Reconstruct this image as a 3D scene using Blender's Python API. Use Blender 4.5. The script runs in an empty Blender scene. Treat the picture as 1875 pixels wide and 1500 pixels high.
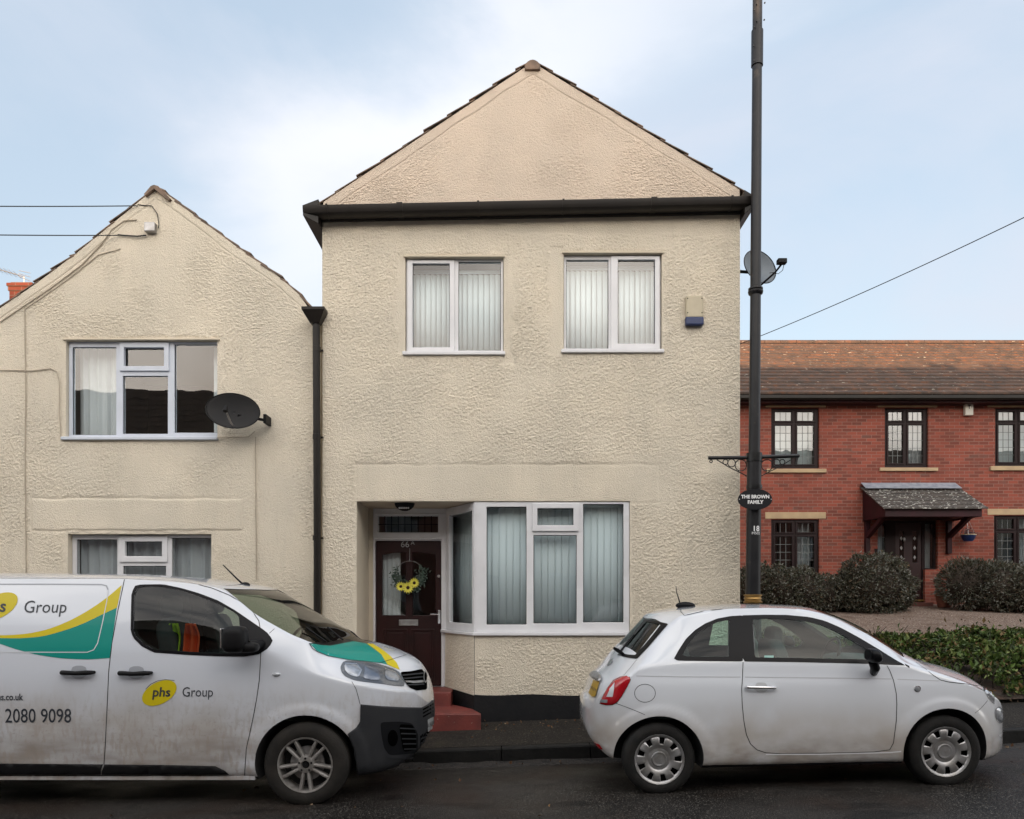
import bpy, bmesh, math, random
import numpy as np
from mathutils import Vector, Matrix
from mathutils.bvhtree import BVHTree

SC = bpy.context.scene
COL = SC.collection
R = math.radians
random.seed(7)
F = 1400.0; HZ = 1087.0; CX = 937.5; CAMZ = 1.6

# ---------------------------------------------------------------- camera
cam = bpy.data.cameras.new("camera"); camo = bpy.data.objects.new("camera", cam); COL.objects.link(camo)
camo.location = (0, 0, CAMZ); camo.rotation_euler = (R(90), 0, 0)
cam.sensor_width = 36; cam.lens = 36*F/1875.0; cam.shift_y = (HZ-750)/1875.0
cam.clip_start = 0.05; cam.clip_end = 3000
SC.camera = camo

# ---------------------------------------------------------------- sky, sun, exposure
SUN_EL = 5.0; SUN_ROT = 192.0
wd = bpy.data.worlds.new("World"); SC.world = wd; wd.use_nodes = True
nt = wd.node_tree; bg = nt.nodes['Background']; bg.inputs[1].default_value = 0.13
def wn(t, **k):
    n = nt.nodes.new(t)
    for a, b in k.items(): setattr(n, a, b)
    return n
sky = wn('ShaderNodeTexSky', sky_type='NISHITA', sun_disc=False); sky.sun_elevation = R(SUN_EL); sky.sun_rotation = R(SUN_ROT)
sky.air_density = 1.0; sky.dust_density = 1.0
tc = wn('ShaderNodeTexCoord'); mp = wn('ShaderNodeMapping'); mp.inputs['Scale'].default_value = (1.0, 1.0, 2.3)
mp.inputs['Rotation'].default_value = (R(18), R(24), R(10)); mp.inputs['Location'].default_value = (3.5, 1.9, 3.4)
n1 = wn('ShaderNodeTexNoise'); n1.inputs['Scale'].default_value = 1.6; n1.inputs['Detail'].default_value = 9; n1.inputs['Roughness'].default_value = 0.56
n1.inputs['Distortion'].default_value = 0.35
rp = wn('ShaderNodeValToRGB'); rp.color_ramp.elements[0].position = 0.42; rp.color_ramp.elements[1].position = 0.68
rp.color_ramp.elements[0].color = (0.05, 0.05, 0.05, 1); rp.color_ramp.elements[1].color = (0.80, 0.80, 0.80, 1)
L = nt.links.new
L(tc.outputs['Generated'], mp.inputs[0]); L(mp.outputs[0], n1.inputs['Vector']); L(n1.outputs['Fac'], rp.inputs[0])
# a bright bank of thin cloud crosses the sky from low left to high right
def vm(op, a, b=None):
    n = wn('ShaderNodeMath', operation=op)
    for i, v in enumerate((a, b)):
        if v is None: continue
        if isinstance(v, (int, float)): n.inputs[i].default_value = v
        else: L(v, n.inputs[i])
    return n.outputs[0]
def vdot(vec):
    n = wn('ShaderNodeVectorMath', operation='DOT_PRODUCT'); L(tc.outputs['Generated'], n.inputs[0]); n.inputs[1].default_value = vec; return n.outputs['Value']
d1 = Vector((-.28, 1, .50)).normalized(); d2 = Vector((.10, 1, .78)).normalized(); bn = d1.cross(d2).normalized(); bc = (d1*.55+d2*.45).normalized(); bt = (d2-d1); bt = (bt-bn*bt.dot(bn)).normalized()
nz = vm('MULTIPLY', vm('SUBTRACT', n1.outputs['Fac'], .5), .42)
dist_ = vm('ADD', vdot(tuple(bn)), nz); al = vm('ADD', vdot(tuple(bt)), -bc.dot(bt))
lobe = vm('POWER', 2.718, vm('MULTIPLY', vm('ADD', vm('POWER', vm('ABSOLUTE', vm('DIVIDE', dist_, .092)), 2.0), vm('POWER', vm('ABSOLUTE', vm('DIVIDE', al, .42)), 2.0)), -1.0))
sp = wn('ShaderNodeSeparateXYZ'); L(tc.outputs['Generated'], sp.inputs[0])
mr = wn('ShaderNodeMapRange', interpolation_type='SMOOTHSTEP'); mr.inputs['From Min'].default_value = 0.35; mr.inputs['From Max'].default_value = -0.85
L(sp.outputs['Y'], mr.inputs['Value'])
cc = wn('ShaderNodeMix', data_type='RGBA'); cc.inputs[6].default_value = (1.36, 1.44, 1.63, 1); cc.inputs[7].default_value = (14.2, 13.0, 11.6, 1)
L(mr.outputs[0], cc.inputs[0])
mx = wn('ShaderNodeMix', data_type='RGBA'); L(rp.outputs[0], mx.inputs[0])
base = wn('ShaderNodeMix', data_type='RGBA', blend_type='MULTIPLY'); base.inputs[0].default_value = 1; base.inputs[7].default_value = (1.02, 0.90, 0.86, 1)
L(sky.outputs[0], base.inputs[6])
# a veil of high haze lifts the deep blue
veil = wn('ShaderNodeMix', data_type='RGBA'); veil.inputs[0].default_value = 0.70; veil.inputs[7].default_value = (.98, 1.20, 1.48, 1)
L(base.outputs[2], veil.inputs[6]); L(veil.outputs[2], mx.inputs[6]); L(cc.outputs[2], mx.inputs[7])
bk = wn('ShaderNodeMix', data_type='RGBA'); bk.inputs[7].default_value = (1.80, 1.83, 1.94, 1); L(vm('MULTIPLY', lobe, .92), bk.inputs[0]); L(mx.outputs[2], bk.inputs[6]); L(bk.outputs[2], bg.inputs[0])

sun = bpy.data.lights.new("sun", 'SUN'); suno = bpy.data.objects.new("sun", sun); COL.objects.link(suno)
sun.energy = 2.3; sun.angle = R(0.6); sun.color = (1.0, 0.62, 0.34)
sd = Vector((math.sin(R(SUN_ROT))*math.cos(R(SUN_EL)), math.cos(R(SUN_ROT))*math.cos(R(SUN_EL)), math.sin(R(SUN_EL))))
suno.rotation_euler = (-sd).to_track_quat('-Z', 'Y').to_euler()
suno.location = (0, -20, 30)
SC.view_settings.view_transform = 'Standard'; SC.view_settings.look = 'None'; SC.view_settings.gamma = 1; SC.view_settings.exposure = 2.13
SC.cycles.max_bounces = 10; SC.cycles.transparent_max_bounces = 24

# ---------------------------------------------------------------- helpers
def W(px, py, Y): return Vector(((px-CX)*Y/F, Y, CAMZ+(HZ-py)*Y/F))
def X(px, Y): return (px-CX)*Y/F
def Z(py, Y): return CAMZ+(HZ-py)*Y/F

def tag(o, label=None, cat=None, group=None, kind=None):
    if label: o['label'] = label
    if cat: o['category'] = cat
    if group: o['group'] = group
    if kind: o['kind'] = kind
    return o
def thing(name, loc, label, cat, group=None):
    o = bpy.data.objects.new(name, None); COL.objects.link(o); o.location = loc; o.empty_display_size = .2
    return tag(o, label, cat, group)
def rootloc(p):
    v = Vector((0, 0, 0))
    while p is not None: v += p.location; p = p.parent
    return v
def obj(name, V, Fc, mat, parent=None, smooth=False, local=False, bevel=0, sharp=35, solid=0):
    me = bpy.data.meshes.new(name)
    off = Vector((0, 0, 0)) if local else rootloc(parent)
    me.from_pydata([(v[0]-off.x, v[1]-off.y, v[2]-off.z) for v in V], [], Fc)
    return link(name, me, mat, parent, smooth, bevel, sharp, solid)
def link(name, me, mat, parent=None, smooth=False, bevel=0, sharp=35, solid=0):
    me.validate(); me.update()
    for m in (mat if isinstance(mat, (list, tuple)) else [mat]): me.materials.append(m)
    if smooth:
        me.polygons.foreach_set('use_smooth', [True]*len(me.polygons))
        if sharp: me.set_sharp_from_angle(angle=R(sharp))
    o = bpy.data.objects.new(name, me); COL.objects.link(o); o.parent = parent
    if solid:
        m = o.modifiers.new('s', 'SOLIDIFY'); m.thickness = abs(solid); m.offset = 1 if solid > 0 else -1
    if bevel:
        b = o.modifiers.new('b', 'BEVEL'); b.width = bevel; b.segments = 2; b.limit_method = 'ANGLE'; b.angle_limit = R(40)
    return o

class MB:
    def __init__(s): s.v = []; s.f = []
    def add(s, V, Fc):
        n = len(s.v); s.v += [tuple(v) for v in V]; s.f += [tuple(i+n for i in f) for f in Fc]; return s
    def box(s, x0, x1, y0, y1, z0, z1, rot=None, piv=None):
        V = [(x, y, z) for x in (x0, x1) for y in (y0, y1) for z in (z0, z1)]
        if rot is not None:
            p = Vector(piv) if piv else Vector(((x0+x1)/2, (y0+y1)/2, (z0+z1)/2))
            V = [rot @ (Vector(v)-p)+p for v in V]
        return s.add(V, [(0, 1, 3, 2), (4, 6, 7, 5), (0, 4, 5, 1), (2, 3, 7, 6), (0, 2, 6, 4), (1, 5, 7, 3)])
    def prism(s, poly, y0, y1, T=None):
        n = len(poly); V = [(p[0], y0, p[1]) for p in poly]+[(p[0], y1, p[1]) for p in poly]
        if T: V = [T(*v) for v in V]
        return s.add(V, [tuple(range(n)), tuple(range(2*n-1, n-1, -1))]+[(i, i+n, (i+1) % n+n, (i+1) % n) for i in range(n)])
    def tube(s, pts, r, seg=8, cap=True):
        pts = [Vector(p) for p in pts]; n = len(pts); rs = r if isinstance(r, (list, tuple)) else [r]*n
        rings = []; up = None
        for i, p in enumerate(pts):
            t = (pts[min(i+1, n-1)]-pts[max(i-1, 0)]).normalized()
            if up is None: up = t.orthogonal().normalized()
            up = (up-t*up.dot(t)).normalized(); b = t.cross(up)
            rings.append([p+(up*math.cos(2*math.pi*k/seg)+b*math.sin(2*math.pi*k/seg))*rs[i] for k in range(seg)])
        V = [v for rg in rings for v in rg]
        Fc = [(i*seg+k, i*seg+(k+1) % seg, (i+1)*seg+(k+1) % seg, (i+1)*seg+k) for i in range(n-1) for k in range(seg)]
        if cap: Fc += [tuple(range(seg-1, -1, -1)), tuple((n-1)*seg+k for k in range(seg))]
        return s.add(V, Fc)
    def lathe(s, prof, seg=40, axis='Z', c=(0, 0, 0)):
        V = []
        for (r, h) in prof:
            for k in range(seg):
                a = 2*math.pi*k/seg; u = r*math.cos(a); w = r*math.sin(a)
                V.append((c[0]+u, c[1]+w, c[2]+h) if axis == 'Z' else (c[0]+u, c[1]+h, c[2]+w))
        Fc = [(i*seg+k, i*seg+(k+1) % seg, (i+1)*seg+(k+1) % seg, (i+1)*seg+k) for i in range(len(prof)-1) for k in range(seg)]
        return s.add(V, Fc)
    def ell(s, c, r, e=1.0, seg=20, rings=12, T=None):
        V = []; pw = lambda a: math.copysign(abs(a)**e, a)
        for i in range(rings+1):
            ph = -math.pi/2+math.pi*i/rings
            for k in range(seg):
                th = 2*math.pi*k/seg
                v = (c[0]+r[0]*pw(math.cos(ph))*pw(math.cos(th)), c[1]+r[1]*pw(math.cos(ph))*pw(math.sin(th)), c[2]+r[2]*pw(math.sin(ph)))
                V.append(T(*v) if T else v)
        return s.add(V, [(i*seg+k, i*seg+(k+1) % seg, (i+1)*seg+(k+1) % seg, (i+1)*seg+k) for i in range(rings) for k in range(seg)])
    def build(s, name, mat, parent=None, **k): return obj(name, s.v, s.f, mat, parent, **k)

def gridsolid(rect, holes, y0, y1, T=None, mb=None):
    """a slab in the XZ plane with rectangular holes; only its outer faces are made"""
    mb = mb or MB(); T = T or (lambda x, y, z: (x, y, z))
    xs = sorted(set([rect[0], rect[1]]+[h[i] for h in holes for i in (0, 1)])); zs = sorted(set([rect[2], rect[3]]+[h[i] for h in holes for i in (2, 3)]))
    xs = [x for x in xs if rect[0]-1e-6 <= x <= rect[1]+1e-6]; zs = [z for z in zs if rect[2]-1e-6 <= z <= rect[3]+1e-6]
    nx, nz = len(xs)-1, len(zs)-1
    def full(i, j):
        if not (0 <= i < nx and 0 <= j < nz): return False
        cx = (xs[i]+xs[i+1])/2; cz = (zs[j]+zs[j+1])/2
        return not any(h[0] < cx < h[1] and h[2] < cz < h[3] for h in holes)
    idx = {}; V = []; Fc = []
    def vi(i, j, k):
        if (i, j, k) not in idx: idx[(i, j, k)] = len(V); V.append(T(xs[i], (y0, y1)[k], zs[j]))
        return idx[(i, j, k)]
    for i in range(nx):
        for j in range(nz):
            if not full(i, j): continue
            Fc.append((vi(i, j, 0), vi(i+1, j, 0), vi(i+1, j+1, 0), vi(i, j+1, 0)))
            Fc.append((vi(i, j, 1), vi(i, j+1, 1), vi(i+1, j+1, 1), vi(i+1, j, 1)))
            if not full(i-1, j): Fc.append((vi(i, j, 0), vi(i, j+1, 0), vi(i, j+1, 1), vi(i, j, 1)))
            if not full(i+1, j): Fc.append((vi(i+1, j, 0), vi(i+1, j, 1), vi(i+1, j+1, 1), vi(i+1, j+1, 0)))
            if not full(i, j-1): Fc.append((vi(i, j, 0), vi(i, j, 1), vi(i+1, j, 1), vi(i+1, j, 0)))
            if not full(i, j+1): Fc.append((vi(i, j+1, 0), vi(i+1, j+1, 0), vi(i+1, j+1, 1), vi(i, j+1, 1)))
    return mb.add(V, Fc)

# ---------------------------------------------------------------- numpy noise
_rs = np.random.RandomState(3); _T = _rs.rand(256, 256)
def vnoise(x, z, s, sz=None, seed=0):
    x = np.asarray(x)/s+seed*17.3; z = np.asarray(z)/(sz or s)+seed*9.7
    xi = np.floor(x).astype(int); zi = np.floor(z).astype(int); fx = x-xi; fz = z-zi
    fx = fx*fx*(3-2*fx); fz = fz*fz*(3-2*fz); g = lambda a, b: _T[(a) % 256, (b) % 256]
    return (g(xi, zi)*(1-fx)+g(xi+1, zi)*fx)*(1-fz)+(g(xi, zi+1)*(1-fx)+g(xi+1, zi+1)*fx)*fz
def sst(a, b, x): t = np.clip((x-a)/(b-a), 0, 1); return t*t*(3-2*t)
def stones(x, z, cell, rmin, rmax, seed):
    x = np.asarray(x, float)+seed*3.1; z = np.asarray(z, float)+seed*1.7; ci = np.floor(x/cell).astype(int); cj = np.floor(z/cell).astype(int); h = np.zeros_like(x)
    for di in (-1, 0, 1):
        for dj in (-1, 0, 1):
            a, b = ci+di, cj+dj; a_ = (a*7+b*13+seed*5) % 256; b_ = (b*11-a*5+seed*3) % 256
            px = (a+_T[a_, b_])*cell; pz = (b+_T[b_, a_])*cell; r = rmin+(rmax-rmin)*_T[(a_+91) % 256, (b_+37) % 256]; e = .7+.7*_T[(a_+11) % 256, (b_+77) % 256]
            h = np.maximum(h, np.sqrt(np.clip(1-((x-px)/(r*e))**2-((z-pz)*e/r)**2, 0, 1))*r*.62)
    return h
def relief(x, z):
    w = vnoise(x, z, .09, seed=5)*.05
    a = vnoise(x+w*.3, z-w*.3, .021, .0165, 1); b = vnoise(x-w, z, .0125, .0105, 2); c = vnoise(x, z, .35, seed=3); d = vnoise(x, z, 1.3, seed=8)
    amp = .40+1.0*sst(.28, .68, c*.55+d*.45)
    s1 = stones(x+w*.2, z, .024, .007, .014, 1); s2 = stones(x, z+w*.2, .0165, .005, .010, 2)
    return -(np.maximum(s1, s2)*.95+sst(.45, .70, a)*.0012+(b-.5)*.0026)*amp-vnoise(x, z, .8, seed=4)*.010

# ---------------------------------------------------------------- materials
MATS = {}
def mat(name, col, rough=.6, metal=0, spec=.5, coat=0, col2=None, vs=3.0, vc=(.35, .65), bump=0, bs=60, detail=4, rough2=None, dist=.01, sub=0):
    m = bpy.data.materials.new(name); m.use_nodes = True; t = m.node_tree; b = t.nodes['Principled BSDF']; MATS[name] = m
    b.inputs['Base Color'].default_value = (*col, 1); b.inputs['Roughness'].default_value = rough; b.inputs['Metallic'].default_value = metal
    b.inputs['Specular IOR Level'].default_value = spec; b.inputs['Coat Weight'].default_value = coat; b.inputs['Coat Roughness'].default_value = .04
    g = t.nodes.new('ShaderNodeNewGeometry')
    if col2 or rough2 is not None:
        n = t.nodes.new('ShaderNodeTexNoise'); n.inputs['Scale'].default_value = vs; n.inputs['Detail'].default_value = detail
        t.links.new(g.outputs['Position'], n.inputs['Vector'])
        r = t.nodes.new('ShaderNodeMapRange'); r.inputs['From Min'].default_value = vc[0]; r.inputs['From Max'].default_value = vc[1]; t.links.new(n.outputs['Fac'], r.inputs['Value'])
        if col2:
            x = t.nodes.new('ShaderNodeMix'); x.data_type = 'RGBA'; x.inputs[6].default_value = (*col, 1); x.inputs[7].default_value = (*col2, 1)
            t.links.new(r.outputs[0], x.inputs[0]); t.links.new(x.outputs[2], b.inputs['Base Color']); m['mix'] = x.name
        if rough2 is not None:
            y = t.nodes.new('ShaderNodeMix'); y.inputs[2].default_value = rough; y.inputs[3].default_value = rough2
            t.links.new(r.outputs[0], y.inputs[0]); t.links.new(y.outputs[0], b.inputs['Roughness'])
    if bump:
        n = t.nodes.new('ShaderNodeTexNoise'); n.inputs['Scale'].default_value = bs; n.inputs['Detail'].default_value = 3
        t.links.new(g.outputs['Position'], n.inputs['Vector'])
        u = t.nodes.new('ShaderNodeBump'); u.inputs['Strength'].default_value = bump; u.inputs['Distance'].default_value = dist
        t.links.new(n.outputs['Fac'], u.inputs['Height']); t.links.new(u.outputs[0], b.inputs['Normal'])
    return m
def over(m, colr, sc, lo, hi, amt=1.0, vec=None, detail=5, stretch=None, zr=None):
    """lays a second tone (stain, lichen, dirt) over the base colour where a noise is high"""
    t = m.node_tree; b = t.nodes['Principled BSDF']; g = t.nodes.new('ShaderNodeNewGeometry')
    n = t.nodes.new('ShaderNodeTexNoise'); n.inputs['Scale'].default_value = sc; n.inputs['Detail'].default_value = detail
    src = g.outputs['Position']
    if stretch:
        mpp = t.nodes.new('ShaderNodeMapping'); mpp.inputs['Scale'].default_value = stretch; t.links.new(src, mpp.inputs[0]); src = mpp.outputs[0]
    t.links.new(src, n.inputs['Vector'])
    r = t.nodes.new('ShaderNodeMapRange'); r.inputs['From Min'].default_value = lo; r.inputs['From Max'].default_value = hi; r.inputs['To Max'].default_value = amt
    t.links.new(n.outputs['Fac'], r.inputs['Value']); fac = r.outputs[0]
    if zr:
        s = t.nodes.new('ShaderNodeSeparateXYZ'); t.links.new(g.outputs['Position'], s.inputs[0])
        z = t.nodes.new('ShaderNodeMapRange'); z.interpolation_type = 'SMOOTHSTEP'; z.inputs['From Min'].default_value = zr[0]; z.inputs['From Max'].default_value = zr[1]
        t.links.new(s.outputs['Z'], z.inputs['Value'])
        q = t.nodes.new('ShaderNodeMath'); q.operation = 'MULTIPLY'; t.links.new(fac, q.inputs[0]); t.links.new(z.outputs[0], q.inputs[1]); fac = q.outputs[0]
    x = t.nodes.new('ShaderNodeMix'); x.data_type = 'RGBA'; x.inputs[7].default_value = (*colr, 1)
    bc = b.inputs['Base Color']
    if bc.links: t.links.new(bc.links[0].from_socket, x.inputs[6])
    else: x.inputs[6].default_value = bc.default_value
    t.links.new(fac, x.inputs[0]); t.links.new(x.outputs[2], bc)
    return m
def glassmat(name, tint, ior=1.9, wob=.0, rough=0.0):
    m = bpy.data.materials.new(name); m.use_nodes = True; t = m.node_tree; t.nodes.clear()
    o = t.nodes.new('ShaderNodeOutputMaterial'); a = t.nodes.new('ShaderNodeBsdfTransparent'); a.inputs[0].default_value = (*tint, 1)
    g = t.nodes.new('ShaderNodeBsdfGlossy'); g.inputs['Roughness'].default_value = rough; ge0 = t.nodes.new('ShaderNodeNewGeometry'); dt = t.nodes.new('ShaderNodeVectorMath'); dt.operation = 'DOT_PRODUCT'
    t.links.new(ge0.outputs['Incoming'], dt.inputs[0]); t.links.new(ge0.outputs['Normal'], dt.inputs[1])
    def mth(op, a, b=None):
        q = t.nodes.new('ShaderNodeMath'); q.operation = op
        for i, v in enumerate((a, b)):
            if v is None: continue
            if isinstance(v, (int, float)): q.inputs[i].default_value = v
            else: t.links.new(v, q.inputs[i])
        return q.outputs[0]
    f0 = ((ior-1)/(ior+1))**2      # Schlick on both faces of the sheet
    ca = mth('ABSOLUTE', dt.outputs['Value']); om = mth('POWER', mth('SUBTRACT', 1.0, ca), 5.0); fr = mth('ADD', mth('MULTIPLY', om, 1-f0), f0)
    x = t.nodes.new('ShaderNodeMixShader'); t.links.new(fr, x.inputs[0]); t.links.new(a.outputs[0], x.inputs[1]); t.links.new(g.outputs[0], x.inputs[2]); t.links.new(x.outputs[0], o.inputs[0])
    if wob:
        ge = t.nodes.new('ShaderNodeNewGeometry'); n = t.nodes.new('ShaderNodeTexNoise'); n.inputs['Scale'].default_value = 1.6; t.links.new(ge.outputs['Position'], n.inputs['Vector'])
        u = t.nodes.new('ShaderNodeBump'); u.inputs['Strength'].default_value = wob; u.inputs['Distance'].default_value = .02; t.links.new(n.outputs['Fac'], u.inputs['Height'])
        t.links.new(u.outputs[0], g.inputs['Normal'])
    return m

render_lo = mat('cream_roughcast', (.76, .68, .55), .9, spec=.2, col2=(.69, .625, .515), vs=1.2, bump=.9, bs=95, dist=.008)
over(render_lo, (.63, .565, .455), .9, .5, .75, .7); over(render_lo, (.30, .22, .16), 14, .70, .78, .35)
over(render_lo, (.62, .565, .465), 2.2, .52, .72, .45, stretch=(1, 1, .25))
over(render_lo, (.50, .45, .37), 5.5, .58, .76, .22, stretch=(2.2, 1, .22)); over(render_lo, (.76, .68, .55), 28, .60, .72, .35)
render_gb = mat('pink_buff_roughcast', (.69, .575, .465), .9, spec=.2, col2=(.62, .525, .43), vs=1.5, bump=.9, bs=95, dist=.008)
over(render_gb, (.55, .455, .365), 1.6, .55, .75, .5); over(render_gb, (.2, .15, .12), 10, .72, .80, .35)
def grit(m):
    t = m.node_tree; b = t.nodes['Principled BSDF']; g = t.nodes.new('ShaderNodeNewGeometry'); v = t.nodes.new('ShaderNodeTexVoronoi'); v.inputs['Scale'].default_value = 85
    t.links.new(g.outputs['Position'], v.inputs['Vector']); u = t.nodes.new('ShaderNodeBump'); u.invert = True; u.inputs['Strength'].default_value = .7; u.inputs['Distance'].default_value = .008
    t.links.new(v.outputs['Distance'], u.inputs['Height'])
    if b.inputs['Normal'].links: t.links.new(b.inputs['Normal'].links[0].from_socket, u.inputs['Normal'])
    t.links.new(u.outputs[0], b.inputs['Normal'])
grit(render_lo); grit(render_gb)
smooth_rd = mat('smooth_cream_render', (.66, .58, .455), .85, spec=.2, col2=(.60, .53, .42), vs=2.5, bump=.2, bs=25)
upvc = mat('white_plastic', (.72, .72, .74), .35, col2=(.66, .66, .68), vs=4)
over(upvc, (.42, .40, .36), 5, .6, .8, .3)
upvc_bl = mat('bluish_white_plastic', (.60, .64, .72), .4, col2=(.54, .58, .65), vs=4)
glass = glassmat('window_glass', (.93, .97, .96), 1.85, .10)
glass_g = glassmat('tinted_car_glass', (.64, .84, .79), 1.45)
glass_dk = glassmat('dirty_van_glass', (.50, .58, .55), 1.55)
black_pl = mat('black_plastic', (.006, .006, .007), .55, spec=.2, bump=.1, bs=300)
gut_m = mat('dark_brown_gutter', (.009, .007, .006), .42, spec=.28, col2=(.014, .011, .009), vs=3)
blk_pt = mat('black_gloss_paint', (.004, .0045, .0055), .32, spec=.4, col2=(.007, .0075, .0085), vs=6, bump=.15, bs=30)
lamp_pt = mat('dark_grey_post_paint', (.010, .010, .012), .38, spec=.32, col2=(.016, .016, .018), vs=5)
over(lamp_pt, (.09, .07, .055), 7, .66, .78, .5)
plinth_m = mat('black_plinth_paint', (.0045, .005, .007), .65, spec=.3, col2=(.009, .009, .010), vs=4, bump=.4, bs=25)
red_step = mat('red_painted_step', (.17, .035, .028), .55, col2=(.12, .028, .024), vs=6, bump=.35, bs=40)
over(red_step, (.33, .25, .2), 22, .68, .74, .7)
door_m = mat('mahogany_door', (.028, .006, .006), .45, spec=.3, col2=(.016, .005, .005), vs=5, vc=(.3, .7))
chrome = mat('chrome', (.75, .75, .76), .18, metal=1)
silver = mat('silver_paint_metal', (.42, .42, .43), .38, metal=.75, col2=(.30, .29, .28), vs=14)
brass = mat('worn_brass', (.30, .18, .06), .42, metal=.8)
rubber = mat('tyre_rubber', (.007, .007, .007), .8, spec=.3, col2=(.014, .013, .012), vs=9, bump=.3, bs=70)
dark_in = mat('dark_interior', (.020, .020, .021), .9)
room_m = mat('room_wall', (.16, .14, .12), .95)
blind_m = mat('white_blind', (.62, .69, .73), .8)
net_m = mat('net_curtain', (.62, .64, .66), .9)
drape_m = mat('grey_drape', (.42, .44, .47), .9)
tile_m = mat('brown_clay_tile', (.24, .165, .12), .85, col2=(.12, .09, .07), vs=7, bump=.4, bs=45)
over(tile_m, (.22, .2, .15), 12, .62, .72, .6)
tile_o = mat('weathered_roof_tile', (.095, .062, .048), .9, spec=.2, col2=(.058, .044, .037), vs=2.2, bump=.35, bs=50)
over(tile_o, (.16, .070, .038), 5, .5, .66, .55); over(tile_o, (.42, .40, .34), 13, .66, .70, .8, stretch=(.6, 1, 2.6))
lead_m = mat('lead_flashing', (.20, .23, .28), .5, metal=.2, col2=(.32, .35, .4), vs=8)
stone_m = mat('buff_sandstone', (.47, .35, .21), .85, col2=(.40, .29, .18), vs=5)
mar_m = mat('maroon_joinery', (.038, .008, .013), .5, spec=.3, col2=(.024, .007, .009), vs=3)
brn_m = mat('brown_window_frame', (.018, .007, .008), .5, spec=.25, col2=(.013, .006, .006), vs=3)
pot_m = mat('terracotta', (.22, .075, .04), .8, col2=(.15, .055, .035), vs=9)
blue_pl = mat('blue_plastic', (.01, .025, .10), .4)
cable_m = mat('cable', (.015, .015, .015), .6)
wcable_m = mat('painted_cable', (.42, .36, .28), .8)
cream_pl = mat('cream_plastic_box', (.52, .46, .33), .5, col2=(.46, .40, .29), vs=6)
white_pt = mat('white_lettering', (.75, .75, .75), .5)
dkgrey_tx = mat('dark_grey_lettering', (.035, .04, .05), .45)

def brickmat(name, c1, c2, mort, grey=None, T=None):
    m = mat(name, c1, .85, spec=.25); t = m.node_tree; b = t.nodes['Principled BSDF']
    g = t.nodes.new('ShaderNodeNewGeometry'); s = t.nodes.new('ShaderNodeSeparateXYZ'); t.links.new(g.outputs['Position'], s.inputs[0])
    ad = t.nodes.new('ShaderNodeMath'); ad.operation = 'ADD'; t.links.new(s.outputs['X'], ad.inputs[0]); t.links.new(s.outputs['Y'], ad.inputs[1])
    c = t.nodes.new('ShaderNodeCombineXYZ'); t.links.new(ad.outputs[0], c.inputs[0]); t.links.new(s.outputs['Z'], c.inputs[1])
    br = t.nodes.new('ShaderNodeTexBrick'); t.links.new(c.outputs[0], br.inputs['Vector'])
    br.inputs['Scale'].default_value = 1; br.inputs['Brick Width'].default_value = .225; br.inputs['Row Height'].default_value = .075; br.inputs['Mortar Size'].default_value = .007
    br.inputs['Mortar Smooth'].default_value = .3; br.inputs['Bias'].default_value = -.1
    br.inputs['Color1'].default_value = (*c1, 1); br.inputs['Color2'].default_value = (*c2, 1); br.inputs['Mortar'].default_value = (*mort, 1)
    t.links.new(br.outputs['Color'], b.inputs['Base Color'])
    u = t.nodes.new('ShaderNodeBump'); u.inputs['Strength'].default_value = .5; u.inputs['Distance'].default_value = .01; u.invert = True
    t.links.new(br.outputs['Fac'], u.inputs['Height']); t.links.new(u.outputs[0], b.inputs['Normal'])
    if grey: over(m, grey, 2.6, .60, .72, .55, stretch=(1, 1, 3.5))
    over(m, tuple(v*.55 for v in c1), 1.1, .5, .75, .5)
    return m
brick_m = brickmat('red_brick', (.29, .078, .053), (.15, .050, .038), (.26, .145, .115), (.14, .105, .09))
brick_c = brickmat('chimney_brick', (.16, .04, .026), (.11, .03, .022), (.16, .12, .1))
brick_o = brickmat('opposite_brick', (.25, .09, .06), (.18, .07, .05), (.25, .2, .17))
# ================================================================ ground
def g_near(x): return float(np.interp(x, [-30, -1.6, 1.2, 3.5, 9, 40], [-.2, -.053, 0, .069, .235, .6]))
def kt(x): return float(np.interp(x, [-30, -1, 9, 40], [-.2, -.023, .337, .8]))   # kerb top
KY = 7.85
def zr(x, y):       # road, cambered down to the gutter
    zk = kt(x)-.145; zn = g_near(x)
    if y <= 6.1: return zn+.0*(6.1-y)
    t = (y-6.1)/(KY-6.1); t = t*t*(3-2*t)
    return zn*(1-t)+zk*t
xsr = list(np.linspace(-40, -6, 12))+list(np.linspace(-5, 8, 40))+list(np.linspace(9, 60, 16))
def sheet(name, xs, ys, fz, m, kind='structure', smooth=True):
    V = [(x, y, fz(x, y)) for y in ys for x in xs]; n = len(xs)
    o = obj(name, V, [(j*n+i, j*n+i+1, (j+1)*n+i+1, (j+1)*n+i) for j in range(len(ys)-1) for i in range(n-1)], m, smooth=smooth, sharp=60)
    return tag(o, kind=kind)
asphalt = mat('worn_asphalt', (.012, .010, .0085), .66, spec=.22, col2=(.007, .0062, .0058), vs=1.6, vc=(.3, .7), bump=.55, bs=110, rough2=.36, dist=.010)
over(asphalt, (.15, .14, .125), 70, .58, .66, .8, detail=2); over(asphalt, (.004, .004, .004), 55, .58, .66, .8, detail=2); over(asphalt, (.032, .029, .027), .6, .42, .60, .7); over(asphalt, (.003, .003, .003), 1.9, .58, .66, .7, stretch=(.5, 1.4, 1)); over(asphalt, (.026, .015, .010), 1.1, .5, .7, .6); over(asphalt, (.01, .01, .01), 3.5, .6, .72, .6)
pave_m = mat('pavement_asphalt', (.017, .0145, .012), .82, spec=.18, col2=(.011, .0095, .0085), vs=2.2, bump=.5, bs=120, dist=.006)
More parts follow.
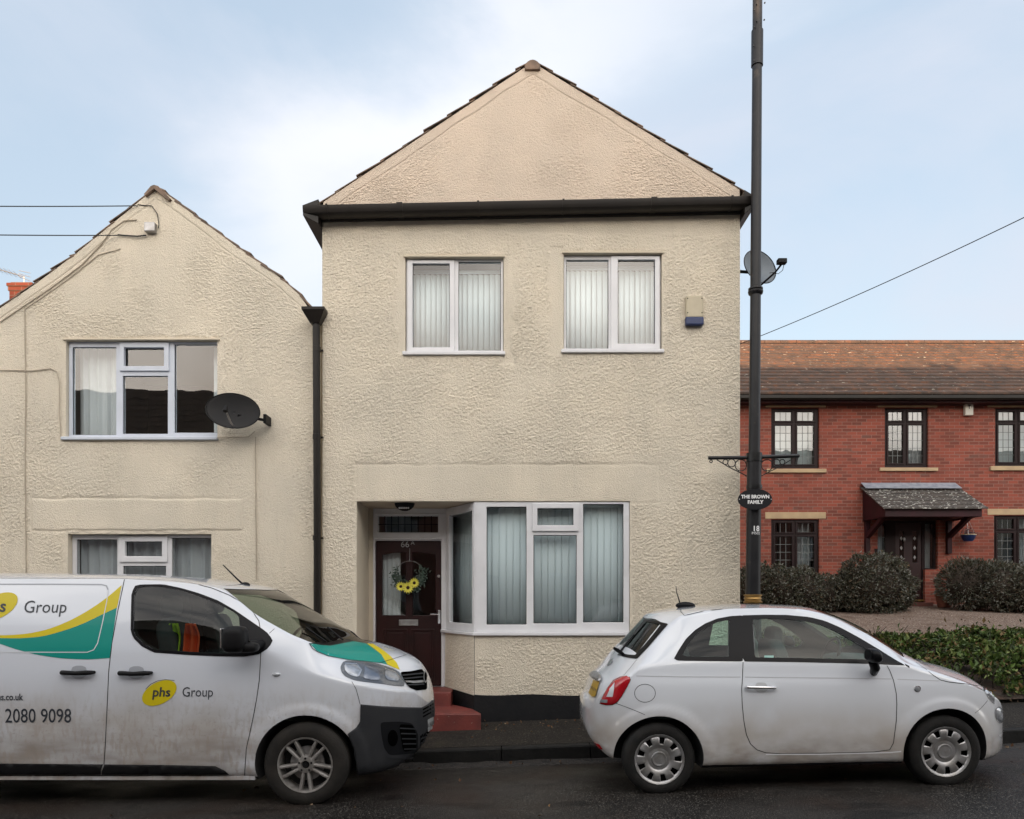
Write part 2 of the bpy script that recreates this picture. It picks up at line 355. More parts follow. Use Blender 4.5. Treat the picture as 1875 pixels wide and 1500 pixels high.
over(pave_m, (.13, .115, .095), 75, .59, .67, .7, detail=2); over(pave_m, (.035, .031, .02), 3, .6, .75, .5)
kerb_m = mat('damp_kerb_stone', (.010, .0095, .009), .8, spec=.3, col2=(.005, .005, .005), vs=7, bump=.5, bs=30)
gravel_m = mat('brown_gravel', (.25, .17, .125), .9, col2=(.13, .09, .07), vs=75, vc=(.4, .6), bump=1.0, bs=70, dist=.03)
over(gravel_m, (.58, .52, .46), 34, .57, .66, .9, detail=3); over(gravel_m, (.07, .05, .04), 27, .56, .66, .8, detail=3); over(gravel_m, (.09, .05, .03), 2.5, .52, .7, .6)
soil_m = mat('dark_soil', (.030, .022, .016), .95, col2=(.05, .028, .018), vs=12, bump=1, bs=30, dist=.03)
plain_m = mat('rough_ground', (.05, .045, .035), .95, col2=(.04, .05, .025), vs=.3)

tag(sheet('ground', [-900, -60, 60, 900], [-900, -60, 60, 1500], lambda x, y: -.75, plain_m), kind='structure')
sheet('road', xsr, [-2.2, -1, 0, 2, 3.5, 5, 6.1, 6.5, 6.9, 7.2, 7.5, 7.7, KY], zr, asphalt)
# kerb: real step, individual stones read by small gaps
mb = MB()
x = -12.0
while x < 14:
    x2 = x+.905
    for (a, b_) in ((x, x2),):
        z0, z1 = kt(a), kt(b_)
        V = [(a, KY, z0-.4), (b_, KY, z1-.4), (b_, KY, z1-.012), (a, KY, z0-.012), (b_, KY+.012, z1), (a, KY+.012, z0), (b_, KY+.125, z1+.002), (a, KY+.125, z0+.002), (b_, KY+.125, z1-.4), (a, KY+.125, z0-.4)]
        mb.add(V, [(0, 1, 2, 3), (3, 2, 4, 5), (5, 4, 6, 7), (7, 6, 8, 9), (0, 3, 5, 7, 9), (1, 8, 6, 4, 2)])
    x += .915
tag(mb.build('kerb', kerb_m), kind='structure')
def zp(x, y): return kt(x)+.004+.062*(y-KY-.12)/1.2
sheet('pavement', xsr, [KY+.124, 8.3, 8.7, 9.16], zp, pave_m)
sheet('opposite_pavement', xsr, [-3.6, -3, -2.2], lambda x, y: g_near(x)+.12, pave_m)
# terrain on the right: a bank, then the gravel drive
def zt(x, y):
    k = kt(max(x, 2.7)); b0 = k+.066
    z = float(np.interp(y, [9.05, 9.3, 10.2, 11.3, 12.2, 17.4, 30], [b0, b0+.10, max(b0+.16, .50), max(b0+.25, .74), .86, 1.34, 1.5]))
    return z+.02*math.sin(x*1.7+y*2.3)*min(1, max(0, y-9.3))
sheet('bank', list(np.linspace(2.78, 24, 60)), [9.155, 9.3, 9.7, 10.2, 10.7, 11.3, 11.9], zt, soil_m)
sheet('gravel_drive', list(np.linspace(2.78, 24, 60)), list(np.linspace(11.9, 17.6, 24)), zt, gravel_m)
sheet('back_ground', [-40, 0, 2.78, 24, 60], [17.6, 40], lambda x, y: 1.3, plain_m)
mb = MB(); mb.box(-40, 2.60, 16.5, 17, -.7, 1.3)

# ================================================================ render facades
def rough_front(name, m, x0, x1, zb, Y, roof, z1, openings, smooths, parent, step=.0088, edge=.03, amp=1.0, band=.0, zlow=None, reveal=.11):
    """wall front between x0..x1 from zb up to roof(x); displaced by the roughcast relief; openings are (x0,x1,z0,z1)"""
    def fill(a, b): n = max(1, int(round((b-a)/step))); return list(np.linspace(a, b, n+1)[:-1])
    bx = sorted(set([x0, x1]+[v for o in openings for v in o[:2] if x0 < v < x1])); xs = []
    for a, b in zip(bx[:-1], bx[1:]): xs += fill(a, b)
    xs = np.array(xs+[x1])
    bz = sorted(set([zb, z1]+[v for o in openings for v in o[2:] if zb < v < z1])); zs = []
    for a, b in zip(bz[:-1], bz[1:]): zs += fill(a, b)
    zs = np.array(zs+[z1]); rf = np.array([roof(x) for x in xs])
    ng = max(1, int((rf.max()-z1)/step))
    XX, ZZ = np.meshgrid(xs, zs); 
    tt = np.linspace(0, 1, ng+1)[1:]
    X2 = np.repeat(xs[None, :], ng, 0); Z2 = z1+tt[:, None]*(rf[None, :]-z1)
    XX = np.vstack([XX, X2]); ZZ = np.vstack([ZZ, Z2]); RF = np.repeat(rf[None, :], XX.shape[0], 0)
    D = relief(XX, ZZ)*amp; msk = np.ones_like(D); lip = np.zeros_like(D)
    for o in openings:
        d = np.maximum.reduce([o[0]-XX, XX-o[1], o[2]-ZZ, ZZ-o[3]]); jag = (vnoise(XX, ZZ, .12, seed=11)-.5)*.07
        msk *= sst(0, edge+.02, d+jag)
    for s_ in smooths:
        d = np.maximum.reduce([s_[0]-XX, XX-s_[1], s_[2]-ZZ, ZZ-s_[3]])+(vnoise(XX, ZZ, .2, seed=12)-.5)*.02
        msk *= np.maximum(sst(-.004, .05, d+(vnoise(XX, ZZ, .13, seed=13)-.5)*(.10 if s_[4] == 0 else .01)), .16); lip = np.minimum(lip, -s_[4]*(1-sst(-.01, .012, d)))
    if band:
        d = (RF-ZZ)*.8; j = (vnoise(XX, ZZ, .3, seed=14)-.5)*.03; msk *= np.maximum(sst(band-.01, band+.03, d+j), .12)
        lip = np.minimum(lip, -.012*(1-sst(band-.006, band+.012, d+j)))
    D = D*msk+lip; D[:, 0] = 0; D[:, -1] = 0
    nr, nc = XX.shape; off = rootloc(parent)
    co = np.stack([XX-off.x, Y+D-off.y, ZZ-off.z], -1).reshape(-1, 3)
    cxs = (xs[:-1]+xs[1:])/2; keep = np.ones((nr-1, nc-1), bool); cz = (ZZ[:-1, 0]+ZZ[1:, 0])/2
    for o in openings:
        keep &= ~(((cxs > o[0]) & (cxs < o[1]))[None, :] & ((cz > o[2]) & (cz < o[3]) & (np.arange(nr-1) < len(zs)-1))[:, None])
    jj, ii = np.nonzero(keep); a = jj*nc+ii
    q = np.stack([a, a+1, a+1+nc, a+nc], -1)
    # reveals
    V = co.tolist(); Fq = q.tolist()
    for o in openings:
        if len(o) > 4 and o[4] == 0: continue
        dep = reveal; n = len(V); oz = max(o[2], zb)
        P = [(o[0], oz), (o[1], oz), (o[1], o[3]), (o[0], o[3])]
        V += [(p[0]-off.x, Y-off.y, p[1]-off.z) for p in P]+[(p[0]-off.x, Y+dep-off.y, p[1]-off.z) for p in P]
        Fq += [[n+k, n+4+k, n+4+(k+1) % 4, n+(k+1) % 4] for k in range(4)]
    me = bpy.data.meshes.new(name); me.from_pydata(V, [], Fq)
    return link(name, me, m, parent, smooth=True, sharp=60)

def frame_part(name, rect, panes, parent, Y, m=upvc, dep=.07, T=None, bevel=.006):
    return gridsolid(rect, panes, Y, Y+dep, T=T).build(name, m, parent, bevel=bevel)
def blinds(x0, x1, z0, z1, y, parent, pitch=.066, m=blind_m, T=None, seed=0, gap=True):
    mb = MB(); rr = random.Random(seed); x = x0; T = T or (lambda x, y, z: (x, y, z))
    while x < x1-.01:
        w = pitch*rr.uniform(.93, 1.07); tw = rr.uniform(.014, .030) if pitch < .07 else rr.uniform(.002, .008); e = min(x+w*1.02, x1); N = 4; bb = rr.uniform(0, .01)
        P = [(x+(e-x)*k/N, y+tw*k/N-(.008 if pitch < .07 else .003)*math.sin(math.pi*k/N)) for k in range(N+1)]
        V = [T(p[0], p[1], z) for z in (z0+bb, z1) for p in P]
        mb.add(V, [(k, k+1, k+1+N+1, k+N+1) for k in range(N)]); x += w
    mb.add([T(*v) for v in [(x0, y-.01, z1), (x1, y-.01, z1), (x1, y-.01, z1+.05), (x0, y-.01, z1+.05)]], [(0, 1, 2, 3)])
    return mb.build('blind', m, parent, smooth=True, sharp=30, solid=.0012)
def curtain(x0, x1, z0, z1, y, parent, m=net_m, amp=.018, per=.09, seed=0, taper=0):
    n = max(6, int((x1-x0)/.012)); V = []; rz = 10; s = seed*1.7
    for j in range(rz+1):
        t = j/rz
        for i in range(n+1):
            u = i/n; xx = x0+(x1-x0)*u*(1-taper*(1-t)*.5)
            V.append((xx, y+amp*math.sin(2*math.pi*(xx/per)+s+.8*math.sin(3*xx+s))+amp*.5*math.sin(xx/per*11+s*3+t), z0+(z1-z0)*t))
    return obj('curtain', V, [(j*(n+1)+i, j*(n+1)+i+1, (j+1)*(n+1)+i+1, (j+1)*(n+1)+i) for j in range(rz) for i in range(n)], m, parent, smooth=True, sharp=0)
def pane(rect, Y, parent, m=glass, T=None, name='pane'):
    mb = MB(); V = [(rect[0], Y, rect[2]), (rect[1], Y, rect[2]), (rect[1], Y, rect[3]), (rect[0], Y, rect[3])]
    if T: V = [T(*v) for v in V]
    return mb.add(V, [(0, 1, 2, 3)]).build(name, m, parent)
def pr(Y, x0, x1, y0, y1): return (X(x0, Y), X(x1, Y), Z(y1, Y), Z(y0, Y))   # px rect -> (x0,x1,z0,z1)

def tiles_edge(mb, pa, pb, Y0, depth, exp=.32, th=.028, sideover=.0, rr=None):
    """courses of tiles from eave pa to ridge pb (x,z) as overlapping slabs running back along Y"""
    rr = rr or random.Random(1); a = Vector(pa); b = Vector(pb); d = b-a; Ln = d.length; t = d/Ln; nrm = Vector((-t.y, t.x));
    if nrm.y < 0: nrm = -nrm
    s = 0
    while s < Ln-.02:
        e = min(s+exp+.05, Ln); j = rr.uniform(-.004, .014)
        p0 = a+t*(s-.01); p1 = a+t*e; lift0 = .018+j; lift1 = .000
        q = [p0+nrm*lift0, p1+nrm*lift1, p1+nrm*(lift1+th), p0+nrm*(lift0+th)]
        yo = Y0-rr.uniform(.012, .028)
        mb.prism([(v.x, v.y) for v in q], yo, Y0+depth)
        s += exp*rr.uniform(.94, 1.06)

# ================================================================ main house (the tall one)
YM = 9.15; YD = 9.92
def build_main():
    H = thing('gabled_house', (0, YM, .1), 'tall cream roughcast house with pinkish gable above a dark gutter and two upper windows', 'house')
    xl, xr = X(590, YM), X(1355, YM); zpl = kt(0)+.06
    pk = (X(975, YM), Z(118, YM)); el = (X(583, YM), Z(380, YM)); er = (X(1372, YM), Z(362, YM))
    def roofz(x): return float(np.interp(x, [el[0], pk[0], er[0]], [el[1], pk[1], er[1]]))+.014
    W1 = pr(YM, 742, 922, 471, 646); W2 = pr(YM, 1032, 1212, 464, 642)
    zt_ = Z(918, YM); zs_ = Z(1160, YM)
    A = (X(653, YM), X(869, YM), -1, zt_, 0); B = (X(869, YM), X(1153, YM), zs_, zt_, 0)
    zg = Z(392, YM)
    lint = (X(655, YM), X(1205, YM), zt_, Z(853, YM), .004)
    sm = [lint, (X(738, YM)-.04, X(738, YM), W1[2], W1[3], .0), (W1[1], W1[1]+.10, W1[2]-.1, W1[3]+.02, .0), (X(600, YM), X(1340, YM), Z(425, YM), Z(398, YM), 0), (X(1010, YM), W2[0], W2[2], W2[3]+.06, 0)]
    rough_front('wall', render_lo, xl, xr, -.4, YM, lambda x: zg, Z(440, YM), [W1, W2, A, B], sm, H)
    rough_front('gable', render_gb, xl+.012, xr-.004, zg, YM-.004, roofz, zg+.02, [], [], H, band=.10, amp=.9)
    # plinth in front of the wall foot
    def ply(x): return Z(1272 if x > -.454 else 1272, YM)-.0
    mb = MB(); N = 60; xs = np.linspace(-.454, xr, N)
    for i in range(N-1):
        a, b = xs[i], xs[i+1]; za = Z(1273, YM)+.03*max(0, a-.9)+.008*math.sin(a*7); zb = Z(1273, YM)+.03*max(0, b-.9)+.008*math.sin(b*7)
        mb.add([(a, YM-.022, -.4), (b, YM-.022, -.4), (b, YM-.022, zb), (a, YM-.022, za), (b, YM+.01, zb+.01), (a, YM+.01, za+.01)], [(0, 1, 2, 3), (3, 2, 4, 5)])
    cxa, cya, cxb, cyb = -.454, YM-.022, -.868, YD-.01
    mb.add([(cxb-.02, cyb, -.4), (cxa, cya, -.4), (cxa, cya, Z(1273, YM)), (cxb-.02, cyb, .40)], [(0, 1, 2, 3)])
    mb.build('plinth', plinth_m, H, smooth=True)
    # other walls and roof
    mb = MB(); zb_ = zg; D = 11
    mb.add([(xl, YM, -.4), (xl, YM+D, -.4), (xl, YM+D, zb_), (xl, YM, zb_)], [(0, 1, 2, 3)])
    mb.add([(xr, YM, -.4), (xr, YM+D, -.4), (xr, YM+D, zb_), (xr, YM, zb_)], [(0, 3, 2, 1)])
    mb.add([(xl, YM+D, -.4), (xr, YM+D, -.4), (xr, YM+D, zb_), (pk[0], YM+D, pk[1]), (xl, YM+D, zb_)], [(0, 4, 3, 2, 1)])
    mb.build('side_wall', smooth_rd, H)
    mb = MB(); rr = random.Random(4)
    tiles_edge(mb, (X(576, YM), Z(383, YM)), (pk[0]-.03, pk[1]+.005), YM-.01, D+.2, .325, .013, rr=rr)
    tiles_edge(mb, (X(1386, YM), Z(369, YM)), (pk[0]+.03, pk[1]+.005), YM-.01, D+.2, .325, .013, rr=rr)
    rf = mb.build('roof', tile_m, H, bevel=.004)
    mb = MB(); y = YM-.05
    while y < YM+D+.1:
        prof = [(pk[0]+.095*math.cos(a)*(1-.25*abs(math.sin(a))), pk[1]-.045+.070*math.sin(a)) for a in np.linspace(-.05, math.pi+.05, 9)]
        mb.prism(prof+[(pk[0]-.09, pk[1]-.09), (pk[0]+.09, pk[1]-.09)], y, y+.43); y += .45
    mb.build('ridge_tiles', tile_m, rf, bevel=.004)
    # gutter: half round, slightly tilted, with union brackets; eaves running back on both sides
    ga = W(557, 391, 8.99); gb = W(1377, 374, 8.99)
    gut = MB(); r = .064
    pf = [(-.075, .060), (-.072, .02), (-.058, -.022), (-.03, -.042), (0, -.048), (.05, -.048), (.07, -.042), (.07, .060)]
    V = []
    for P in (ga, gb): V += [(P.x, P.y+a, P.z+b) for a, b in pf]
    n = len(pf); gut.add(V, [(i, i+1, i+1+n, i+n) for i in range(n-1)]+[tuple(range(n)), tuple(range(2*n-1, n-1, -1)), (0, n, 2*n-1, n-1)])
    g = gut.build('gutter', gut_m, H, smooth=True, sharp=30)
    for px in (600, 733, 876, 1031, 1196, 1338):
        t = (px-557)/820; P = ga.lerp(gb, t); w = .012 if px not in (1196, 733) else .035
        br = MB(); V = []
        for dx in (-w, w): V += [(P.x+dx, P.y+a*1.10, P.z+b*1.12+.002) for a, b in pf]
        br.add(V, [(i, i+1, i+1+n, i+n) for i in range(n-1)]+[tuple(range(n)), tuple(range(2*n-1, n-1, -1))]); br.build('gutter_bracket', gut_m, g, smooth=True, sharp=30)
    mb = MB(); fa = W(588, 405, YM-.03); fb = W(1357, 391, YM-.03)
    mb.prism([(fa.x, fa.z-.01), (fb.x, fb.z-.01), (fb.x, fb.z+.17), (fa.x, fa.z+.17)], YM-.05, YM-.016)
    mb.build('fascia_board', gut_m, H, bevel=.003)
    for s_, xa, zc, xw in ((-1, X(557, 8.99), ga.z, xl), (1, X(1378, 8.99), gb.z, xr)):
        mb = MB(); x2 = xw+(-.0 if s_ < 0 else .0)
        mb.add([(xa, 8.93, zc-.05), (xa, YM+D, zc-.05), (x2, YM+D, zc-.13), (x2, 8.97, zc-.13), (xa, 8.93, zc+.07), (xa, YM+D, zc+.07), (x2, YM+D, zc+.16), (x2, 8.97, zc+.16)], [(0, 1, 2, 3), (4, 7, 6, 5), (0, 4, 5, 1), (0, 3, 7, 4), (1, 5, 6, 2), (3, 2, 6, 7)])
        mb.build('side_eave', gut_m, H, bevel=.004)
    # upper windows
    for (o, glasses, sash, sg, fixed) in ((W1, None, (745, 832, 475, 643), (755, 823, 481, 635), (839, 917, 476, 640)), (W2, None, (1119, 1209, 467, 638), (1132, 1200, 474, 628), (1037, 1115, 473, 636))):
        Yf = YM+.045
        S = pr(YM, *sash); G = pr(YM, *sg); Fx = pr(YM, *fixed)
        ins = .022; Sh = (S[0]+ins, S[1]-ins, S[2]+ins, S[3]-ins)
        w = frame_part('window', (o[0]+.006, o[1]-.006, o[2]+.01, o[3]-.008), [Fx, Sh], H, Yf)
        frame_part('sash', S, [G], w, Yf-.022, dep=.05)
        pane((G[0]-.005, G[1]+.005, G[2]-.005, G[3]+.005), Yf+.012, w); pane((Fx[0]-.005, Fx[1]+.005, Fx[2]-.005, Fx[3]+.005), Yf+.03, w)
        bd = MB()
        for Gg, yy in ((G, Yf+.011), (Fx, Yf+.029)):
            gridsolid((Gg[0]-.001, Gg[1]+.001, Gg[2]-.001, Gg[3]+.001), [(Gg[0]+.006, Gg[1]-.006, Gg[2]+.006, Gg[3]-.006)], yy-.006, yy-.002, mb=bd)
        bd.build('glazing_gasket', black_pl, w)
        MB().box(o[0]-.03, o[1]+.02, YM-.045, Yf, o[2]-.035, o[2]+.008).build('sill', upvc, w, bevel=.008)
        MB().box(o[0]-.02, o[1]+.02, YM-.028, Yf, o[3]-.006, o[3]+.018).build('drip_strip', smooth_rd, w, bevel=.004)
        blinds(o[0]+.03, o[1]-.03, o[2]+.03, o[3]-.12, Yf+.17, w, seed=int(o[0]*100))
    # recess: left reveal, ceiling, back wall panel
    xA = X(653, YM); xb0 = xA+.0
    mb = MB(); V = []
    N = 24
    for j in range(N+1):
        for i in range(9):
            z = -.3+(zt_+.3)*j/N; y = YM+(YD-YM)*i/8
            V.append((xA+(vnoise(y*1.0, z, .2, seed=2)-.5)*.01*(0 < i < 8), y, z))
    mb.add(V, [(j*9+i, j*9+i+1, (j+1)*9+i+1, (j+1)*9+i) for j in range(N) for i in range(8)])
    mb.add([(xA, YM, zt_), (X(1153, YM), YM, zt_), (X(1153, YM), YD+.05, zt_), (xA, YD+.05, zt_)], [(0, 3, 2, 1)])
    mb.build('porch_recess', smooth_rd, H, smooth=True)
    # back panel beside the door (painted wood), door frame, transom
    xs0 = xA-.01; fr = pr(YD, 683, 822, 932, 1262); d_ = pr(YD, 687, 808, 990, 1258); tr = pr(YD, 692, 802, 945, 975)
    dzb = .40
    MB().box(xs0, fr[0]+.002, YD+.02, YD+.1, 0, zt_).build('recess_back_wall', smooth_rd, H)
    fm = gridsolid((fr[0], fr[1], dzb-.02, zt_), [(d_[0], d_[1], dzb-.03, d_[3]), tr], YD, YD+.09).build('door_frame', upvc, H, bevel=.006)
    for zz in (d_[3]+.02, tr[3]+.012):
        MB().box(fr[0]+.01, fr[1]-.03, YD-.02, YD-.002, zz, zz+.018).build('moulding', upvc, fm, bevel=.006)
    pane(tr, YD+.03, fm)
    mb = MB()
    for k in range(1, 9):
        xx = tr[0]+(tr[1]-tr[0])*k/9; mb.box(xx-.004, xx+.004, YD+.024, YD+.028, tr[2], tr[3])
    mb.box(tr[0], tr[1], YD+.024, YD+.0285, (tr[2]+tr[3])/2-.004, (tr[2]+tr[3])/2+.004); mb.build('leaded_bars', black_pl, fm)
    # door leaf
    gl = pr(YD, 699, 742, 1011, 1127); gr = pr(YD, 755, 797, 1011, 1127)
    dr = gridsolid((d_[0]+.004, d_[1]-.004, dzb, d_[3]-.004), [gl, gr], YD+.035, YD+.08)
    lp = pr(YD, 700, 796, 1150, 1215); lq = pr(YD, 700, 796, 1222, 1250)
    door = dr.build('front_door', door_m, H, bevel=.006)
    mb = MB()
    for q in (pr(YD, 701, 745, 1152, 1246), pr(YD, 752, 795, 1152, 1246)):
        gridsolid(q, [(q[0]+.025, q[1]-.025, q[2]+.025, q[3]-.025)], YD+.024, YD+.036, mb=mb)
        mb.box(q[0]+.05, q[1]-.05, YD+.027, YD+.036, q[2]+.05, q[3]-.05); mb.build('door_panel', door_m, door, bevel=.005); mb = MB()
    for q in (gl, gr):   # arched head fillets
        mb.prism([(q[0], q[3]), (q[1], q[3]), (q[1], q[3]-(.035 if q is gr else .0)-.002), ((q[0]+q[1])/2, q[3]-.008), (q[0], q[3]-(.035 if q is gl else 0)-.002)], YD+.036, YD+.07)
    mb.build('arched_fillet', door_m, door, bevel=.003)
    for q in (gl, gr): pane(q, YD+.055, door)
    curtain(gl[0]-.03, gl[0]+.22, gl[2], gl[3]+.05, YD+.16, door, m=net_m, amp=.012, per=.06, seed=3)
    lb = pr(YD, 730, 765, 1135, 1146)
    gridsolid(lb, [(lb[0]+.03, lb[1]-.03, lb[2]+.02, lb[3]-.02)], YD+.022, YD+.034).box(lb[0]+.03, lb[1]-.03, YD+.027, YD+.034, lb[2]+.02, lb[3]-.02).build('letterbox', silver, door, bevel=.003)
    hx, hz = X(804, YD), Z(1128, YD)
    mb = MB().box(hx-.016, hx+.016, YD+.02, YD+.034, hz-.10, hz+.075); mb.tube([(hx, YD+.03, hz+.02), (hx, YD-.02, hz+.02), (hx-.02, YD-.025, hz+.02), (hx-.11, YD-.022, hz+.022)], .009); mb.build('handle', chrome, door, bevel=.003)
    mb = MB().lathe([(0, -.012), (.02, -.012), (.022, 0)], 20, 'Y', (X(803, YD), YD+.034, Z(1055, YD))); mb.build('lock', chrome, door)
    MB().box(d_[0], d_[1], YD-.03, YD+.09, dzb-.03, dzb-.004).build('threshold', silver, H, bevel=.004)
    text('66', .115, lambda u, v: (X(741, YD)+u, YD+.031, Z(997, YD)+v), 'house_number', silver, door, align='CENTER')
    text('A', .078, lambda u, v: (X(755, YD)+u, YD+.031, Z(994, YD)+v), 'house_number', silver, door, align='CENTER')
    # bay: front frame, canted frame, dwarf wall of the cant
    Yf = YM+.01
    o = pr(YM, 870, 1153, 919, 1158)
    gA = pr(YM, 891, 964, 928, 1144); ss = pr(YM, 975, 1060, 922, 973); sgl = pr(YM, 984, 1050, 931, 962); gB = pr(YM, 977, 1056, 980, 1142); gC = pr(YM, 1068, 1142, 923, 1140)
    w = frame_part('bay_window', (o[0], o[1], o[2], o[3]), [gA, (ss[0]+.02, ss[1]-.02, ss[2]+.02, ss[3]-.012), gB, gC], H, Yf)
    frame_part('sash', ss, [sgl], w, Yf-.025, dep=.05)
    for g_ in (gA, gB, gC, sgl): pane((g_[0]-.004, g_[1]+.004, g_[2]-.004, g_[3]+.004), Yf+.03, w)
    bd = MB()
    for Gg in (gA, gB, gC, sgl):
        gridsolid((Gg[0]-.001, Gg[1]+.001, Gg[2]-.001, Gg[3]+.001), [(Gg[0]+.006, Gg[1]-.006, Gg[2]+.006, Gg[3]-.006)], Yf+.022, Yf+.026, mb=bd)
    bd.build('glazing_gasket', black_pl, w)
    blinds(gA[0]-.03, gC[1]+.05, o[2]+.03, o[3]-.05, Yf+.16, w, pitch=.085, seed=9)
    P0 = Vector((-.454, YM+.012)); P1 = Vector((-.868, YD+.0)); dv = P0-P1; Lc = dv.length; u_ = dv/Lc; nn = Vector((-u_.y, u_.x));
    if nn.y > 0: nn = -nn
    T = lambda x, y, z: (P1.x+u_.x*x-nn.x*y, P1.y+u_.y*x-nn.y*y, z)     # y>0 goes inwards
    cg = (Lc*.14, Lc-.06, Z(1143, YM)-.0, Z(934, YM))
    cw = gridsolid((0.03, Lc, o[2], o[3]), [cg], 0, .06, T=T).build('canted_window', upvc, H, bevel=.006)
    pane(cg, .03, cw, T=T); blinds(cg[0]-.35, cg[1]+.03, o[2]+.03, o[3]-.03, .2, cw, T=T, seed=11, pitch=.08)
    # sill runs round the cant
    sz0, sz1 = zs_-.025, zs_+.012; yo = .045
    a = (P1.x+nn.x*yo-.02, P1.y+nn.y*yo); b = (P0.x+nn.x*yo*.4, YM-yo); c = (X(1156, YM), YM-yo)
    poly = [a, b, c, (c[0], YM+.02), (P0.x, YM+.03), (P1.x, P1.y+.03)]
    V = [(p[0], p[1], z) for z in (sz0, sz1) for p in poly]; n = 6
    obj('sill', V, [tuple(range(n-1, -1, -1)), tuple(range(n, 2*n))]+[(i, (i+1) % n, (i+1) % n+n, i+n) for i in range(n)], upvc, w, bevel=.007)
    Nx, Nz = 55, 70; V = []
    for j in range(Nz+1):
        for i in range(Nx+1):
            x = Lc*i/Nx; z = .3+(zs_-.02-.3)*j/Nz; d = float(relief(np.array(x+20.), np.array(z)))*(0 if i in (0, Nx) else .8)
            V.append(T(x, d, z))
    obj('canted_dwarf_wall', V, [(j*(Nx+1)+i, j*(Nx+1)+i+1, (j+1)*(Nx+1)+i+1, (j+1)*(Nx+1)+i) for j in range(Nz) for i in range(Nx)], render_lo, H, smooth=True, sharp=0)
    cv = MB().tube([(P1.x+.0, P1.y-.012, .4), (P1.x, P1.y-.012, zs_)], .012); cv.build('corner_bead', upvc, H)
    # steps
    mb = MB(); k0 = kt(-.6)-.1
    up_ = [(xA+.005, 9.33), (-.745, 9.33), (-.745, 9.70), (-.868, 9.90), (xA+.005, 9.93)]
    lo_ = [(xA-.15, 8.74), (-.355, 8.74), (-.36, 8.80), (-.47, 9.125), (-.735, 9.50), (xA-.0, 9.50), (xA-.15, 9.12)]
    for poly, z0, z1 in ((up_, k0, .395), (lo_, k0, .225)):
        n = len(poly); V = [(p[0], p[1], z) for z in (z0, z1) for p in poly]
        mb.add(V, [tuple(range(n-1, -1, -1)), tuple(range(n, 2*n))]+[(i, (i+1) % n, (i+1) % n+n, i+n) for i in range(n)])
    mb.build('doorstep', red_step, H, bevel=.012)
    # rooms behind the openings
    mb = MB()
    for q in (W1, W2, (X(822, YM), X(1153, YM), .3, zt_)):
        x0, x1 = q[0]-.25, q[1]+.3; z0, z1 = q[2]-.3, q[3]+.15
        if q[2] == .3: x0 = -.84
        y0, y1 = YM+.125, YM+2.6
        mb.add([(x0, y0 if q[2] != .3 else YD+.12, z0), (x1, y0, z0), (x1, y1, z0), (x0, y1, z0), (x0, y0 if q[2] != .3 else YD+.12, z1), (x1, y0, z1), (x1, y1, z1), (x0, y1, z1)], [(0, 3, 2, 1), (4, 5, 6, 7), (1, 2, 6, 5), (3, 7, 6, 2), (0, 4, 7, 3)])
    x0, x1 = xA-.1, -.84
    mb.add([(x0, YD+.12, .3), (x1, YD+.12, .3), (x1, YD+2, .3), (x0, YD+2, .3), (x0, YD+.12, 3), (x1, YD+.12, 3), (x1, YD+2, 3), (x0, YD+2, 3)], [(0, 3, 2, 1), (4, 5, 6, 7), (1, 2, 6, 5), (3, 7, 6, 2), (0, 4, 7, 3)])
    mb.build('interior', room_m, H)
    return H

_tx = {}
def text(s, size, fn, name, m, parent, align='LEFT', shear=0, bold=0, sub=0, thick=0, top=None, sx=1.0):
    cu = bpy.data.curves.new('t', 'FONT'); cu.body = s; cu.size = size; cu.align_x = align; cu.align_y = 'CENTER'; cu.shear = shear; cu.offset = bold; cu.resolution_u = 3
    o = bpy.data.objects.new('t', cu); COL.objects.link(o); dg = bpy.context.evaluated_depsgraph_get(); me = bpy.data.meshes.new_from_object(o.evaluated_get(dg))
    bpy.data.objects.remove(o); bpy.data.curves.remove(cu)
    if sub:
        bm = bmesh.new(); bm.from_mesh(me); bmesh.ops.triangulate(bm, faces=bm.faces[:])
        for _ in range(3):
            e = [e for e in bm.edges if e.calc_length() > sub]
            if not e: break
            bmesh.ops.subdivide_edges(bm, edges=e, cuts=1); bmesh.ops.triangulate(bm, faces=bm.faces[:])
        bm.to_mesh(me); bm.free()
    V = [fn(v.co.x*sx, v.co.y) for v in me.vertices]; Fc = [tuple(p.vertices) for p in me.polygons]; bpy.data.meshes.remove(me)
    o = obj(name, V, Fc, m, parent)
    return o
build_main()

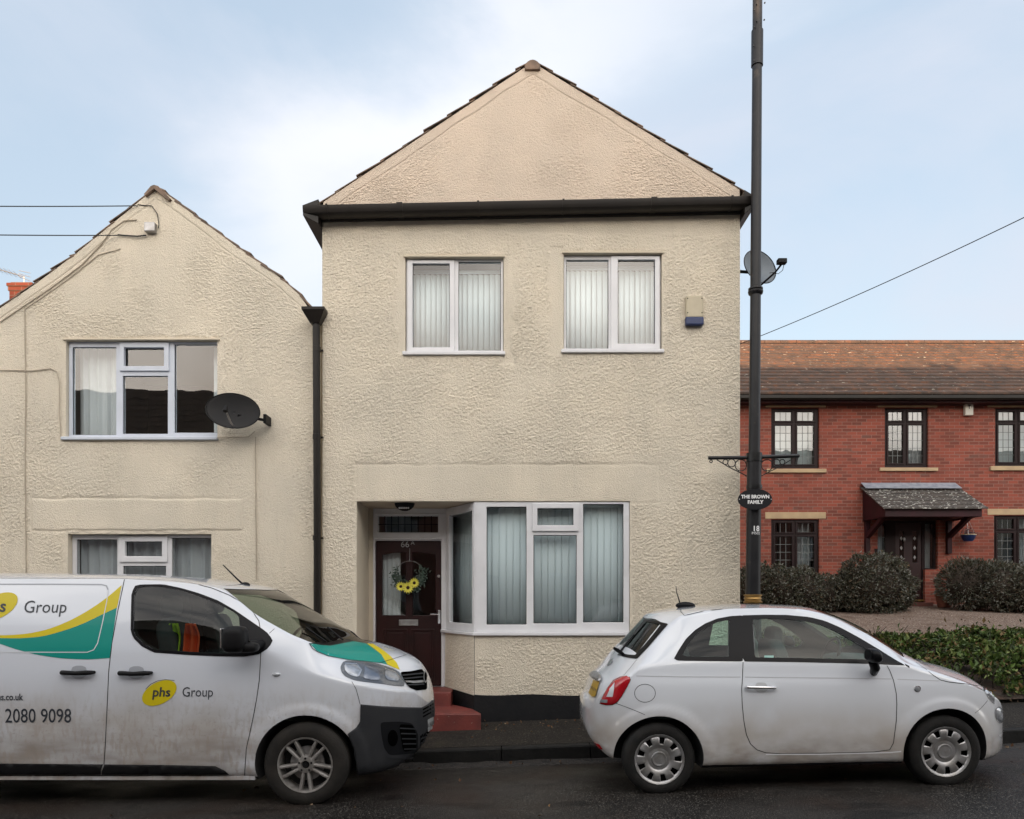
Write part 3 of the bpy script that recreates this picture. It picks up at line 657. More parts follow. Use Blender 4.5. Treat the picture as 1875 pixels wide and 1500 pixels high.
# ================================================================ left house
YL = 9.26
def build_left():
    H = thing('cottage', (X(250, YL), YL, 0), 'lower cream roughcast house on the left with steep gable and a three-light upper window', 'house')
    pts = [(-260, 720), (0, 567), (69, 520), (142, 465), (286, 346), (312, 362), (355, 395), (433, 453), (473, 480), (513, 510), (548, 541), (566, 566), (576, 572)]
    rx = [X(p[0], YL) for p in pts]; rz = [Z(p[1], YL) for p in pts]
    xl = X(-200, YL); xr = X(588, YL)
    roofz = lambda x: float(np.interp(x, rx, rz))+.006
    W1 = pr(YL, 121, 398, 623, 802); W2 = pr(YL, 124, 387, 978, 1180)
    zg = Z(620, YL)
    sm = [(X(60, YL), X(443, YL), Z(970, YL), Z(915, YL), .012), (W1[0]-.05, W1[0], W1[2], W1[3], 0), (W1[1], W1[1]+.04, W1[2], W1[3], 0)]
    zlo = Z(705, YL)
    def rf2(x): return max(roofz(x), Z(618, YL)) if x > X(-60, YL) else max(roofz(x), Z(618, YL))
    rough_front('wall', render_lo, X(-60, YL), xr, -.5, YL, lambda x: max(roofz(x), Z(610, YL)), Z(616, YL), [W1, W2], sm, H, band=.09)
    mb = MB(); D = 10; xe = X(-330, YL)
    mb.add([(X(-60, YL), YL, -.5), (xe, YL, -.5), (xe, YL, Z(790, YL)), (X(-60, YL), YL, roofz(X(-60, YL)))], [(0, 3, 2, 1)])
    mb.add([(xr, YL, -.5), (xr, YL+D, -.5), (xr, YL+D, rz[-1]), (xr, YL, rz[-1])], [(0, 3, 2, 1)])
    mb.add([(xe, YL+.2, -.5), (xe, YL+D, -.5), (xe, YL+D, Z(790, YL)), (xe, YL+.2, Z(790, YL))], [(0, 1, 2, 3)]); mb.build('side_wall', smooth_rd, H)
    rr = random.Random(8); mb = MB()
    seg = [(-330, 770), (0, 566), (142, 464), (284, 344)]
    for a, b in zip(seg[:-1], seg[1:]): tiles_edge(mb, (X(a[0], YL), Z(a[1]+2, YL)), (X(b[0], YL), Z(b[1]+2, YL)), YL-.0, D, .27, .014, rr=rr)
    seg = [(570, 566), (549, 540), (513, 509), (433, 451), (355, 393), (290, 344)]
    for a, b in zip(seg[:-1], seg[1:]): tiles_edge(mb, (X(a[0], YL), Z(a[1]+3, YL)), (X(b[0], YL), Z(b[1]+3, YL)), YL-.0, D, .24, .022, rr=rr)
    rf = mb.build('roof', tile_m, H, bevel=.004)
    mb = MB(); px, pz = X(286, YL), Z(352, YL); y = YL-.06
    while y < YL+D:
        prof = [(px-.12, pz-.05), (px-.04, pz+.045), (px, pz+.06), (px+.05, pz+.045), (px+.20, pz-.11), (px+.17, pz-.13), (px, pz+.01), (px-.11, pz-.075)]
        mb.prism(prof, y, y+.43); y += .45
    mb.build('ridge_tiles', tile_m, rf, bevel=.005)
    # verge mortar flecks
    for (o, gs, sash, sg, cur) in ((W1, [(128, 209, 633, 795), (221, 304, 686, 793), (316, 396, 628, 791)], (216, 307, 625, 678), (225, 298, 635, 669), 1),
                                   (W2, [(133, 208, 987, 1176), (219, 298, 1036, 1176), (309, 385, 984, 1176)], (213, 302, 981, 1029), (224, 292, 991, 1018), 2)):
        dp = .05 if cur == 1 else .085
        Yf = YL+dp; k = 1.0
        gg = [pr(YL, *q) for q in gs]; S = pr(YL, *sash); G = pr(YL, *sg)
        m_ = upvc_bl if cur == 1 else upvc
        w = frame_part('window', (o[0]+.006, o[1]-.004, o[2]+.01, o[3]-.008), gg+[(S[0]+.02, S[1]-.02, S[2]+.015, S[3]-.015)], H, Yf, m=m_)
        frame_part('sash', S, [G], w, Yf-.024, dep=.05, m=m_)
        for q in gg+[G]: pane((q[0]-.004, q[1]+.004, q[2]-.004, q[3]+.004), Yf+.028, w)
        bd = MB()
        for Gg in gg+[G]:
            gridsolid((Gg[0]-.001, Gg[1]+.001, Gg[2]-.001, Gg[3]+.001), [(Gg[0]+.006, Gg[1]-.006, Gg[2]+.006, Gg[3]-.006)], Yf+.020, Yf+.024, mb=bd)
        bd.build('glazing_gasket', black_pl, w)
        MB().box(o[0]-.04, o[1]+.01, YL-.05, Yf, o[2]-.03, o[2]+.008).build('sill', m_, w, bevel=.007)
        if cur == 1:
            MB().box(o[0]-.03, o[1]+.03, YL-.03, Yf, o[3]-.004, o[3]+.016).build('drip_strip', smooth_rd, w, bevel=.004)
            curtain(gg[0][0]-.04, gg[0][1]-.07, o[2], o[3], Yf+.22, w, m=net_m, amp=.02, per=.10, seed=1)
            curtain(gg[2][1]-.14, gg[2][1]+.05, o[2], o[3], Yf+.22, w, m=net_m, amp=.02, per=.09, seed=2)
        else:
            curtain(o[0]+.03, gg[1][0]-.02, o[2], o[3], Yf+.16, w, m=drape_m, amp=.02, per=.13, seed=3)
            curtain(gg[1][0]-.02, o[1]-.02, o[2], o[3], Yf+.17, w, m=drape_m, amp=.02, per=.15, seed=4)
    mb = MB()
    for q in (W1, W2):
        x0, x1 = q[0]-.25, q[1]+.25; z0, z1 = q[2]-.3, q[3]+.15; y0, y1 = YL+.125, YL+2.6
        mb.add([(x0, y0, z0), (x1, y0, z0), (x1, y1, z0), (x0, y1, z0), (x0, y0, z1), (x1, y0, z1), (x1, y1, z1), (x0, y1, z1)], [(0, 3, 2, 1), (4, 5, 6, 7), (1, 2, 6, 5), (3, 7, 6, 2), (0, 4, 7, 3)])
    mb.build('interior', room_m, H)
    # small junction box and the cables clipped to the gable
    b = W(275, 417, YL-.05)
    MB().box(b.x-.065, b.x+.065, YL-.075, YL-.006, b.z-.055, b.z+.06).build('junction_box', silver, H, bevel=.012)
build_left()

def wall_cable(pts, Y, name, label, r=.006, m=wcable_m, group=None):
    P = []
    for a, b in zip(pts[:-1], pts[1:]):
        for k in range(8): t = k/8; P.append(W(a[0]+(b[0]-a[0])*t, a[1]+(b[1]-a[1])*t, Y))
    P.append(W(*pts[-1], Y)); P = [p+Vector((random.uniform(-.002, .002), 0, random.uniform(-.002, .002))) for p in P]
    o = MB().tube(P, r, 6).build(name, m, smooth=True); return tag(o, label, 'cable', group)
YW = YL-.02
wall_cable([(45, 562), (47, 700), (46, 860), (48, 1060)], YW, 'wall_cable', 'thin painted cable running straight down the far left of the cream wall')
wall_cable([(468, 800), (468, 900), (470, 1062)], YW, 'wall_cable', 'thin painted cable running down the wall below the satellite dish beside the window')
wall_cable([(0, 678), (60, 679), (92, 675), (104, 680), (109, 700), (109, 760), (112, 806), (200, 808), (380, 802), (455, 800), (467, 790)], YW, 'wall_cable', 'cable looping round the upper left window and under its sill to the dish')
wall_cable([(252, 375), (278, 377), (288, 392), (291, 410), (290, 418)], YW, 'wall_cable', 'short curled black cable running into the grey box near the gable peak', .005, cable_m)
wall_cable([(216, 430), (250, 433), (268, 431)], YL-.03, 'cable_clamp', 'black cable end clamp just below the grey box on the left gable', .009, cable_m)
wall_cable([(250, 403), (228, 404), (205, 420), (185, 448), (150, 485), (90, 530), (40, 563), (0, 590)], YL-.018, 'wall_cable', 'dark cable following the left slope of the small gable down to the left edge', .007, wcable_m)
wall_cable([(220, 456), (180, 467), (120, 515), (46, 566)], YL-.018, 'wall_cable', 'thin cable forking off beside the left verge of the small gable', .005, wcable_m)
def air_cable(a, b, sag, label, r=.006):
    P = [a.lerp(b, k/30)-Vector((0, 0, sag*4*(k/30)*(1-k/30))) for k in range(31)]
    return tag(MB().tube(P, r, 6).build('overhead_cable', cable_m, smooth=True), label, 'cable', 'overhead cables')
air_cable(W(252, 377, YL-.02), W(-900, 352, 7.0), .05, 'upper of two overhead cables reaching the small gable from the left')
air_cable(W(218, 431, YL-.02), W(-900, 398, 7.0), .05, 'lower of two overhead cables reaching the small gable from the left')
air_cable(W(1340, 636, 15.5), W(2150, 262, 9.0), .10, 'overhead cable rising to the right across the sky above the brick house', .007)

# ---- drainpipe with hopper
def build_pipe():
    T_ = thing('drainpipe', (X(581, 9.08), 9.08, 0), 'black drainpipe with square hopper head between the two cream houses', 'drainpipe')
    x = X(581, 9.08); Y = 9.08; zt_ = Z(592, Y)
    P = MB().tube([(x, Y, 0.0), (x, Y, 2.5), (x-.012, Y, zt_)], .044, 20).build('pipe', gut_m, T_, smooth=True)
    for py in (640, 800, 985):
        z = Z(py, Y); MB().lathe([(.044, -.03), (.048, -.028), (.048, .028), (.044, .03)], 20, 'Z', (x-.006, Y, z)).box(x-.06, x+.06, Y+.03, Y+.055, z-.010, z+.010).build('pipe_clip', gut_m, T_)
    a = (X(557, Y)-.0, X(597, Y)); b = (X(570, Y), X(586, Y)); z1, z0 = Z(567, Y), Z(593, Y)
    V = [(a[0], Y-.10, z1), (a[1], Y-.10, z1), (a[1], Y+.07, z1), (a[0], Y+.07, z1), (a[0], Y-.10, z1-.03), (a[1], Y-.10, z1-.03), (a[1], Y+.07, z1-.03), (a[0], Y+.07, z1-.03), (b[0], Y-.05, z0), (b[1], Y-.05, z0), (b[1], Y+.05, z0), (b[0], Y+.05, z0)]
    Fc = [(0, 1, 5, 4), (1, 2, 6, 5), (2, 3, 7, 6), (3, 0, 4, 7), (4, 5, 9, 8), (5, 6, 10, 9), (6, 7, 11, 10), (7, 4, 8, 11), (8, 9, 10, 11)]
    obj('hopper', V, Fc, gut_m, T_, bevel=.004, solid=-.008)
build_pipe()
# ---- overdoor lamp
c = W(741, 925, YM+.20)
L_ = thing('bulkhead_lamp', tuple(c), 'dark half-round bulkhead lamp above the front door', 'lamp')
m1 = MB().ell((c.x, c.y, Z(921, YM+.2)), (.125, .09, .10)); m1.v = [(v[0], v[1], min(v[2], zt0)) for zt0 in [Z(921, YM+.2)-.002] for v in m1.v]
m1.build('lamp_body', black_pl, L_, smooth=True)
mb = MB()
for k in range(6): mb.box(c.x-.06+k*.022, c.x-.046+k*.022, c.y-.096, c.y-.07, c.z-.055, c.z-.035)
mb.build('lamp_grille', silver, L_)
# ---- wreath
c = W(750, 1052, YD-.03)
Wr = thing('door_wreath', tuple(c), 'hoop wreath with yellow sunflowers and green leaves hanging on the dark red door', 'wreath')
yel = mat('yellow_petal', (.80, .75, .12), .7, col2=(.68, .60, .06), vs=60); lf_g = mat('leaf_green', (.05, .085, .06), .6, col2=(.10, .13, .11), vs=30)
rr_ = .175; MB().tube([(c.x+rr_*math.cos(a), c.y, c.z+rr_*math.sin(a)) for a in np.linspace(0, 2*math.pi, 40)], .004, 6).build('hoop', silver, Wr, smooth=True)
MB().tube([(c.x, c.y, c.z+rr_), (c.x, c.y+.02, Z(1004, YD))], .003, 5).build('ribbon', silver, Wr)
rnd = random.Random(5); mb = MB()
for k in range(620):
    a = rnd.choice([rnd.gauss(-2.7, .38), rnd.gauss(-.25, .42), rnd.gauss(-1.5, .5)]); r = rr_+rnd.gauss(0, .03); p = Vector((c.x+r*math.cos(a), c.y-rnd.uniform(0, .05), c.z+r*math.sin(a)))
    d = Vector((rnd.uniform(-1, 1), rnd.uniform(-.6, .2), rnd.uniform(-1, 1))).normalized()*.035; n_ = d.orthogonal().normalized()*.011
    mb.add([p, p+d*.5+n_, p+d, p+d*.5-n_], [(0, 1, 2, 3)])
mb.build('greenery', lf_g, Wr)
for dx, dz, s_ in ((-.105, -.155, .050), (-.012, -.170, .060), (.068, -.110, .052)):
    fl = MB()
    for k in range(14):
        a = k*2*math.pi/14; d = Vector((math.cos(a), -.25, math.sin(a))); pp = Vector((c.x+dx, c.y-.06, c.z+dz)); sd_ = Vector((-math.sin(a), 0, math.cos(a)))*s_*.25
        fl.add([pp, pp+d*s_*.7+sd_, pp+d*s_*1.35, pp+d*s_*.7-sd_], [(0, 1, 2, 3)])
    f_ = fl.build('sunflower', yel, Wr); MB().ell((c.x+dx, c.y-.066, c.z+dz), (s_*.38, .012, s_*.38)).build('flower_centre', mat('seed_brown', (.04, .02, .01), .9), f_, smooth=True)
# ---- alarm box on main house
c = W(1269, 572, YM-.03)
A_ = thing('alarm_box', tuple(c), 'cream alarm box with dark blue lower edge beside the upper right window', 'alarm box')
mb = MB().box(X(1254, YM), X(1285, YM), YM-.075, YM-.012, Z(585, YM), Z(545, YM)); mb.build('casing', cream_pl, A_, bevel=.014)
MB().box(X(1253, YM), X(1286, YM), YM-.082, YM-.012, Z(599, YM), Z(584, YM)).build('strobe', blue_pl, A_, bevel=.014)
mb = MB()
for a_ in (1256.5, 1282.5):
    for b_ in (551, 577): mb.lathe([(0, 0), (.007, .0), (.007, .004)], 10, 'Y', (X(a_, YM), YM-.079, Z(b_, YM)))
mb.build('screw', black_pl, A_)

# ---- satellite dishes
dish_m = mat('dark_mesh_dish', (.019, .019, .020), .75, spec=.25, col2=(.024, .023, .023), vs=5); dishg = mat('grey_blue_dish', (.13, .16, .19), .55, col2=(.16, .19, .22), vs=6)
def dish(c, rx, rz, yaw, pitch, roll, m, T_, depth=.06):
    Rm = Matrix.Rotation(yaw, 3, 'Z') @ Matrix.Rotation(pitch, 3, 'X') @ Matrix.Rotation(roll, 3, 'Y')
    V = []; Fc = []; NR, NS = 10, 48
    for i in range(NR+1):
        t = i/NR
        for k in range(NS):
            a = 2*math.pi*k/NS; V.append(Vector(c)+Rm @ Vector((rx*t*math.cos(a), depth*(1-t*t)-depth*.5, rz*t*math.sin(a))))
    Fc = [(i*NS+k, i*NS+(k+1) % NS, (i+1)*NS+(k+1) % NS, (i+1)*NS+k) for i in range(NR) for k in range(NS)]
    obj('reflector', V, Fc, m, T_, smooth=True, sharp=0, solid=.006)
    mb = MB().tube([Vector(c)+Rm @ Vector((rx*math.cos(a), -depth*.5, rz*math.sin(a))) for a in np.linspace(0, 2*math.pi, 60)], .005, 6); mb.build('rim', black_pl, T_, smooth=True)
    return Rm
c = Vector(W(427.5, 754, 8.98))
D1 = thing('satellite_dish', tuple(c), 'black oval satellite dish on the left house beside the upper window', 'satellite dish')
Rm = dish(c, .312, .212, R(6), R(-8), R(7), dish_m, D1)
MB().tube([c+Vector((.04, .03, -.03)), c+Vector((.2, .09, -.05)), c+Vector((.34, .16, -.07))], .018, 8).build('arm', black_pl, D1)
MB().box(c.x+.325, c.x+.36, 9.05, 9.25, c.z-.115, c.z-.01).build('wall_bracket', black_pl, D1, bevel=.004)
MB().tube([c+Vector((.02, -.01, -.19)), c+Vector((.025, -.16, -.16)), c+Vector((.02, -.30, -.05))], .010, 8).build('feed_arm', silver, D1)
MB().tube([c+Vector((.02, -.31, -.07)), c+Vector((.018, -.27, -.0))], [.026, .02], 12).build('receiver_head', black_pl, D1)
c = Vector(W(1389, 491, 9.45))
D2 = thing('satellite_dish', tuple(c), 'grey round satellite dish behind the lamp post at the right corner of the tall house', 'satellite dish')
dish(c, .235, .215, R(20), R(-10), R(20), dishg, D2)
MB().tube([c+Vector((-.10, .05, -.03)), Vector((X(1357, 9.3), 9.5, c.z-.02))], .02, 8).build('wall_bracket', black_pl, D2)
MB().tube([c+Vector((.02, -.02, -.22)), c+Vector((.15, -.16, -.12)), c+Vector((.22, -.22, -.03))], .012, 8).build('feed_arm', black_pl, D2)
MB().box(c.x+.15, c.x+.26, c.y-.27, c.y-.19, c.z-.05, c.z+.01).build('receiver_head', black_pl, D2, bevel=.01)
MB().tube([c+Vector((.24, -.22, -.03)), c+Vector((.22, -.22, -.12)), c+Vector((.17, -.21, -.16)), c+Vector((.12, -.18, -.13)), c+Vector((.09, -.14, -.12))], .004, 6).build('cable', cable_m, D2)

# ---- chimney and aerial behind the left roof
YC_ = 13.2
Ch = thing('chimney_stack', tuple(W(38, 560, YC_)), 'red brick chimney stack behind the left roof edge', 'chimney')
x0, x1 = X(14, YC_), X(62, YC_); z1 = Z(516, YC_)
mb = MB().box(x0+.03, x1-.03, YC_, YC_+.5, 3.5, z1-.09); mb.build('stack', brick_c, Ch)
MB().box(x0+.012, x1-.012, YC_-.02, YC_+.52, z1-.16, z1-.085).box(x0, x1, YC_-.04, YC_+.54, z1-.085, z1-.03).box(x0+.04, x1-.04, YC_+.01, YC_+.49, z1-.03, z1).build('oversailing_course', brick_c, Ch, bevel=.006)
Ae = thing('television_aerial', tuple(W(44, 516, YC_+.2)), 'small television aerial on top of the red brick chimney', 'aerial')
al = mat('aluminium', (.6, .55, .5), .35, metal=.9); p = W(40, 505, YC_+.2)
mb = MB().tube([(p.x+.04, p.y, z1-.03), (p.x+.04, p.y, z1+.16)], .012, 8).tube([W(-70, 474, YC_-.3), W(45, 507, YC_+.25)], .009, 6); mb.build('boom', al, Ae)
mb = MB()
for k in range(12):
    q = W(-70, 474, YC_-.3).lerp(W(45, 507, YC_+.25), .05+k*.075); mb.tube([q+Vector((-.02, -.09, .03)), q+Vector((.02, .09, -.03))], .004, 5)
for dz in (-.05, 0, .05): mb.tube([W(38, 503, YC_)+Vector((0, -.05, dz)), W(47, 503, YC_)+Vector((.02, .10, dz*1.4))], .006, 5)
mb.build('element', al, Ae)

# ---- lamp post
YP = 8.82
def build_post():
    xb = X(1380, YP); P = thing('street_lamp_post', (xb, YP, kt(3)), 'tall dark street lamp post with collar and gilt band beside the tall house', 'lamp post')
    xt = lambda py: X(float(np.interp(py, [-200, 0, 533, 900, 1100], [1388, 1387, 1383.5, 1380.5, 1378.5])), YP)
    def seg(pa, pb, ra, rb, nm='shaft', m=lamp_pt, n=24):
        N = 10; pts = []; rs = []
        for k in range(N+1):
            py = pa+(pb-pa)*k/N; pts.append((xt(py), YP, Z(py, YP))); rs.append(ra+(rb-ra)*k/N)
        return MB().tube(pts, rs, n).build(nm, m, P, smooth=True, sharp=50)
    s_ = YP/F
    seg(-140, 60, 8.6*s_, 8.6*s_); seg(57, 121, 10.6*s_, 10.6*s_, 'sleeve'); seg(120, 533, 8.7*s_, 9.6*s_); seg(533, 835, 9.4*s_, 10.2*s_)
    seg(836, 1096, 12.6*s_, 13.2*s_, 'lower_shaft'); 
    pyb = HZ+(CAMZ-kt(3)+.1)*F/YP
    seg(1096, pyb, 14.5*s_, 16*s_, 'base_column')
    z = Z(533, YP); x = xt(533)
    MB().lathe([(9.5*s_, -.05), (12.5*s_, -.035), (13.5*s_, -.015), (13.5*s_, -.002), (11*s_, .005), (13*s_, .015), (13*s_, .03), (9.6*s_, .04)], 28, 'Z', (x, YP, z)).build('collar', lamp_pt, P, smooth=True)
    z = Z(1097, YP); x = xt(1097)
    MB().lathe([(13*s_, -.05), (16.5*s_, -.045), (17*s_, -.03), (14.6*s_, -.02), (14.6*s_, -.005), (16*s_, .0), (15.5*s_, .012), (14.4*s_, .018), (14.4*s_, .03), (16.5*s_, .035), (16.5*s_, .05), (13*s_, .055)], 28, 'Z', (x, YP, z)).build('gilt_band', brass, P, smooth=True, sharp=50)
    mb = MB()
    for (a, b_) in ((1382, 15), (1397, 13), (1378, 26), (1396, 44), (1382, 46), (1378, 57), (1376.5, 91), (1377, 118)): mb.lathe([(0, -.012), (.008, -.012), (.009, 0)], 8, 'Y', (X(a, YP), YP-.058, Z(b_, YP)))
    mb.build('bolt', lamp_pt, P)
    # white number lettered on the post, wrapped round it
    def wrap(cx, cz, r):
        def f(u, v): a = u/r; return (xt(970)+r*math.sin(a)+cx*0, YP-r*math.cos(a)-.0015, cz+v)
        return f
    r = 13.0*s_
    text('18', .085, lambda u, v: wrap(0, Z(969.5, YP), r)(u+.004, v), 'number', white_pt, P, align='CENTER', bold=.002, sub=.02)
    text('M502', .044, lambda u, v: wrap(0, Z(977.5, YP), r)(u+.004, v), 'number', white_pt, P, align='CENTER', sub=.02)
    # sign bracket: two arms with scrolls
    B = thing('hanging_sign_bracket', (xt(838), YP, Z(838, YP)), 'black wrought iron sign bracket with scroll rings clamped on the lamp post', 'bracket')
    zt_ = Z(838, YP); x0 = X(1297, YP); x1 = X(1463, YP); xc = xt(838)
    MB().tube([(x0, YP, zt_-.004), (xc, YP, zt_)], .021, 14).tube([(xc, YP, zt_+.002), (x1, YP, zt_+.02)], .021, 14).build('arm', blk_pt, B, smooth=True, sharp=50)
    for dz in (0, -.34): MB().lathe([(12.6*s_, -.05+(.03 if dz else 0)), (14.2*s_, -.05+(.03 if dz else 0)), (14.2*s_, .05-(.03 if dz else 0)), (12.6*s_, .05-(.03 if dz else 0))], 24, 'Z', (xc, YP, zt_+dz)).build('clamp', blk_pt, B, smooth=True)
    mb = MB()
    def ring(px, py, rp): mb.tube([(X(px, YP)+rp*s_*math.cos(a), YP, Z(py, YP)+rp*s_*math.sin(a)) for a in np.linspace(0, 2*math.pi, 25)], .0055, 6)
    for sgn in (-1, 1):
        cx = 1380.5
        for dx, py, rp in ((24, 852, 10.5), (41, 848, 7), (52, 846, 4.6)): ring(cx+sgn*dx, py, rp)
        mb.tube([W(cx+sgn*68, 842, YP), W(cx+sgn*45, 856, YP), W(cx+sgn*28, 864, YP), W(cx+sgn*13, 872, YP)], .006, 6)
    ring(1302, 845, 2.4); mb.tube([W(1460, 838, YP), W(1457, 851, YP)], .012, 8)
    mb.build('scroll', blk_pt, B, smooth=True)
    S = thing('oval_sign', (X(1382, YP-.12), YP-.13, Z(915, YP-.13)), 'black oval sign reading THE BROWN FAMILY on the lamp post', 'sign')
    ys = YP-.125; cx, cz = X(1382.5, ys), Z(914.5, ys); rx = 31.3*ys/F; rz = 19.3*ys/F
    MB().lathe([(0, -.008), (1, -.008), (1.0, .004), (0, .004)], 64, 'Y', (0, 0, 0)).v
    mb = MB().lathe([(0.001, -.010), (.985, -.010), (1, -.006), (1, .006), (.001, .006)], 64, 'Y'); mb.v = [(cx+v[0]*rx, ys+v[1], cz+v[2]*rz) for v in mb.v]; mb.build('board', mat('black_sign', (.005, .0055, .008), .55, spec=.3), S)
    text('THE BROWN', .054, lambda u, v: (cx+u, ys-.0125, cz+.027+v), 'lettering', white_pt, S, align='CENTER', bold=.0022)
    text('FAMILY', .054, lambda u, v: (cx+u, ys-.0125, cz-.034+v), 'lettering', white_pt, S, align='CENTER', bold=.0022)
    mb = MB()
    for sx in (-1, 1): mb.lathe([(0, -.004), (.006, -.003), (.007, 0)], 10, 'Y', (cx+sx*rx*.93, ys-.010, cz))
    mb.build('screw', silver, S)
build_post()
# ================================================================ brick house
YB = 17.6
def build_brick():
    H = thing('brick_house', (X(1700, YB), YB, 1.36), 'red brick house with brown tiled roof and leaded windows behind the small car', 'house')
    xl, xr = 2.9, X(2080, YB); z0 = 1.1; ze = Z(722, YB)
    tops = [(1412, 1500, 747, 858, 0), (1620, 1700, 747, 856, 1), (1822, 1908, 747, 854, 0)]
    lows = [(1412, 1500, 951, 1062, 2), (1820, 1906, 944, 1056, 2)]
    wins = [pr(YB, a, b, c, d) for a, b, c, d, _ in tops+lows]; dopen = pr(YB, 1607, 1717, 945, 1103); 
    dl = (X(1607, YB), X(1694, YB), 0, Z(952, YB)); dlr = (X(1694, YB)-.001, X(1717, YB), Z(1043, YB), Z(952, YB))
    gridsolid((xl, xr, z0, ze+.05), wins+[dl, dlr], YB, YB+.25).build('wall', brick_m, H)
    mb = MB(); mb.add([(xl, YB+.01, z0), (xl, YB+8, z0), (xl, YB+8, ze), (xl, YB+4, ze+2.3), (xl, YB+.01, ze)], [(0, 1, 2, 3, 4)]); mb.add([(xr, YB+.01, z0), (xr, YB+8, z0), (xr, YB+8, ze), (xr, YB+4, ze+2.3), (xr, YB+.01, ze)], [(4, 3, 2, 1, 0)]); mb.build('side_wall', brick_m, H)
    # roof: courses of tiles
    Ye, Yr = 17.30, 21.6; zr_ = Z(629, Yr); za = Z(722, Ye); n = 17; mb = MB(); rr = random.Random(3)
    for k in range(n):
        t0, t1 = k/n, (k+1)/n; ya, yb = Ye+(Yr-Ye)*t0, Ye+(Yr-Ye)*t1+.06; z_a, z_b = za+(zr_-za)*t0, za+(zr_-za)*t1+.035
        x = xl-.3+(k % 2)*.16
        while x < xr+.3:
            x2 = min(x+.33, xr+.3); l = rr.uniform(0, .008); N = 1
            mb.add([(x, ya, z_a+.045+l), (x2, ya, z_a+.045+l), (x2, yb, z_b+.012), (x, yb, z_b+.012), (x, ya, z_a+.005+l), (x2, ya, z_a+.005+l), (x, ya+.07, z_a-.02), (x2, ya+.07, z_a-.02)], [(0, 1, 2, 3), (4, 5, 1, 0), (6, 7, 5, 4)])
            x = x2+.004
    rf = mb.build('roof', tile_o, H)
    MB().add([(xl-.3, Yr, zr_-.02), (xr+.3, Yr, zr_-.02), (xr+.3, Yr+4.3, za-.1), (xl-.3, Yr+4.3, za-.1), (xl-.3, Ye+.02, za-.02), (xr+.3, Ye+.02, za-.02)], [(0, 1, 2, 3), (4, 5, 1, 0)]).build('roof_back', tile_o, rf)
    mb = MB(); x = xl-.3
    while x < xr+.3:
        prof = [(.14*math.cos(a), .12*math.sin(a)) for a in np.linspace(0, math.pi, 8)]; V = [(xx, Yr+p[0], zr_-.03+p[1]) for xx in (x, min(x+.44, xr+.3)) for p in prof]
        mb.add(V, [(i, i+1, i+9, i+8) for i in range(7)]+[tuple(range(8)), tuple(range(15, 7, -1))]); x += .45
    mb.build('ridge_tiles', tile_o, rf)
    zg = Z(725, 17.28)
    pf = [(-.06, .05), (-.06, -.02), (-.03, -.055), (.03, -.055), (.06, -.02), (.06, .05)]
    V = [(x, 17.22+a, zg-.055+b) for x in (xl-.3, xr+.3) for a, b in pf]
    MB().add(V, [(i, i+1, i+7, i+6) for i in range(5)]+[tuple(range(6)), tuple(range(11, 5, -1))]).build('gutter', gut_m, H, smooth=True, sharp=30)
    mb = MB().box(xl-.3, xr+.3, 17.285, 17.31, Z(737, 17.3), zg-.01).box(xl-.3, xr+.3, 17.31, YB-.003, Z(737, 17.3)+.0, Z(737, 17.3)+.015); mb.build('fascia_board', mar_m, H)
    # windows
    lead = mat('lead_cames', (.16, .17, .17), .6); glb = glassmat('leaded_glass', (.70, .74, .73), 2.3, .06)
    def cas(q, typ):
        x0, x1, z0_, z1_ = q; w = x1-x0; xm = (x0+x1)/2; Yf = YB+.05; fw = .055
        zt_ = z1_-(z1_-z0_)*(.235 if typ != 2 else .24)
        ps = [(x0+fw+.045, xm-.06, zt_+.035, z1_-.075), (xm+.06, x1-fw-.045, zt_+.035, z1_-.075), (x0+fw+.045, xm-.06, z0_+.10, zt_-.06), (xm+.06, x1-fw-.045, z0_+.10, zt_-.06)]
        W_ = gridsolid((x0+.004, x1-.004, z0_+.004, z1_-.004), ps, Yf, Yf+.07).build('window', brn_m, H, bevel=.006)
        sh = MB()
        for p in ps: gridsolid((p[0]-.04, p[1]+.04, p[2]-.03, p[3]+.03), [(p[0]+.004, p[1]-.004, p[2]+.004, p[3]-.004)], Yf-.02, Yf-.001, mb=sh)
        sh.build('casement', brn_m, W_, bevel=.005)
        lm = MB()
        for i, p in enumerate(ps):
            pane((p[0]-.004, p[1]+.004, p[2]-.004, p[3]+.004), Yf+.022, W_, glb)
            nx = 3; nz = 2 if i < 2 else 5
            for k in range(1, nx): x = p[0]+(p[1]-p[0])*k/nx; lm.box(x-.005, x+.005, Yf+.014, Yf+.02, p[2], p[3])
            if i >= 2:
                for k in range(1, nz): z = p[2]+(p[3]-p[2])*k/nz; lm.box(p[0], p[1], Yf+.0135, Yf+.0205, z-.005, z+.005)
        lm.build('leading', lead, W_)
        if typ == 0:   # lit by daylight on a pale blind
            MB().add([(x0+.05, Yf+.25, z0_), (x1-.05, Yf+.25, z0_), (x1-.05, Yf+.25, z1_), (x0+.05, Yf+.25, z1_)], [(0, 1, 2, 3)]).build('blind', blind_m, W_)
        elif typ == 1:
            curtain(x1-.32, x1-.02, z0_, z1_, Yf+.22, W_, m=drape_m, per=.1, seed=5)
            MB().lathe([(.001, 0), (.05, 0), (.06, .1), (.03, .16), (.02, .2)], 12, 'Z', (x1-.40, Yf+.16, z0_+.0)).ell((x1-.40, Yf+.16, z0_+.28), (.09, .06, .09), 1, 8, 5).build('vase', blind_m, W_)
        else:
            curtain(x1-.42, x1-.08, z0_, z1_, Yf+.25, W_, m=drape_m, per=.09, seed=6)
    for q, t in zip(wins, [v[4] for v in tops+lows]): cas(q, t)
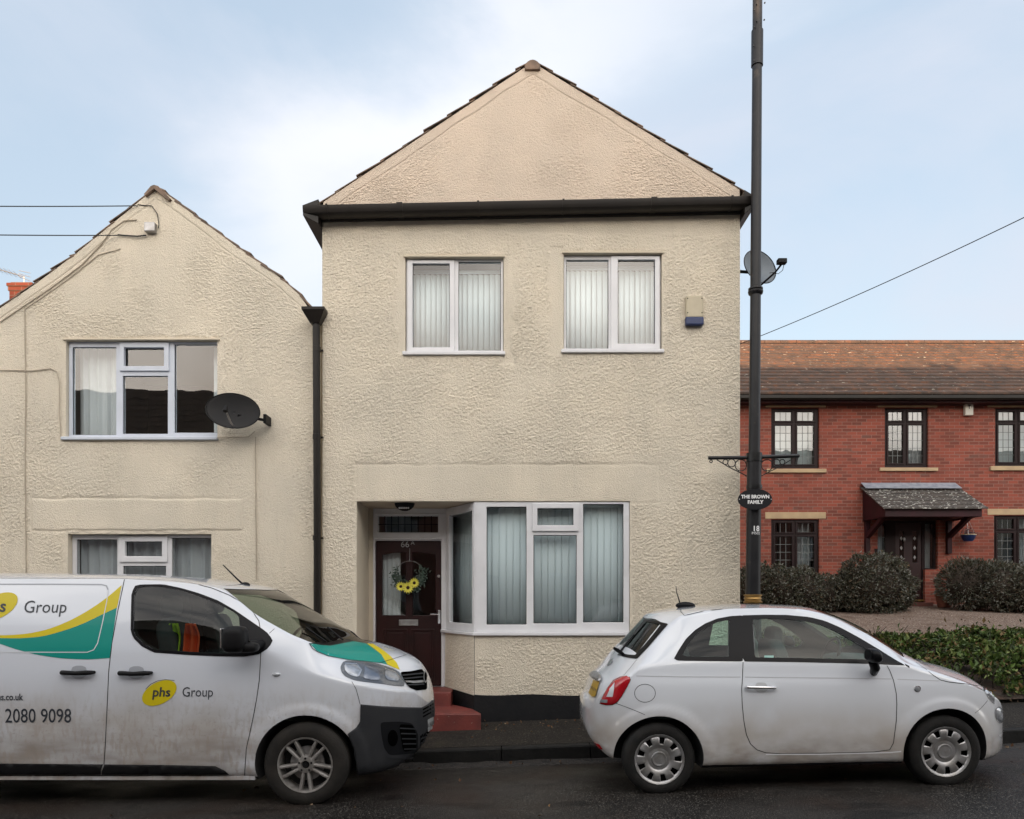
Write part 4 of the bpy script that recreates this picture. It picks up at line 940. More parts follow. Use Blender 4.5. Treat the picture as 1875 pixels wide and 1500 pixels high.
    # stone lintels and sills
    for (a, b, c_, d_) in ((1402, 1512, 738, 746), (1607, 1716, 738, 746), (1808, 1920, 738, 746), (1401, 1512, 938, 950), (1808, 1920, 932, 943)):
        q = pr(YB, a, b, c_, d_); MB().box(q[0], q[1], YB-.012, YB+.2, q[2], q[3]).build('stone_lintel', stone_m, H, bevel=.006)
    for (a, b, c_, d_) in ((1403, 1512, 859, 866), (1610, 1716, 857, 863), (1812, 1920, 854, 862)):
        q = pr(YB, a, b, c_, d_); MB().box(q[0], q[1], YB-.05, YB+.2, q[2], q[3]).build('stone_sill', stone_m, H, bevel=.008)
    # porch canopy
    xa, xb = X(1578, YB), X(1748, YB); Yf = 16.54; zt2 = Z(893, YB); zf1 = Z(931, Yf); zf0 = Z(946, Yf)
    C_ = MB().box(xa+.02, xb-.02, Yf, Yf+.03, zf0, zf1-.005).build('porch_canopy', mar_m, H, bevel=.004)
    V = [(x, y, z) for x in (xa+.02, xa+.045) for y, z in ((YB-.002, zf0-.0), (Yf+.032, zf0), (Yf+.032, zf1-.01), (YB-.002, zt2-.03))]
    V2 = [(x, y, z) for x in (xb-.045, xb-.02) for y, z in ((YB-.002, zf0), (Yf+.032, zf0), (Yf+.032, zf1-.01), (YB-.002, zt2-.03))]
    fc = [(0, 1, 2, 3), (7, 6, 5, 4), (0, 4, 5, 1), (1, 5, 6, 2), (2, 6, 7, 3), (3, 7, 4, 0)]
    MB().add(V, fc).add(V2, fc).box(xa+.05, xb-.05, Yf+.035, YB-.002, zf0+.03, zf0+.045).build('canopy_cheek', mar_m, C_)
    n = 6; mb = MB()
    for k in range(n):
        t0, t1 = k/n, (k+1)/n; ya, yb = Yf-.08+(YB-Yf+.06)*t0, Yf-.08+(YB-Yf+.06)*t1+.03; a_, b_ = zf1-.02+(zt2-zf1+.02)*t0, zf1-.02+(zt2-zf1+.02)*t1+.015
        x = xa-.05+(k % 2)*.15
        first = xa-.05; xs_ = [first]+[v for v in np.arange(x+.3, xb+.05, .3)]+[xb+.07]
        for p, q in zip(xs_[:-1], xs_[1:]): mb.add([(p, ya, a_+.03), (q-.004, ya, a_+.03), (q-.004, yb, b_+.008), (p, yb, b_+.008), (p, ya, a_), (q-.004, ya, a_), (p, yb, b_-.01), (q-.004, yb, b_-.01)], [(0, 1, 2, 3), (4, 5, 1, 0), (6, 4, 0, 3), (5, 7, 2, 1)])
    mb.build('canopy_tiles', tile_m2, C_)
    MB().add([(xa-.03, YB-.02, zt2+.10), (xb+.0, YB-.02, zt2+.10), (xb+.02, YB-.26, zt2-.055), (xa-.03, YB-.26, zt2-.055)], [(0, 3, 2, 1)]).build('lead_flashing', lead_m, C_, solid=.01)
    for px in (1586, 1735):
        x = X(px, YB); mb = MB().box(x-.05, x+.05, YB-.10, YB-.004, Z(1014, YB), zf0)
        mb.prism([(0, 0), (1, 0), (1, 1), (0, 1)], 0, 1, T=lambda a, b, c: (x-.045+.09*b, YB-.06-(.85)*c-(.11)*a*(0)+0, Z(988, YB)+(zf0-Z(988, YB)-.0)*c+(.12)*a))
        mb.build('bracket', mar_m, C_, bevel=.004)
    # front door with sidelights
    q = pr(YB, 1607, 1717, 952, 1104); Yd = YB+.08
    dd = pr(YB, 1643, 1692, 957, 1100); sl = pr(YB, 1610, 1624, 957, 1096); sr = pr(YB, 1697, 1713, 957, 1040)
    fr = gridsolid((q[0], X(1694, YB), q[2], q[3]), [dd, (sl[0], sl[1]+.0, sl[2], sl[3])], Yd, Yd+.07)
    gridsolid((X(1694, YB)+.001, q[1], Z(1043, YB), q[3]), [sr], Yd, Yd+.07, mb=fr)
    Fm = fr.build('door_frame', brn_m, H, bevel=.004)
    pane(sl, Yd+.03, Fm, glb); pane(sr, Yd+.03, Fm, glb)
    curtain(sr[0], sr[1], sr[2], sr[3], Yd+.15, Fm, m=drape_m, per=.06, amp=.008); curtain(sl[0], sl[1], sl[2], sl[3], Yd+.15, Fm, m=drape_m, per=.06, amp=.008)
    g1 = pr(YB, 1651, 1659, 972, 1030); g2 = pr(YB, 1675, 1684, 972, 1030)
    D_ = gridsolid((dd[0]+.005, dd[1]-.005, dd[2], dd[3]-.005), [g1, g2], Yd+.02, Yd+.06).build('front_door', mat('maroon_door', (.028, .009, .010), .4), H, bevel=.004)
    pane(g1, Yd+.04, D_, glb); pane(g2, Yd+.04, D_, glb)
    mb = MB()
    for g_ in (g1, g2):
        for k in range(3):
            cx_, cz_ = (g_[0]+g_[1])/2, g_[2]+.12+k*.22; mb.prism([(cx_, cz_-.05), (cx_+.03, cz_), (cx_, cz_+.05), (cx_-.03, cz_)], Yd+.030, Yd+.036)
    mb.build('glass_motif', silver, D_)
    a = pr(YB, 1649, 1669, 1034, 1039); MB().box(a[0], a[1], Yd+.005, Yd+.019, a[2], a[3]).build('letterbox', brass, D_, bevel=.004)
    MB().tube([W(1643, 1027, Yd), W(1638, 1026, Yd-.03), W(1632, 1026, Yd-.03)], .012, 8).box(X(1640, Yd), X(1645, Yd), Yd, Yd+.02, Z(1035, Yd), Z(1018, Yd)).build('handle', chrome, D_)
    MB().ell((X(1659, YB), Yd, Z(988, YB)), (.03, .02, .06), 1, 10, 6).build('knocker', silver, D_)
    MB().box(X(1640, YB), X(1694, YB), YB-.35, YB-.004, 1.25, Z(1103, YB)).build('doorstep', mat('quarry_tile_step', (.12, .04, .03), .7), H, bevel=.01)
    MB().box(dd[0], dd[1], YB-.01, YB+.07, Z(1101, YB), Z(1098, YB)).build('threshold', brass, H)
    MB().add([(xl+.3, YB+.6, z0), (xr-.2, YB+.6, z0), (xr-.2, YB+.6, ze), (xl+.3, YB+.6, ze)], [(0, 1, 2, 3)]).build('interior', dark_in, H)
    MB().box(X(1601, YB), X(1606, YB), YB-.03, YB-.002, Z(1014, YB), Z(1005, YB)).build('doorbell', brn_m, H, bevel=.004)
tile_m2 = mat('canopy_tile', (.07, .058, .05), .85, col2=(.04, .036, .034), vs=9, bump=.4, bs=45)
over(tile_m2, (.55, .55, .51), 15, .60, .64, .9, stretch=(1, 1.6, 1.6), detail=3)
build_brick()
# alarm box under the eaves
c = W(1774, 750, YB-.06)
Ab = thing('alarm_box', tuple(c), 'small white burglar alarm box with black lettering under the eaves of the brick house', 'alarm box')
q = pr(YB-.1, 1767.5, 1782.5, 739, 760.5)
MB().box(q[0], q[1], YB-.11, YB-.012, q[2], q[3]).build('casing', mat('white_casing', (.62, .60, .54), .5), Ab, bevel=.02)
cx_ = (q[0]+q[1])/2+.015; cz_ = (q[2]+q[3])/2
text('T', .12, lambda u, v: (cx_-.02+u, YB-.113, cz_+.05+v), 'lettering', dkgrey_tx, Ab, align='CENTER', bold=.004)
text('1', .07, lambda u, v: (cx_+.03+u, YB-.113, cz_+.045+v), 'lettering', dkgrey_tx, Ab, align='CENTER')
# hanging basket
c = W(1773, 984, YB-.25)
HB = thing('hanging_basket', tuple(c), 'blue hanging flower basket on the brick wall right of the canopy', 'hanging basket')
MB().lathe([(.001, -.09), (.09, -.09), (.13, -.03), (.155, .055), (.16, .055)], 24, 'Z', tuple(c)).build('bowl', blue_pl, HB, smooth=True)
MB().lathe([(.15, .05), (.165, .05), (.165, .065), (.15, .065)], 24, 'Z', tuple(c)).build('rim', cream_pl, HB)
mb = MB(); top = c+Vector((-.04, 0, .50))
for a in (0, 2.1, 4.2): mb.tube([c+Vector((.15*math.cos(a), .15*math.sin(a), .06)), top], .004, 4)
mb.tube([top, top+Vector((0, .24, .03))], .008, 6); mb.build('chain', silver, HB)
rnd = random.Random(2); mb = MB()
for k in range(90):
    p = c+Vector((rnd.gauss(0, .07), rnd.gauss(0, .07), .06+abs(rnd.gauss(0, .06)))); d = Vector((rnd.uniform(-1, 1), rnd.uniform(-1, 1), rnd.uniform(-.2, 1))).normalized()*.05; n_ = d.orthogonal().normalized()*.015
    mb.add([p, p+d*.5+n_, p+d, p+d*.5-n_], [(0, 1, 2, 3)])
mb.build('plant', mat('purple_leaf', (.06, .03, .035), .7), HB)
# terracotta pot
c = Vector((X(1729, 17.0), 17.0, zt(10, 17.0)))
Pt = thing('plant_pot', tuple(c), 'round terracotta pot beside the brick house door', 'plant pot')
MB().lathe([(.001, .0), (.13, 0), (.175, .24), (.19, .24), (.20, .33), (.175, .335), (.165, .26), (.001, .25)], 28, 'Z', tuple(c)).build('pot', pot_m, Pt, smooth=True, sharp=40)

# ================================================================ foliage
def leafmat(name, cols, rough=.55):
    m = bpy.data.materials.new(name); m.use_nodes = True; t = m.node_tree; b = t.nodes['Principled BSDF']; b.inputs['Roughness'].default_value = rough; b.inputs['Specular IOR Level'].default_value = .3
    g = t.nodes.new('ShaderNodeNewGeometry'); r = t.nodes.new('ShaderNodeValToRGB'); t.links.new(g.outputs['Random Per Island'], r.inputs[0])
    for i, c_ in enumerate(cols):
        e = r.color_ramp.elements[i] if i < 2 else r.color_ramp.elements.new(.5)
        e.position = i/(len(cols)-1) if i != 1 or len(cols) < 3 else 1.0
    for i, e in enumerate(r.color_ramp.elements): e.position = i/len(cols); e.color = (*cols[i], 1)
    r.color_ramp.interpolation = 'CONSTANT'; t.links.new(r.outputs[0], b.inputs['Base Color']); return m
def leaves(name, P, N, size, asp, m, parent, seed=0, up=.3, droop=.2):
    """P: leaf positions (n,3), N: outward directions; every leaf is a folded pair of faces"""
    rs = np.random.RandomState(seed); n = len(P)
    d = rs.normal(size=(n, 3)); d /= np.linalg.norm(d, axis=1)[:, None]; d = d*.9+N*.8+np.array([0, 0, up-droop]); d /= np.linalg.norm(d, axis=1)[:, None]
    s = rs.normal(size=(n, 3)); s -= (s*d).sum(1)[:, None]*d; s /= np.linalg.norm(s, axis=1)[:, None]; nn = np.cross(d, s)
    L_ = size*rs.uniform(.6, 1.3, n)[:, None]; w = L_*asp
    V = np.stack([P, P+d*L_*.45+s*w+nn*w*.35, P+d*L_-nn*L_*.12, P+d*L_*.45-s*w+nn*w*.35], 1).reshape(-1, 3)
    off = rootloc(parent); V = V-np.array(off); i = np.arange(n)*4
    Fq = np.concatenate([np.stack([i, i+1, i+2], 1), np.stack([i, i+2, i+3], 1)])
    me = bpy.data.meshes.new(name); me.from_pydata(V.tolist(), [], Fq.tolist()); return link(name, me, m, parent)
lav = leafmat('grey_hedge_leaf', [(.040, .044, .028), (.065, .068, .045), (.11, .112, .088), (.050, .042, .028), (.17, .17, .15), (.085, .062, .04)], .8)
twig = mat('twig_brown', (.035, .025, .018), .9)
def bush(name, blobs, label, cat, n, size, m, asp=.22, seed=0, group=None, base=None):
    c0 = blobs[0][0]; B = thing(name, (c0[0], c0[1], base if base is not None else c0[2]-blobs[0][1][2]), label, cat, group)
    rs = np.random.RandomState(seed); Ps = []; Ns = []; tot = sum(b[1][0]*b[1][2] for b in blobs)
    for c_, r in blobs:
        k = int(n*r[0]*r[2]/tot); d = rs.normal(size=(k, 3)); d /= np.linalg.norm(d, axis=1)[:, None]
        cl = vnoise(d[:, 0]*r[0]+c_[0]*3, d[:, 2]*r[2]+d[:, 1], .16, seed=seed+3); cl2 = vnoise(d[:, 0]*r[0]-d[:, 1], d[:, 2]*r[2]+c_[0], .05, seed=seed+5)
        rad = (.74+.36*cl+.14*cl2)*np.where(rs.rand(k) < .75, 1, rs.uniform(.72, 1.16, k)); P = np.array(c_)+d*np.array(r)*rad[:, None]
        keep = P[:, 2] > B.location.z-.02; Ps.append(P[keep]); Ns.append(d[keep])
    leaves('foliage', np.vstack(Ps), np.vstack(Ns), size, asp, m, B, seed)
    mb = MB()
    for c_, r in blobs: mb.ell(c_, (r[0]*.80, r[1]*.80, r[2]*.80), 1, 20, 12)
    for k in range(int(12*len(blobs))):
        c_, r = blobs[k % len(blobs)]; a = rs.uniform(0, 6.28); e = Vector((c_[0]+r[0]*.85*math.cos(a), c_[1]+r[1]*.85*math.sin(a), c_[2]+r[2]*rs.uniform(-.2, .7)))
        mb.tube([(c_[0]+rs.uniform(-.2, .2), c_[1], B.location.z), ((c_[0]+e.x)/2, (c_[1]+e.y)/2, (B.location.z+e.z)/2+.05), e], [.015, .01, .004], 5)
    mb.build('branches', twig, B)
    return B
def blob(px, py, Y, rx, rz, ry=None): return ((X(px, Y), Y, Z(py, Y)), (rx*Y/F, (ry or min(rx, 40))*Y/F, rz*Y/F))
bush('clipped_hedge', [blob(1385, 1080, 16.3, 40, 44), blob(1425, 1082, 16.2, 44, 42), blob(1465, 1084, 16.2, 42, 42), blob(1500, 1088, 16.3, 36, 34)], 'grey leafed hedge below the lower left window of the brick house', 'hedge', 15000, .07, lav, seed=1, base=1.25)
bush('round_shrub', [blob(1600, 1070, 16.1, 66, 52), blob(1560, 1082, 16.3, 40, 36), blob(1640, 1085, 16.2, 28, 36)], 'large rounded grey shrub left of the brick house door', 'shrub', 15000, .07, lav, seed=2, base=1.25)
bush('clipped_hedge', [blob(1775, 1068, 16.4, 50, 42), blob(1825, 1074, 16.2, 46, 42), blob(1870, 1078, 16.1, 46, 40), blob(1920, 1080, 16.1, 46, 40)], 'grey leafed hedge to the right of the terracotta pot', 'hedge', 16000, .07, lav, seed=3, base=1.25)
ivy = leafmat('bank_leaf', [(.035, .060, .013), (.055, .095, .018), (.10, .16, .034), (.030, .045, .013), (.16, .20, .06), (.15, .10, .04), (.05, .08, .018)], .5)
B = thing('bank_shrubs', (6.5, 10.0, .4), 'low green leafy shrubs covering the bank behind the small car', 'shrub')
rs = np.random.RandomState(9); n = 52000; xx = rs.uniform(3.6, 13, n); tt = rs.rand(n)
yy = 9.22+2.9*tt; lum = vnoise(xx, yy, .55, seed=21)*.7+vnoise(xx, yy, .2, seed=22)*.3
zb = np.array([zt(a, b) for a, b in zip(xx, yy)]); hmax = (.08+.34*lum)*sst(9.15, 9.75, yy)+.05; hmax *= .35+.65*sst(4.5, 6.4, xx+(vnoise(xx, yy, .5, seed=27)-.5)*1.5)
hmax *= 1-.65*sst(11.3, 12.1, yy+(vnoise(xx, yy, .8, seed=23)-.5)*1.2); hh = hmax*(rs.rand(n)**.35)
hole = vnoise(xx, yy, .33, seed=25) > .34-.3*sst(4.5, 6, xx)*0
hh += (rs.rand(n) < .02)*rs.uniform(0, .16, n); P = np.stack([xx, yy, zb+hh], 1)[hole]; N = np.tile(np.array([0, -.6, .6]), (len(P), 1)); leaves('foliage', P, N, .085, .26, ivy, B, 4, up=.1, droop=.3)
mb = MB()
for k in range(260):
    a, b = rs.uniform(3.6, 13), rs.uniform(9.3, 11.8); z = zt(a, b); mb.tube([(a, b, z), (a+rs.uniform(-.1, .1), b+rs.uniform(-.15, .05), z+.18), (a+rs.uniform(-.2, .2), b-rs.uniform(0, .2), z+.34)], [.008, .006, .003], 4)
mb.build('stems', twig, B)
# scattered dead leaves, grit along the kerb
fl = leafmat('dead_leaf', [(.10, .05, .025), (.16, .09, .04), (.06, .035, .02), (.20, .14, .09)], .8)
rs = np.random.RandomState(12); P = []
for k in range(60): a, b = rs.uniform(-1.6, 1.6), 9.12-abs(rs.normal(0, .18)); P.append((a, b, zp(a, b)+.006))
for k in range(22): a, b = rs.uniform(-2, 2.5), rs.uniform(8.0, 9.0); P.append((a, b, zp(a, b)+.006))
for k in range(110): a = rs.uniform(-2, 6.5); b = KY-abs(rs.normal(0, .10))-.01; P.append((a, b, zr(a, b)+.006))
for k in range(40): a = rs.uniform(-3, 6); b = rs.uniform(5, 7.6); P.append((a, b, zr(a, b)+.005))
for k in range(260): a = rs.uniform(4, 12); b = rs.choice([rs.uniform(9.0, 9.5), rs.uniform(11.5, 16)], p=[.6, .4]); P.append((a, b, (zt(a, b) if b > 9.16 else zp(a, b))+.012))
P = np.array(P); o = leaves('fallen_leaves', P, np.tile([0, 0, -.2], (len(P), 1)), .038, .35, fl, None, 5, up=0, droop=0)
tag(o, kind='stuff', label='small brown dead leaves lying along the wall foot and kerb')
for p in o.data.vertices: p.co.z = max(p.co.z, 0) if False else p.co.z
gm = mat('kerb_silt', (.014, .012, .011), .8, col2=(.03, .025, .022), vs=14, bump=1, bs=45, dist=.03)
V = []; xs_ = np.arange(-6, 9, .05); ys_ = np.linspace(KY-.24, KY-.001, 8)
for b in ys_:
    for a in xs_:
        t = (b-ys_[0])/(.239); h = (.035*float(vnoise(a, b, .18, .08, 31))+.012)*t**.7-.006
        V.append((a, b, zr(a, b)+h))
nx_ = len(xs_); tag(obj('gutter_silt', V, [(j*nx_+i, j*nx_+i+1, (j+1)*nx_+i+1, (j+1)*nx_+i) for j in range(7) for i in range(nx_-1)], gm, smooth=True, sharp=0), kind='structure')

# ================================================================ houses across the street, behind the camera
def opp(x0, x1, ze, zrg, m, lab, seed, cols):
    H = thing('terraced_house', ((x0+x1)/2, -3.7, -.1), lab, 'house'); rr = random.Random(seed); Y0 = -3.7; w = x1-x0
    wins = []
    for z0, z1 in ((.9, 2.2), (3.3, 4.5)):
        for k in range(cols):
            xc = x0+w*(k+.5)/cols; wins.append((xc-.55, xc+.55, z0, z1))
    wins[-1 if False else 0] = (wins[0][0]+.1, wins[0][0]+1.0, 0, 2.1)
    gridsolid((x0, x1, -.5, ze), wins, Y0-.25, Y0).build('wall', m, H)
    mb = MB(); mb.add([(x0, Y0-.25, -.5), (x0, Y0-8, -.5), (x0, Y0-8, ze), (x0, Y0-4, zrg-.05), (x0, Y0-.25, ze)], [(0, 1, 2, 3, 4)]); mb.add([(x1, Y0-.25, -.5), (x1, Y0-8, -.5), (x1, Y0-8, ze), (x1, Y0-4, zrg-.05), (x1, Y0-.25, ze)], [(4, 3, 2, 1, 0)])
    mb.add([(x0, Y0-8, -.5), (x1, Y0-8, -.5), (x1, Y0-8, ze), (x0, Y0-8, ze)], [(0, 1, 2, 3)]); mb.build('side_wall', m, H)
    mb = MB(); n = 14
    for sgn in (0, 1):
        for k in range(n):
            t0, t1 = k/n, (k+1)/n; ya = Y0+.25-(4.25)*t0; yb = Y0+.25-4.25*t1
            if sgn: ya, yb = 2*(Y0-4)-ya, 2*(Y0-4)-yb
            za, zb_ = ze-.1+(zrg-ze+.1)*t0, ze-.1+(zrg-ze+.1)*t1
            mb.add([(x0-.02, ya, za+.03), (x1+.02, ya, za+.03), (x1+.02, yb, zb_+.01), (x0-.02, yb, zb_+.01), (x0-.02, ya, za-.02), (x1+.02, ya, za-.02)], [(0, 1, 2, 3), (4, 5, 1, 0)])
    rf = mb.build('roof', tile_m, H); xc = x1-.7 if -3 < x0 < 0 else x0+.6
    MB().box(xc-.4, xc+.4, Y0-6.1, Y0-5.5, zrg-1.6, zrg+.05).lathe([(.13, 0), (.10, .35), (.12, .36)], 12, 'Z', (xc-.18, Y0-5.8, zrg+.05)).lathe([(.13, 0), (.10, .35), (.12, .36)], 12, 'Z', (xc+.18, Y0-5.8, zrg+.05)).build('chimney', brick_o, rf)
    for i, q in enumerate(wins):
        if i == 0:
            MB().box(q[0]+.02, q[1]-.02, Y0-.16, Y0-.10, q[2], q[3]).build('front_door', door_m, H, bevel=.01); continue
        f_ = gridsolid(q, [(q[0]+.07, (q[0]+q[1])/2-.03, q[2]+.07, q[3]-.07), ((q[0]+q[1])/2+.03, q[1]-.07, q[2]+.07, q[3]-.07)], Y0-.16, Y0-.10).build('window', upvc, H)
        pane(q, Y0-.15, f_); MB().box(q[0], q[1], Y0-.5, Y0-.45, q[2]-.05, q[3]+.05).build('curtain', drape_m, f_)
opp(-26, -17.5, 5.0, 8.6, render_lo, 'rendered terraced house across the street, far left behind the photographer', 1, 3)
opp(-17.4, -9.5, 5.2, 8.6, brick_o, 'brick terraced house across the street, left behind the photographer', 2, 3)
opp(-9.4, -2.2, 6.3, 9.75, brick_o, 'tall brick terraced house across the street, straight behind the photographer', 3, 3)
opp(-2.1, 5.4, 6.3, 9.7, render_lo, 'tall rendered terraced house across the street, right behind the photographer', 4, 3)
opp(5.5, 13.5, 6.2, 9.6, brick_o, 'brick terraced house across the street, second to the right behind the photographer', 5, 3)
opp(13.6, 24, 6.2, 9.65, brick_o, 'brick terraced house across the street, far right behind the photographer', 6, 3)
opp(24.1, 33, 6.2, 9.6, render_lo, 'rendered terraced house across the street, second from the right end behind the photographer', 7, 3)
opp(33.1, 44, 6.2, 9.7, brick_o, 'brick terraced house at the right end of the row across the street', 8, 3)
opp(-40, -26.1, 5.4, 8.6, brick_o, 'brick terraced house at the left end of the row across the street', 9, 4)
# ================================================================ vehicles
def pchip(xs, ys):
    xs = np.array(xs, float); ys = np.array(ys, float); h = np.diff(xs); d = np.diff(ys)/h; m = np.zeros_like(xs)
    for i in range(1, len(xs)-1):
        if d[i-1]*d[i] > 0: w1 = 2*h[i]+h[i-1]; w2 = h[i]+2*h[i-1]; m[i] = (w1+w2)/(w1/d[i-1]+w2/d[i])
    m[0] = d[0]; m[-1] = d[-1]
    def f(x):
        x = min(max(x, xs[0]), xs[-1]); i = min(max(int(np.searchsorted(xs, x)-1), 0), len(xs)-2); t = (x-xs[i])/h[i]
        return float((2*t**3-3*t*t+1)*ys[i]+(t**3-2*t*t+t)*h[i]*m[i]+(-2*t**3+3*t*t)*ys[i+1]+(t**3-t*t)*h[i]*m[i+1])
    return f
class Vehicle:
    """a body lofted from cross-sections along x; y is measured from the centre plane Yc"""
    def __init__(s, root, Yc, x0, x1, zbot, zrail, ztop, wmax, wrail, prof, flares, zbelt, crown=3.0, top_wf=None):
        s.root, s.Yc, s.x0, s.x1 = root, Yc, x0, x1; s.zbot, s.zrail, s.ztop, s.wmax, s.wrail, s.prof, s.flares, s.zbelt, s.crown = zbot, zrail, ztop, wmax, wrail, prof, flares, zbelt, crown
    def side(s, x, z):
        zb, zr_, W_, wr = s.zbot(x), s.zrail(x), s.wmax(x), min(s.wrail(x), s.wmax(x)*.93)
        zbelt = min(s.zbelt(x), zr_-.02)
        if z <= zbelt: w = W_*s.prof(z)
        else:
            wb = W_*s.prof(zbelt); t = (z-zbelt)/max(zr_-zbelt, 1e-4); t = min(max(t, 0), 1)
            w = wb+(wr-wb)*(t*.72+.28*t*t) if wb > wr else wb
            w = min(w, wb)
        for (fx, fz, r0, hgt) in s.flares:
            d = math.hypot(x-fx, z-fz)
            if r0-.02 < d < r0+.16: w += hgt*(1-sst(r0+.05, r0+.095, d))*min(1, max(0, (z-.12)/.1))
        return w
    def sec(s, x, K1=46, K2=16, zlo=None, inset=0, zhi=None):
        zb = s.zbot(x) if zlo is None else zlo; zr_ = s.zrail(x); zt_ = s.ztop(x); P = []
        if zhi: zr_ = min(zr_, zhi)
        for k in range(K1+1):
            z = zb+(zr_-inset*.6-zb)*k/K1; w = s.side(x, z if zlo is None else max(z, zb))
            if zlo is None:   # roll the sill under
                e = (z-zb); w -= .05*math.exp(-e/.022)
            P.append((max(w-inset, .01), z))
        wr = P[-1][0]; z0 = P[-1][1]; zt_ -= inset
        for k in range(1, K2+1):
            u = k/K2; c_ = 1-(1-u)**s.crown; P.append((wr*(1-u)*1.0, z0+(max(zt_, z0+.001)-z0)*c_))
        return P
    def mesh(s, xs, **k):
        V = []; n = None
        for x in xs:
            P = s.sec(x, **k); ring = [(x, s.Yc-w, z) for w, z in P]+[(x, s.Yc+w, z) for w, z in P[-2::-1]]
            n = len(ring); V += ring
        N = len(xs); Fc = [(i*n+j, (i+1)*n+j, (i+1)*n+(j+1) % n, i*n+(j+1) % n) for i in range(N-1) for j in range(n)]
        Fc += [tuple(range(n)), tuple((N-1)*n+j for j in range(n-1, -1, -1))]
        return V, Fc
    def setup(s, xs):
        V, Fc = s.mesh(xs); s.V, s.Fc = V, Fc; tri = []
        for f in Fc:
            if len(f) == 4: tri += [(f[0], f[1], f[2]), (f[0], f[2], f[3])]
            else: tri += [(f[0], f[k], f[k+1]) for k in range(1, len(f)-1)]
        s.bvh = BVHTree.FromPolygons([Vector(v) for v in V], tri)
    def hit(s, px, py):
        o = Vector((0, 0, CAMZ)); d = Vector(((px-CX)/F, 1, (HZ-py)/F)).normalized()
        l, n, i, _ = s.bvh.ray_cast(o, d)
        if l is None:
            q = o+d*((s.Yc-.35)/d.y); l, n, i, _ = s.bvh.find_nearest(q)
        if n.dot(d) > 0: n = -n
        return l, n
    def cut(s, name, mats, cutters):
        """cuts the closed body with boolean solids and tags every face that is not outer skin as dark trim"""
        me = bpy.data.meshes.new(name); off = s.root.location
        me.from_pydata(s.V, [], s.Fc); me.update(); o = bpy.data.objects.new(name, me); COL.objects.link(o)
        bm = bmesh.new(); bm.from_mesh(me); bmesh.ops.recalc_face_normals(bm, faces=bm.faces[:]); bm.to_mesh(me); bm.free()
        cs = []
        for (V, Fc) in cutters:
            cm = bpy.data.meshes.new('cutter'); cm.from_pydata([tuple(v) for v in V], [], Fc); bm = bmesh.new(); bm.from_mesh(cm); bmesh.ops.recalc_face_normals(bm, faces=bm.faces[:]); bm.to_mesh(cm); bm.free()
            c_ = bpy.data.objects.new('cutter', cm); COL.objects.link(c_); cs.append(c_)
            md = o.modifiers.new('b', 'BOOLEAN'); md.operation = 'DIFFERENCE'; md.object = c_; md.solver = 'EXACT'
        dg = bpy.context.evaluated_depsgraph_get(); nm = bpy.data.meshes.new_from_object(o.evaluated_get(dg))
        bpy.data.objects.remove(o)
        for c_ in cs: bpy.data.objects.remove(c_)
        nm.name = name; nm.materials.clear()
        for v in nm.vertices: v.co -= off
        for m in mats: nm.materials.append(m)
        for p in nm.polygons:
            c_ = p.center+off; l, n, i, d = s.bvh.find_nearest(c_); p.material_index = 0
            if d > .0025 or p.normal.z < -.75: p.material_index = 1
            p.use_smooth = True
        nm.set_sharp_from_angle(angle=R(50))
        ob = bpy.data.objects.new(name, nm); COL.objects.link(ob); ob.parent = s.root; s.body = ob
        return ob
    def map2(s, pts, off): 
        out = []
        for p in pts: l, n = s.hit(*p); out.append(l+n*off)
        return out
    def patch(s, name, poly, m, parent=None, off=.002, res=7, solid=0, smooth=True, bulge=0):
        bm = bmesh.new(); vs = [bm.verts.new((p[0], p[1], 0)) for p in poly]; bm.faces.new(vs); bmesh.ops.triangulate(bm, faces=bm.faces[:])
        for _ in range(7):
            e = [e for e in bm.edges if e.calc_length() > res]
            if not e: break
            bmesh.ops.subdivide_edges(bm, edges=e, cuts=1); bmesh.ops.triangulate(bm, faces=bm.faces[:])
        bm.verts.ensure_lookup_table(); bd = {v.index for e in bm.edges if e.is_boundary for v in e.verts}
        bpts = [v.co.copy() for v in bm.verts if v.index in bd]; V = []
        for v in bm.verts:
            l, n = s.hit(v.co.x, v.co.y); h = off
            if bulge:
                dd = 0 if v.index in bd else min((v.co-b).length for b in bpts); h += bulge*math.sqrt(min(1, dd/8))
            V.append(l+n*h)
        Fc = [tuple(v.index for v in f.verts) for f in bm.faces]; bm.free()
        # orient towards the viewer
        f = Fc[0]; nn = (V[f[1]]-V[f[0]]).cross(V[f[2]]-V[f[0]]); 
        if nn.dot(V[f[0]]-Vector((0, 0, CAMZ))) > 0: Fc = [t[::-1] for t in Fc]
        return obj(name, V, Fc, m, parent or s.root, smooth=smooth, sharp=0, solid=solid)
    def ring(s, name, outer, inner, m, parent=None, off=.003, N=72, solid=0):
        def res(poly):
            P = [Vector((p[0], p[1])) for p in poly]; P.append(P[0]); Ls = [0]
            for a, b in zip(P[:-1], P[1:]): Ls.append(Ls[-1]+(b-a).length)
            return [P[min(k, len(P)-1)] if False else _at(P, Ls, Ls[-1]*j/N) for j in range(N) for k in [0]]
        A, B_ = res(outer), res(inner); V = []; NR = 3
        for r in range(NR+1):
            for a, b in zip(A, B_): q = a.lerp(b, r/NR); l, n = s.hit(q.x, q.y); V.append(l+n*off)
        Fc = [(r*N+i, r*N+(i+1) % N, (r+1)*N+(i+1) % N, (r+1)*N+i) for r in range(NR) for i in range(N)]
        return obj(name, V, Fc, m, parent or s.root, smooth=True, sharp=0, solid=solid)
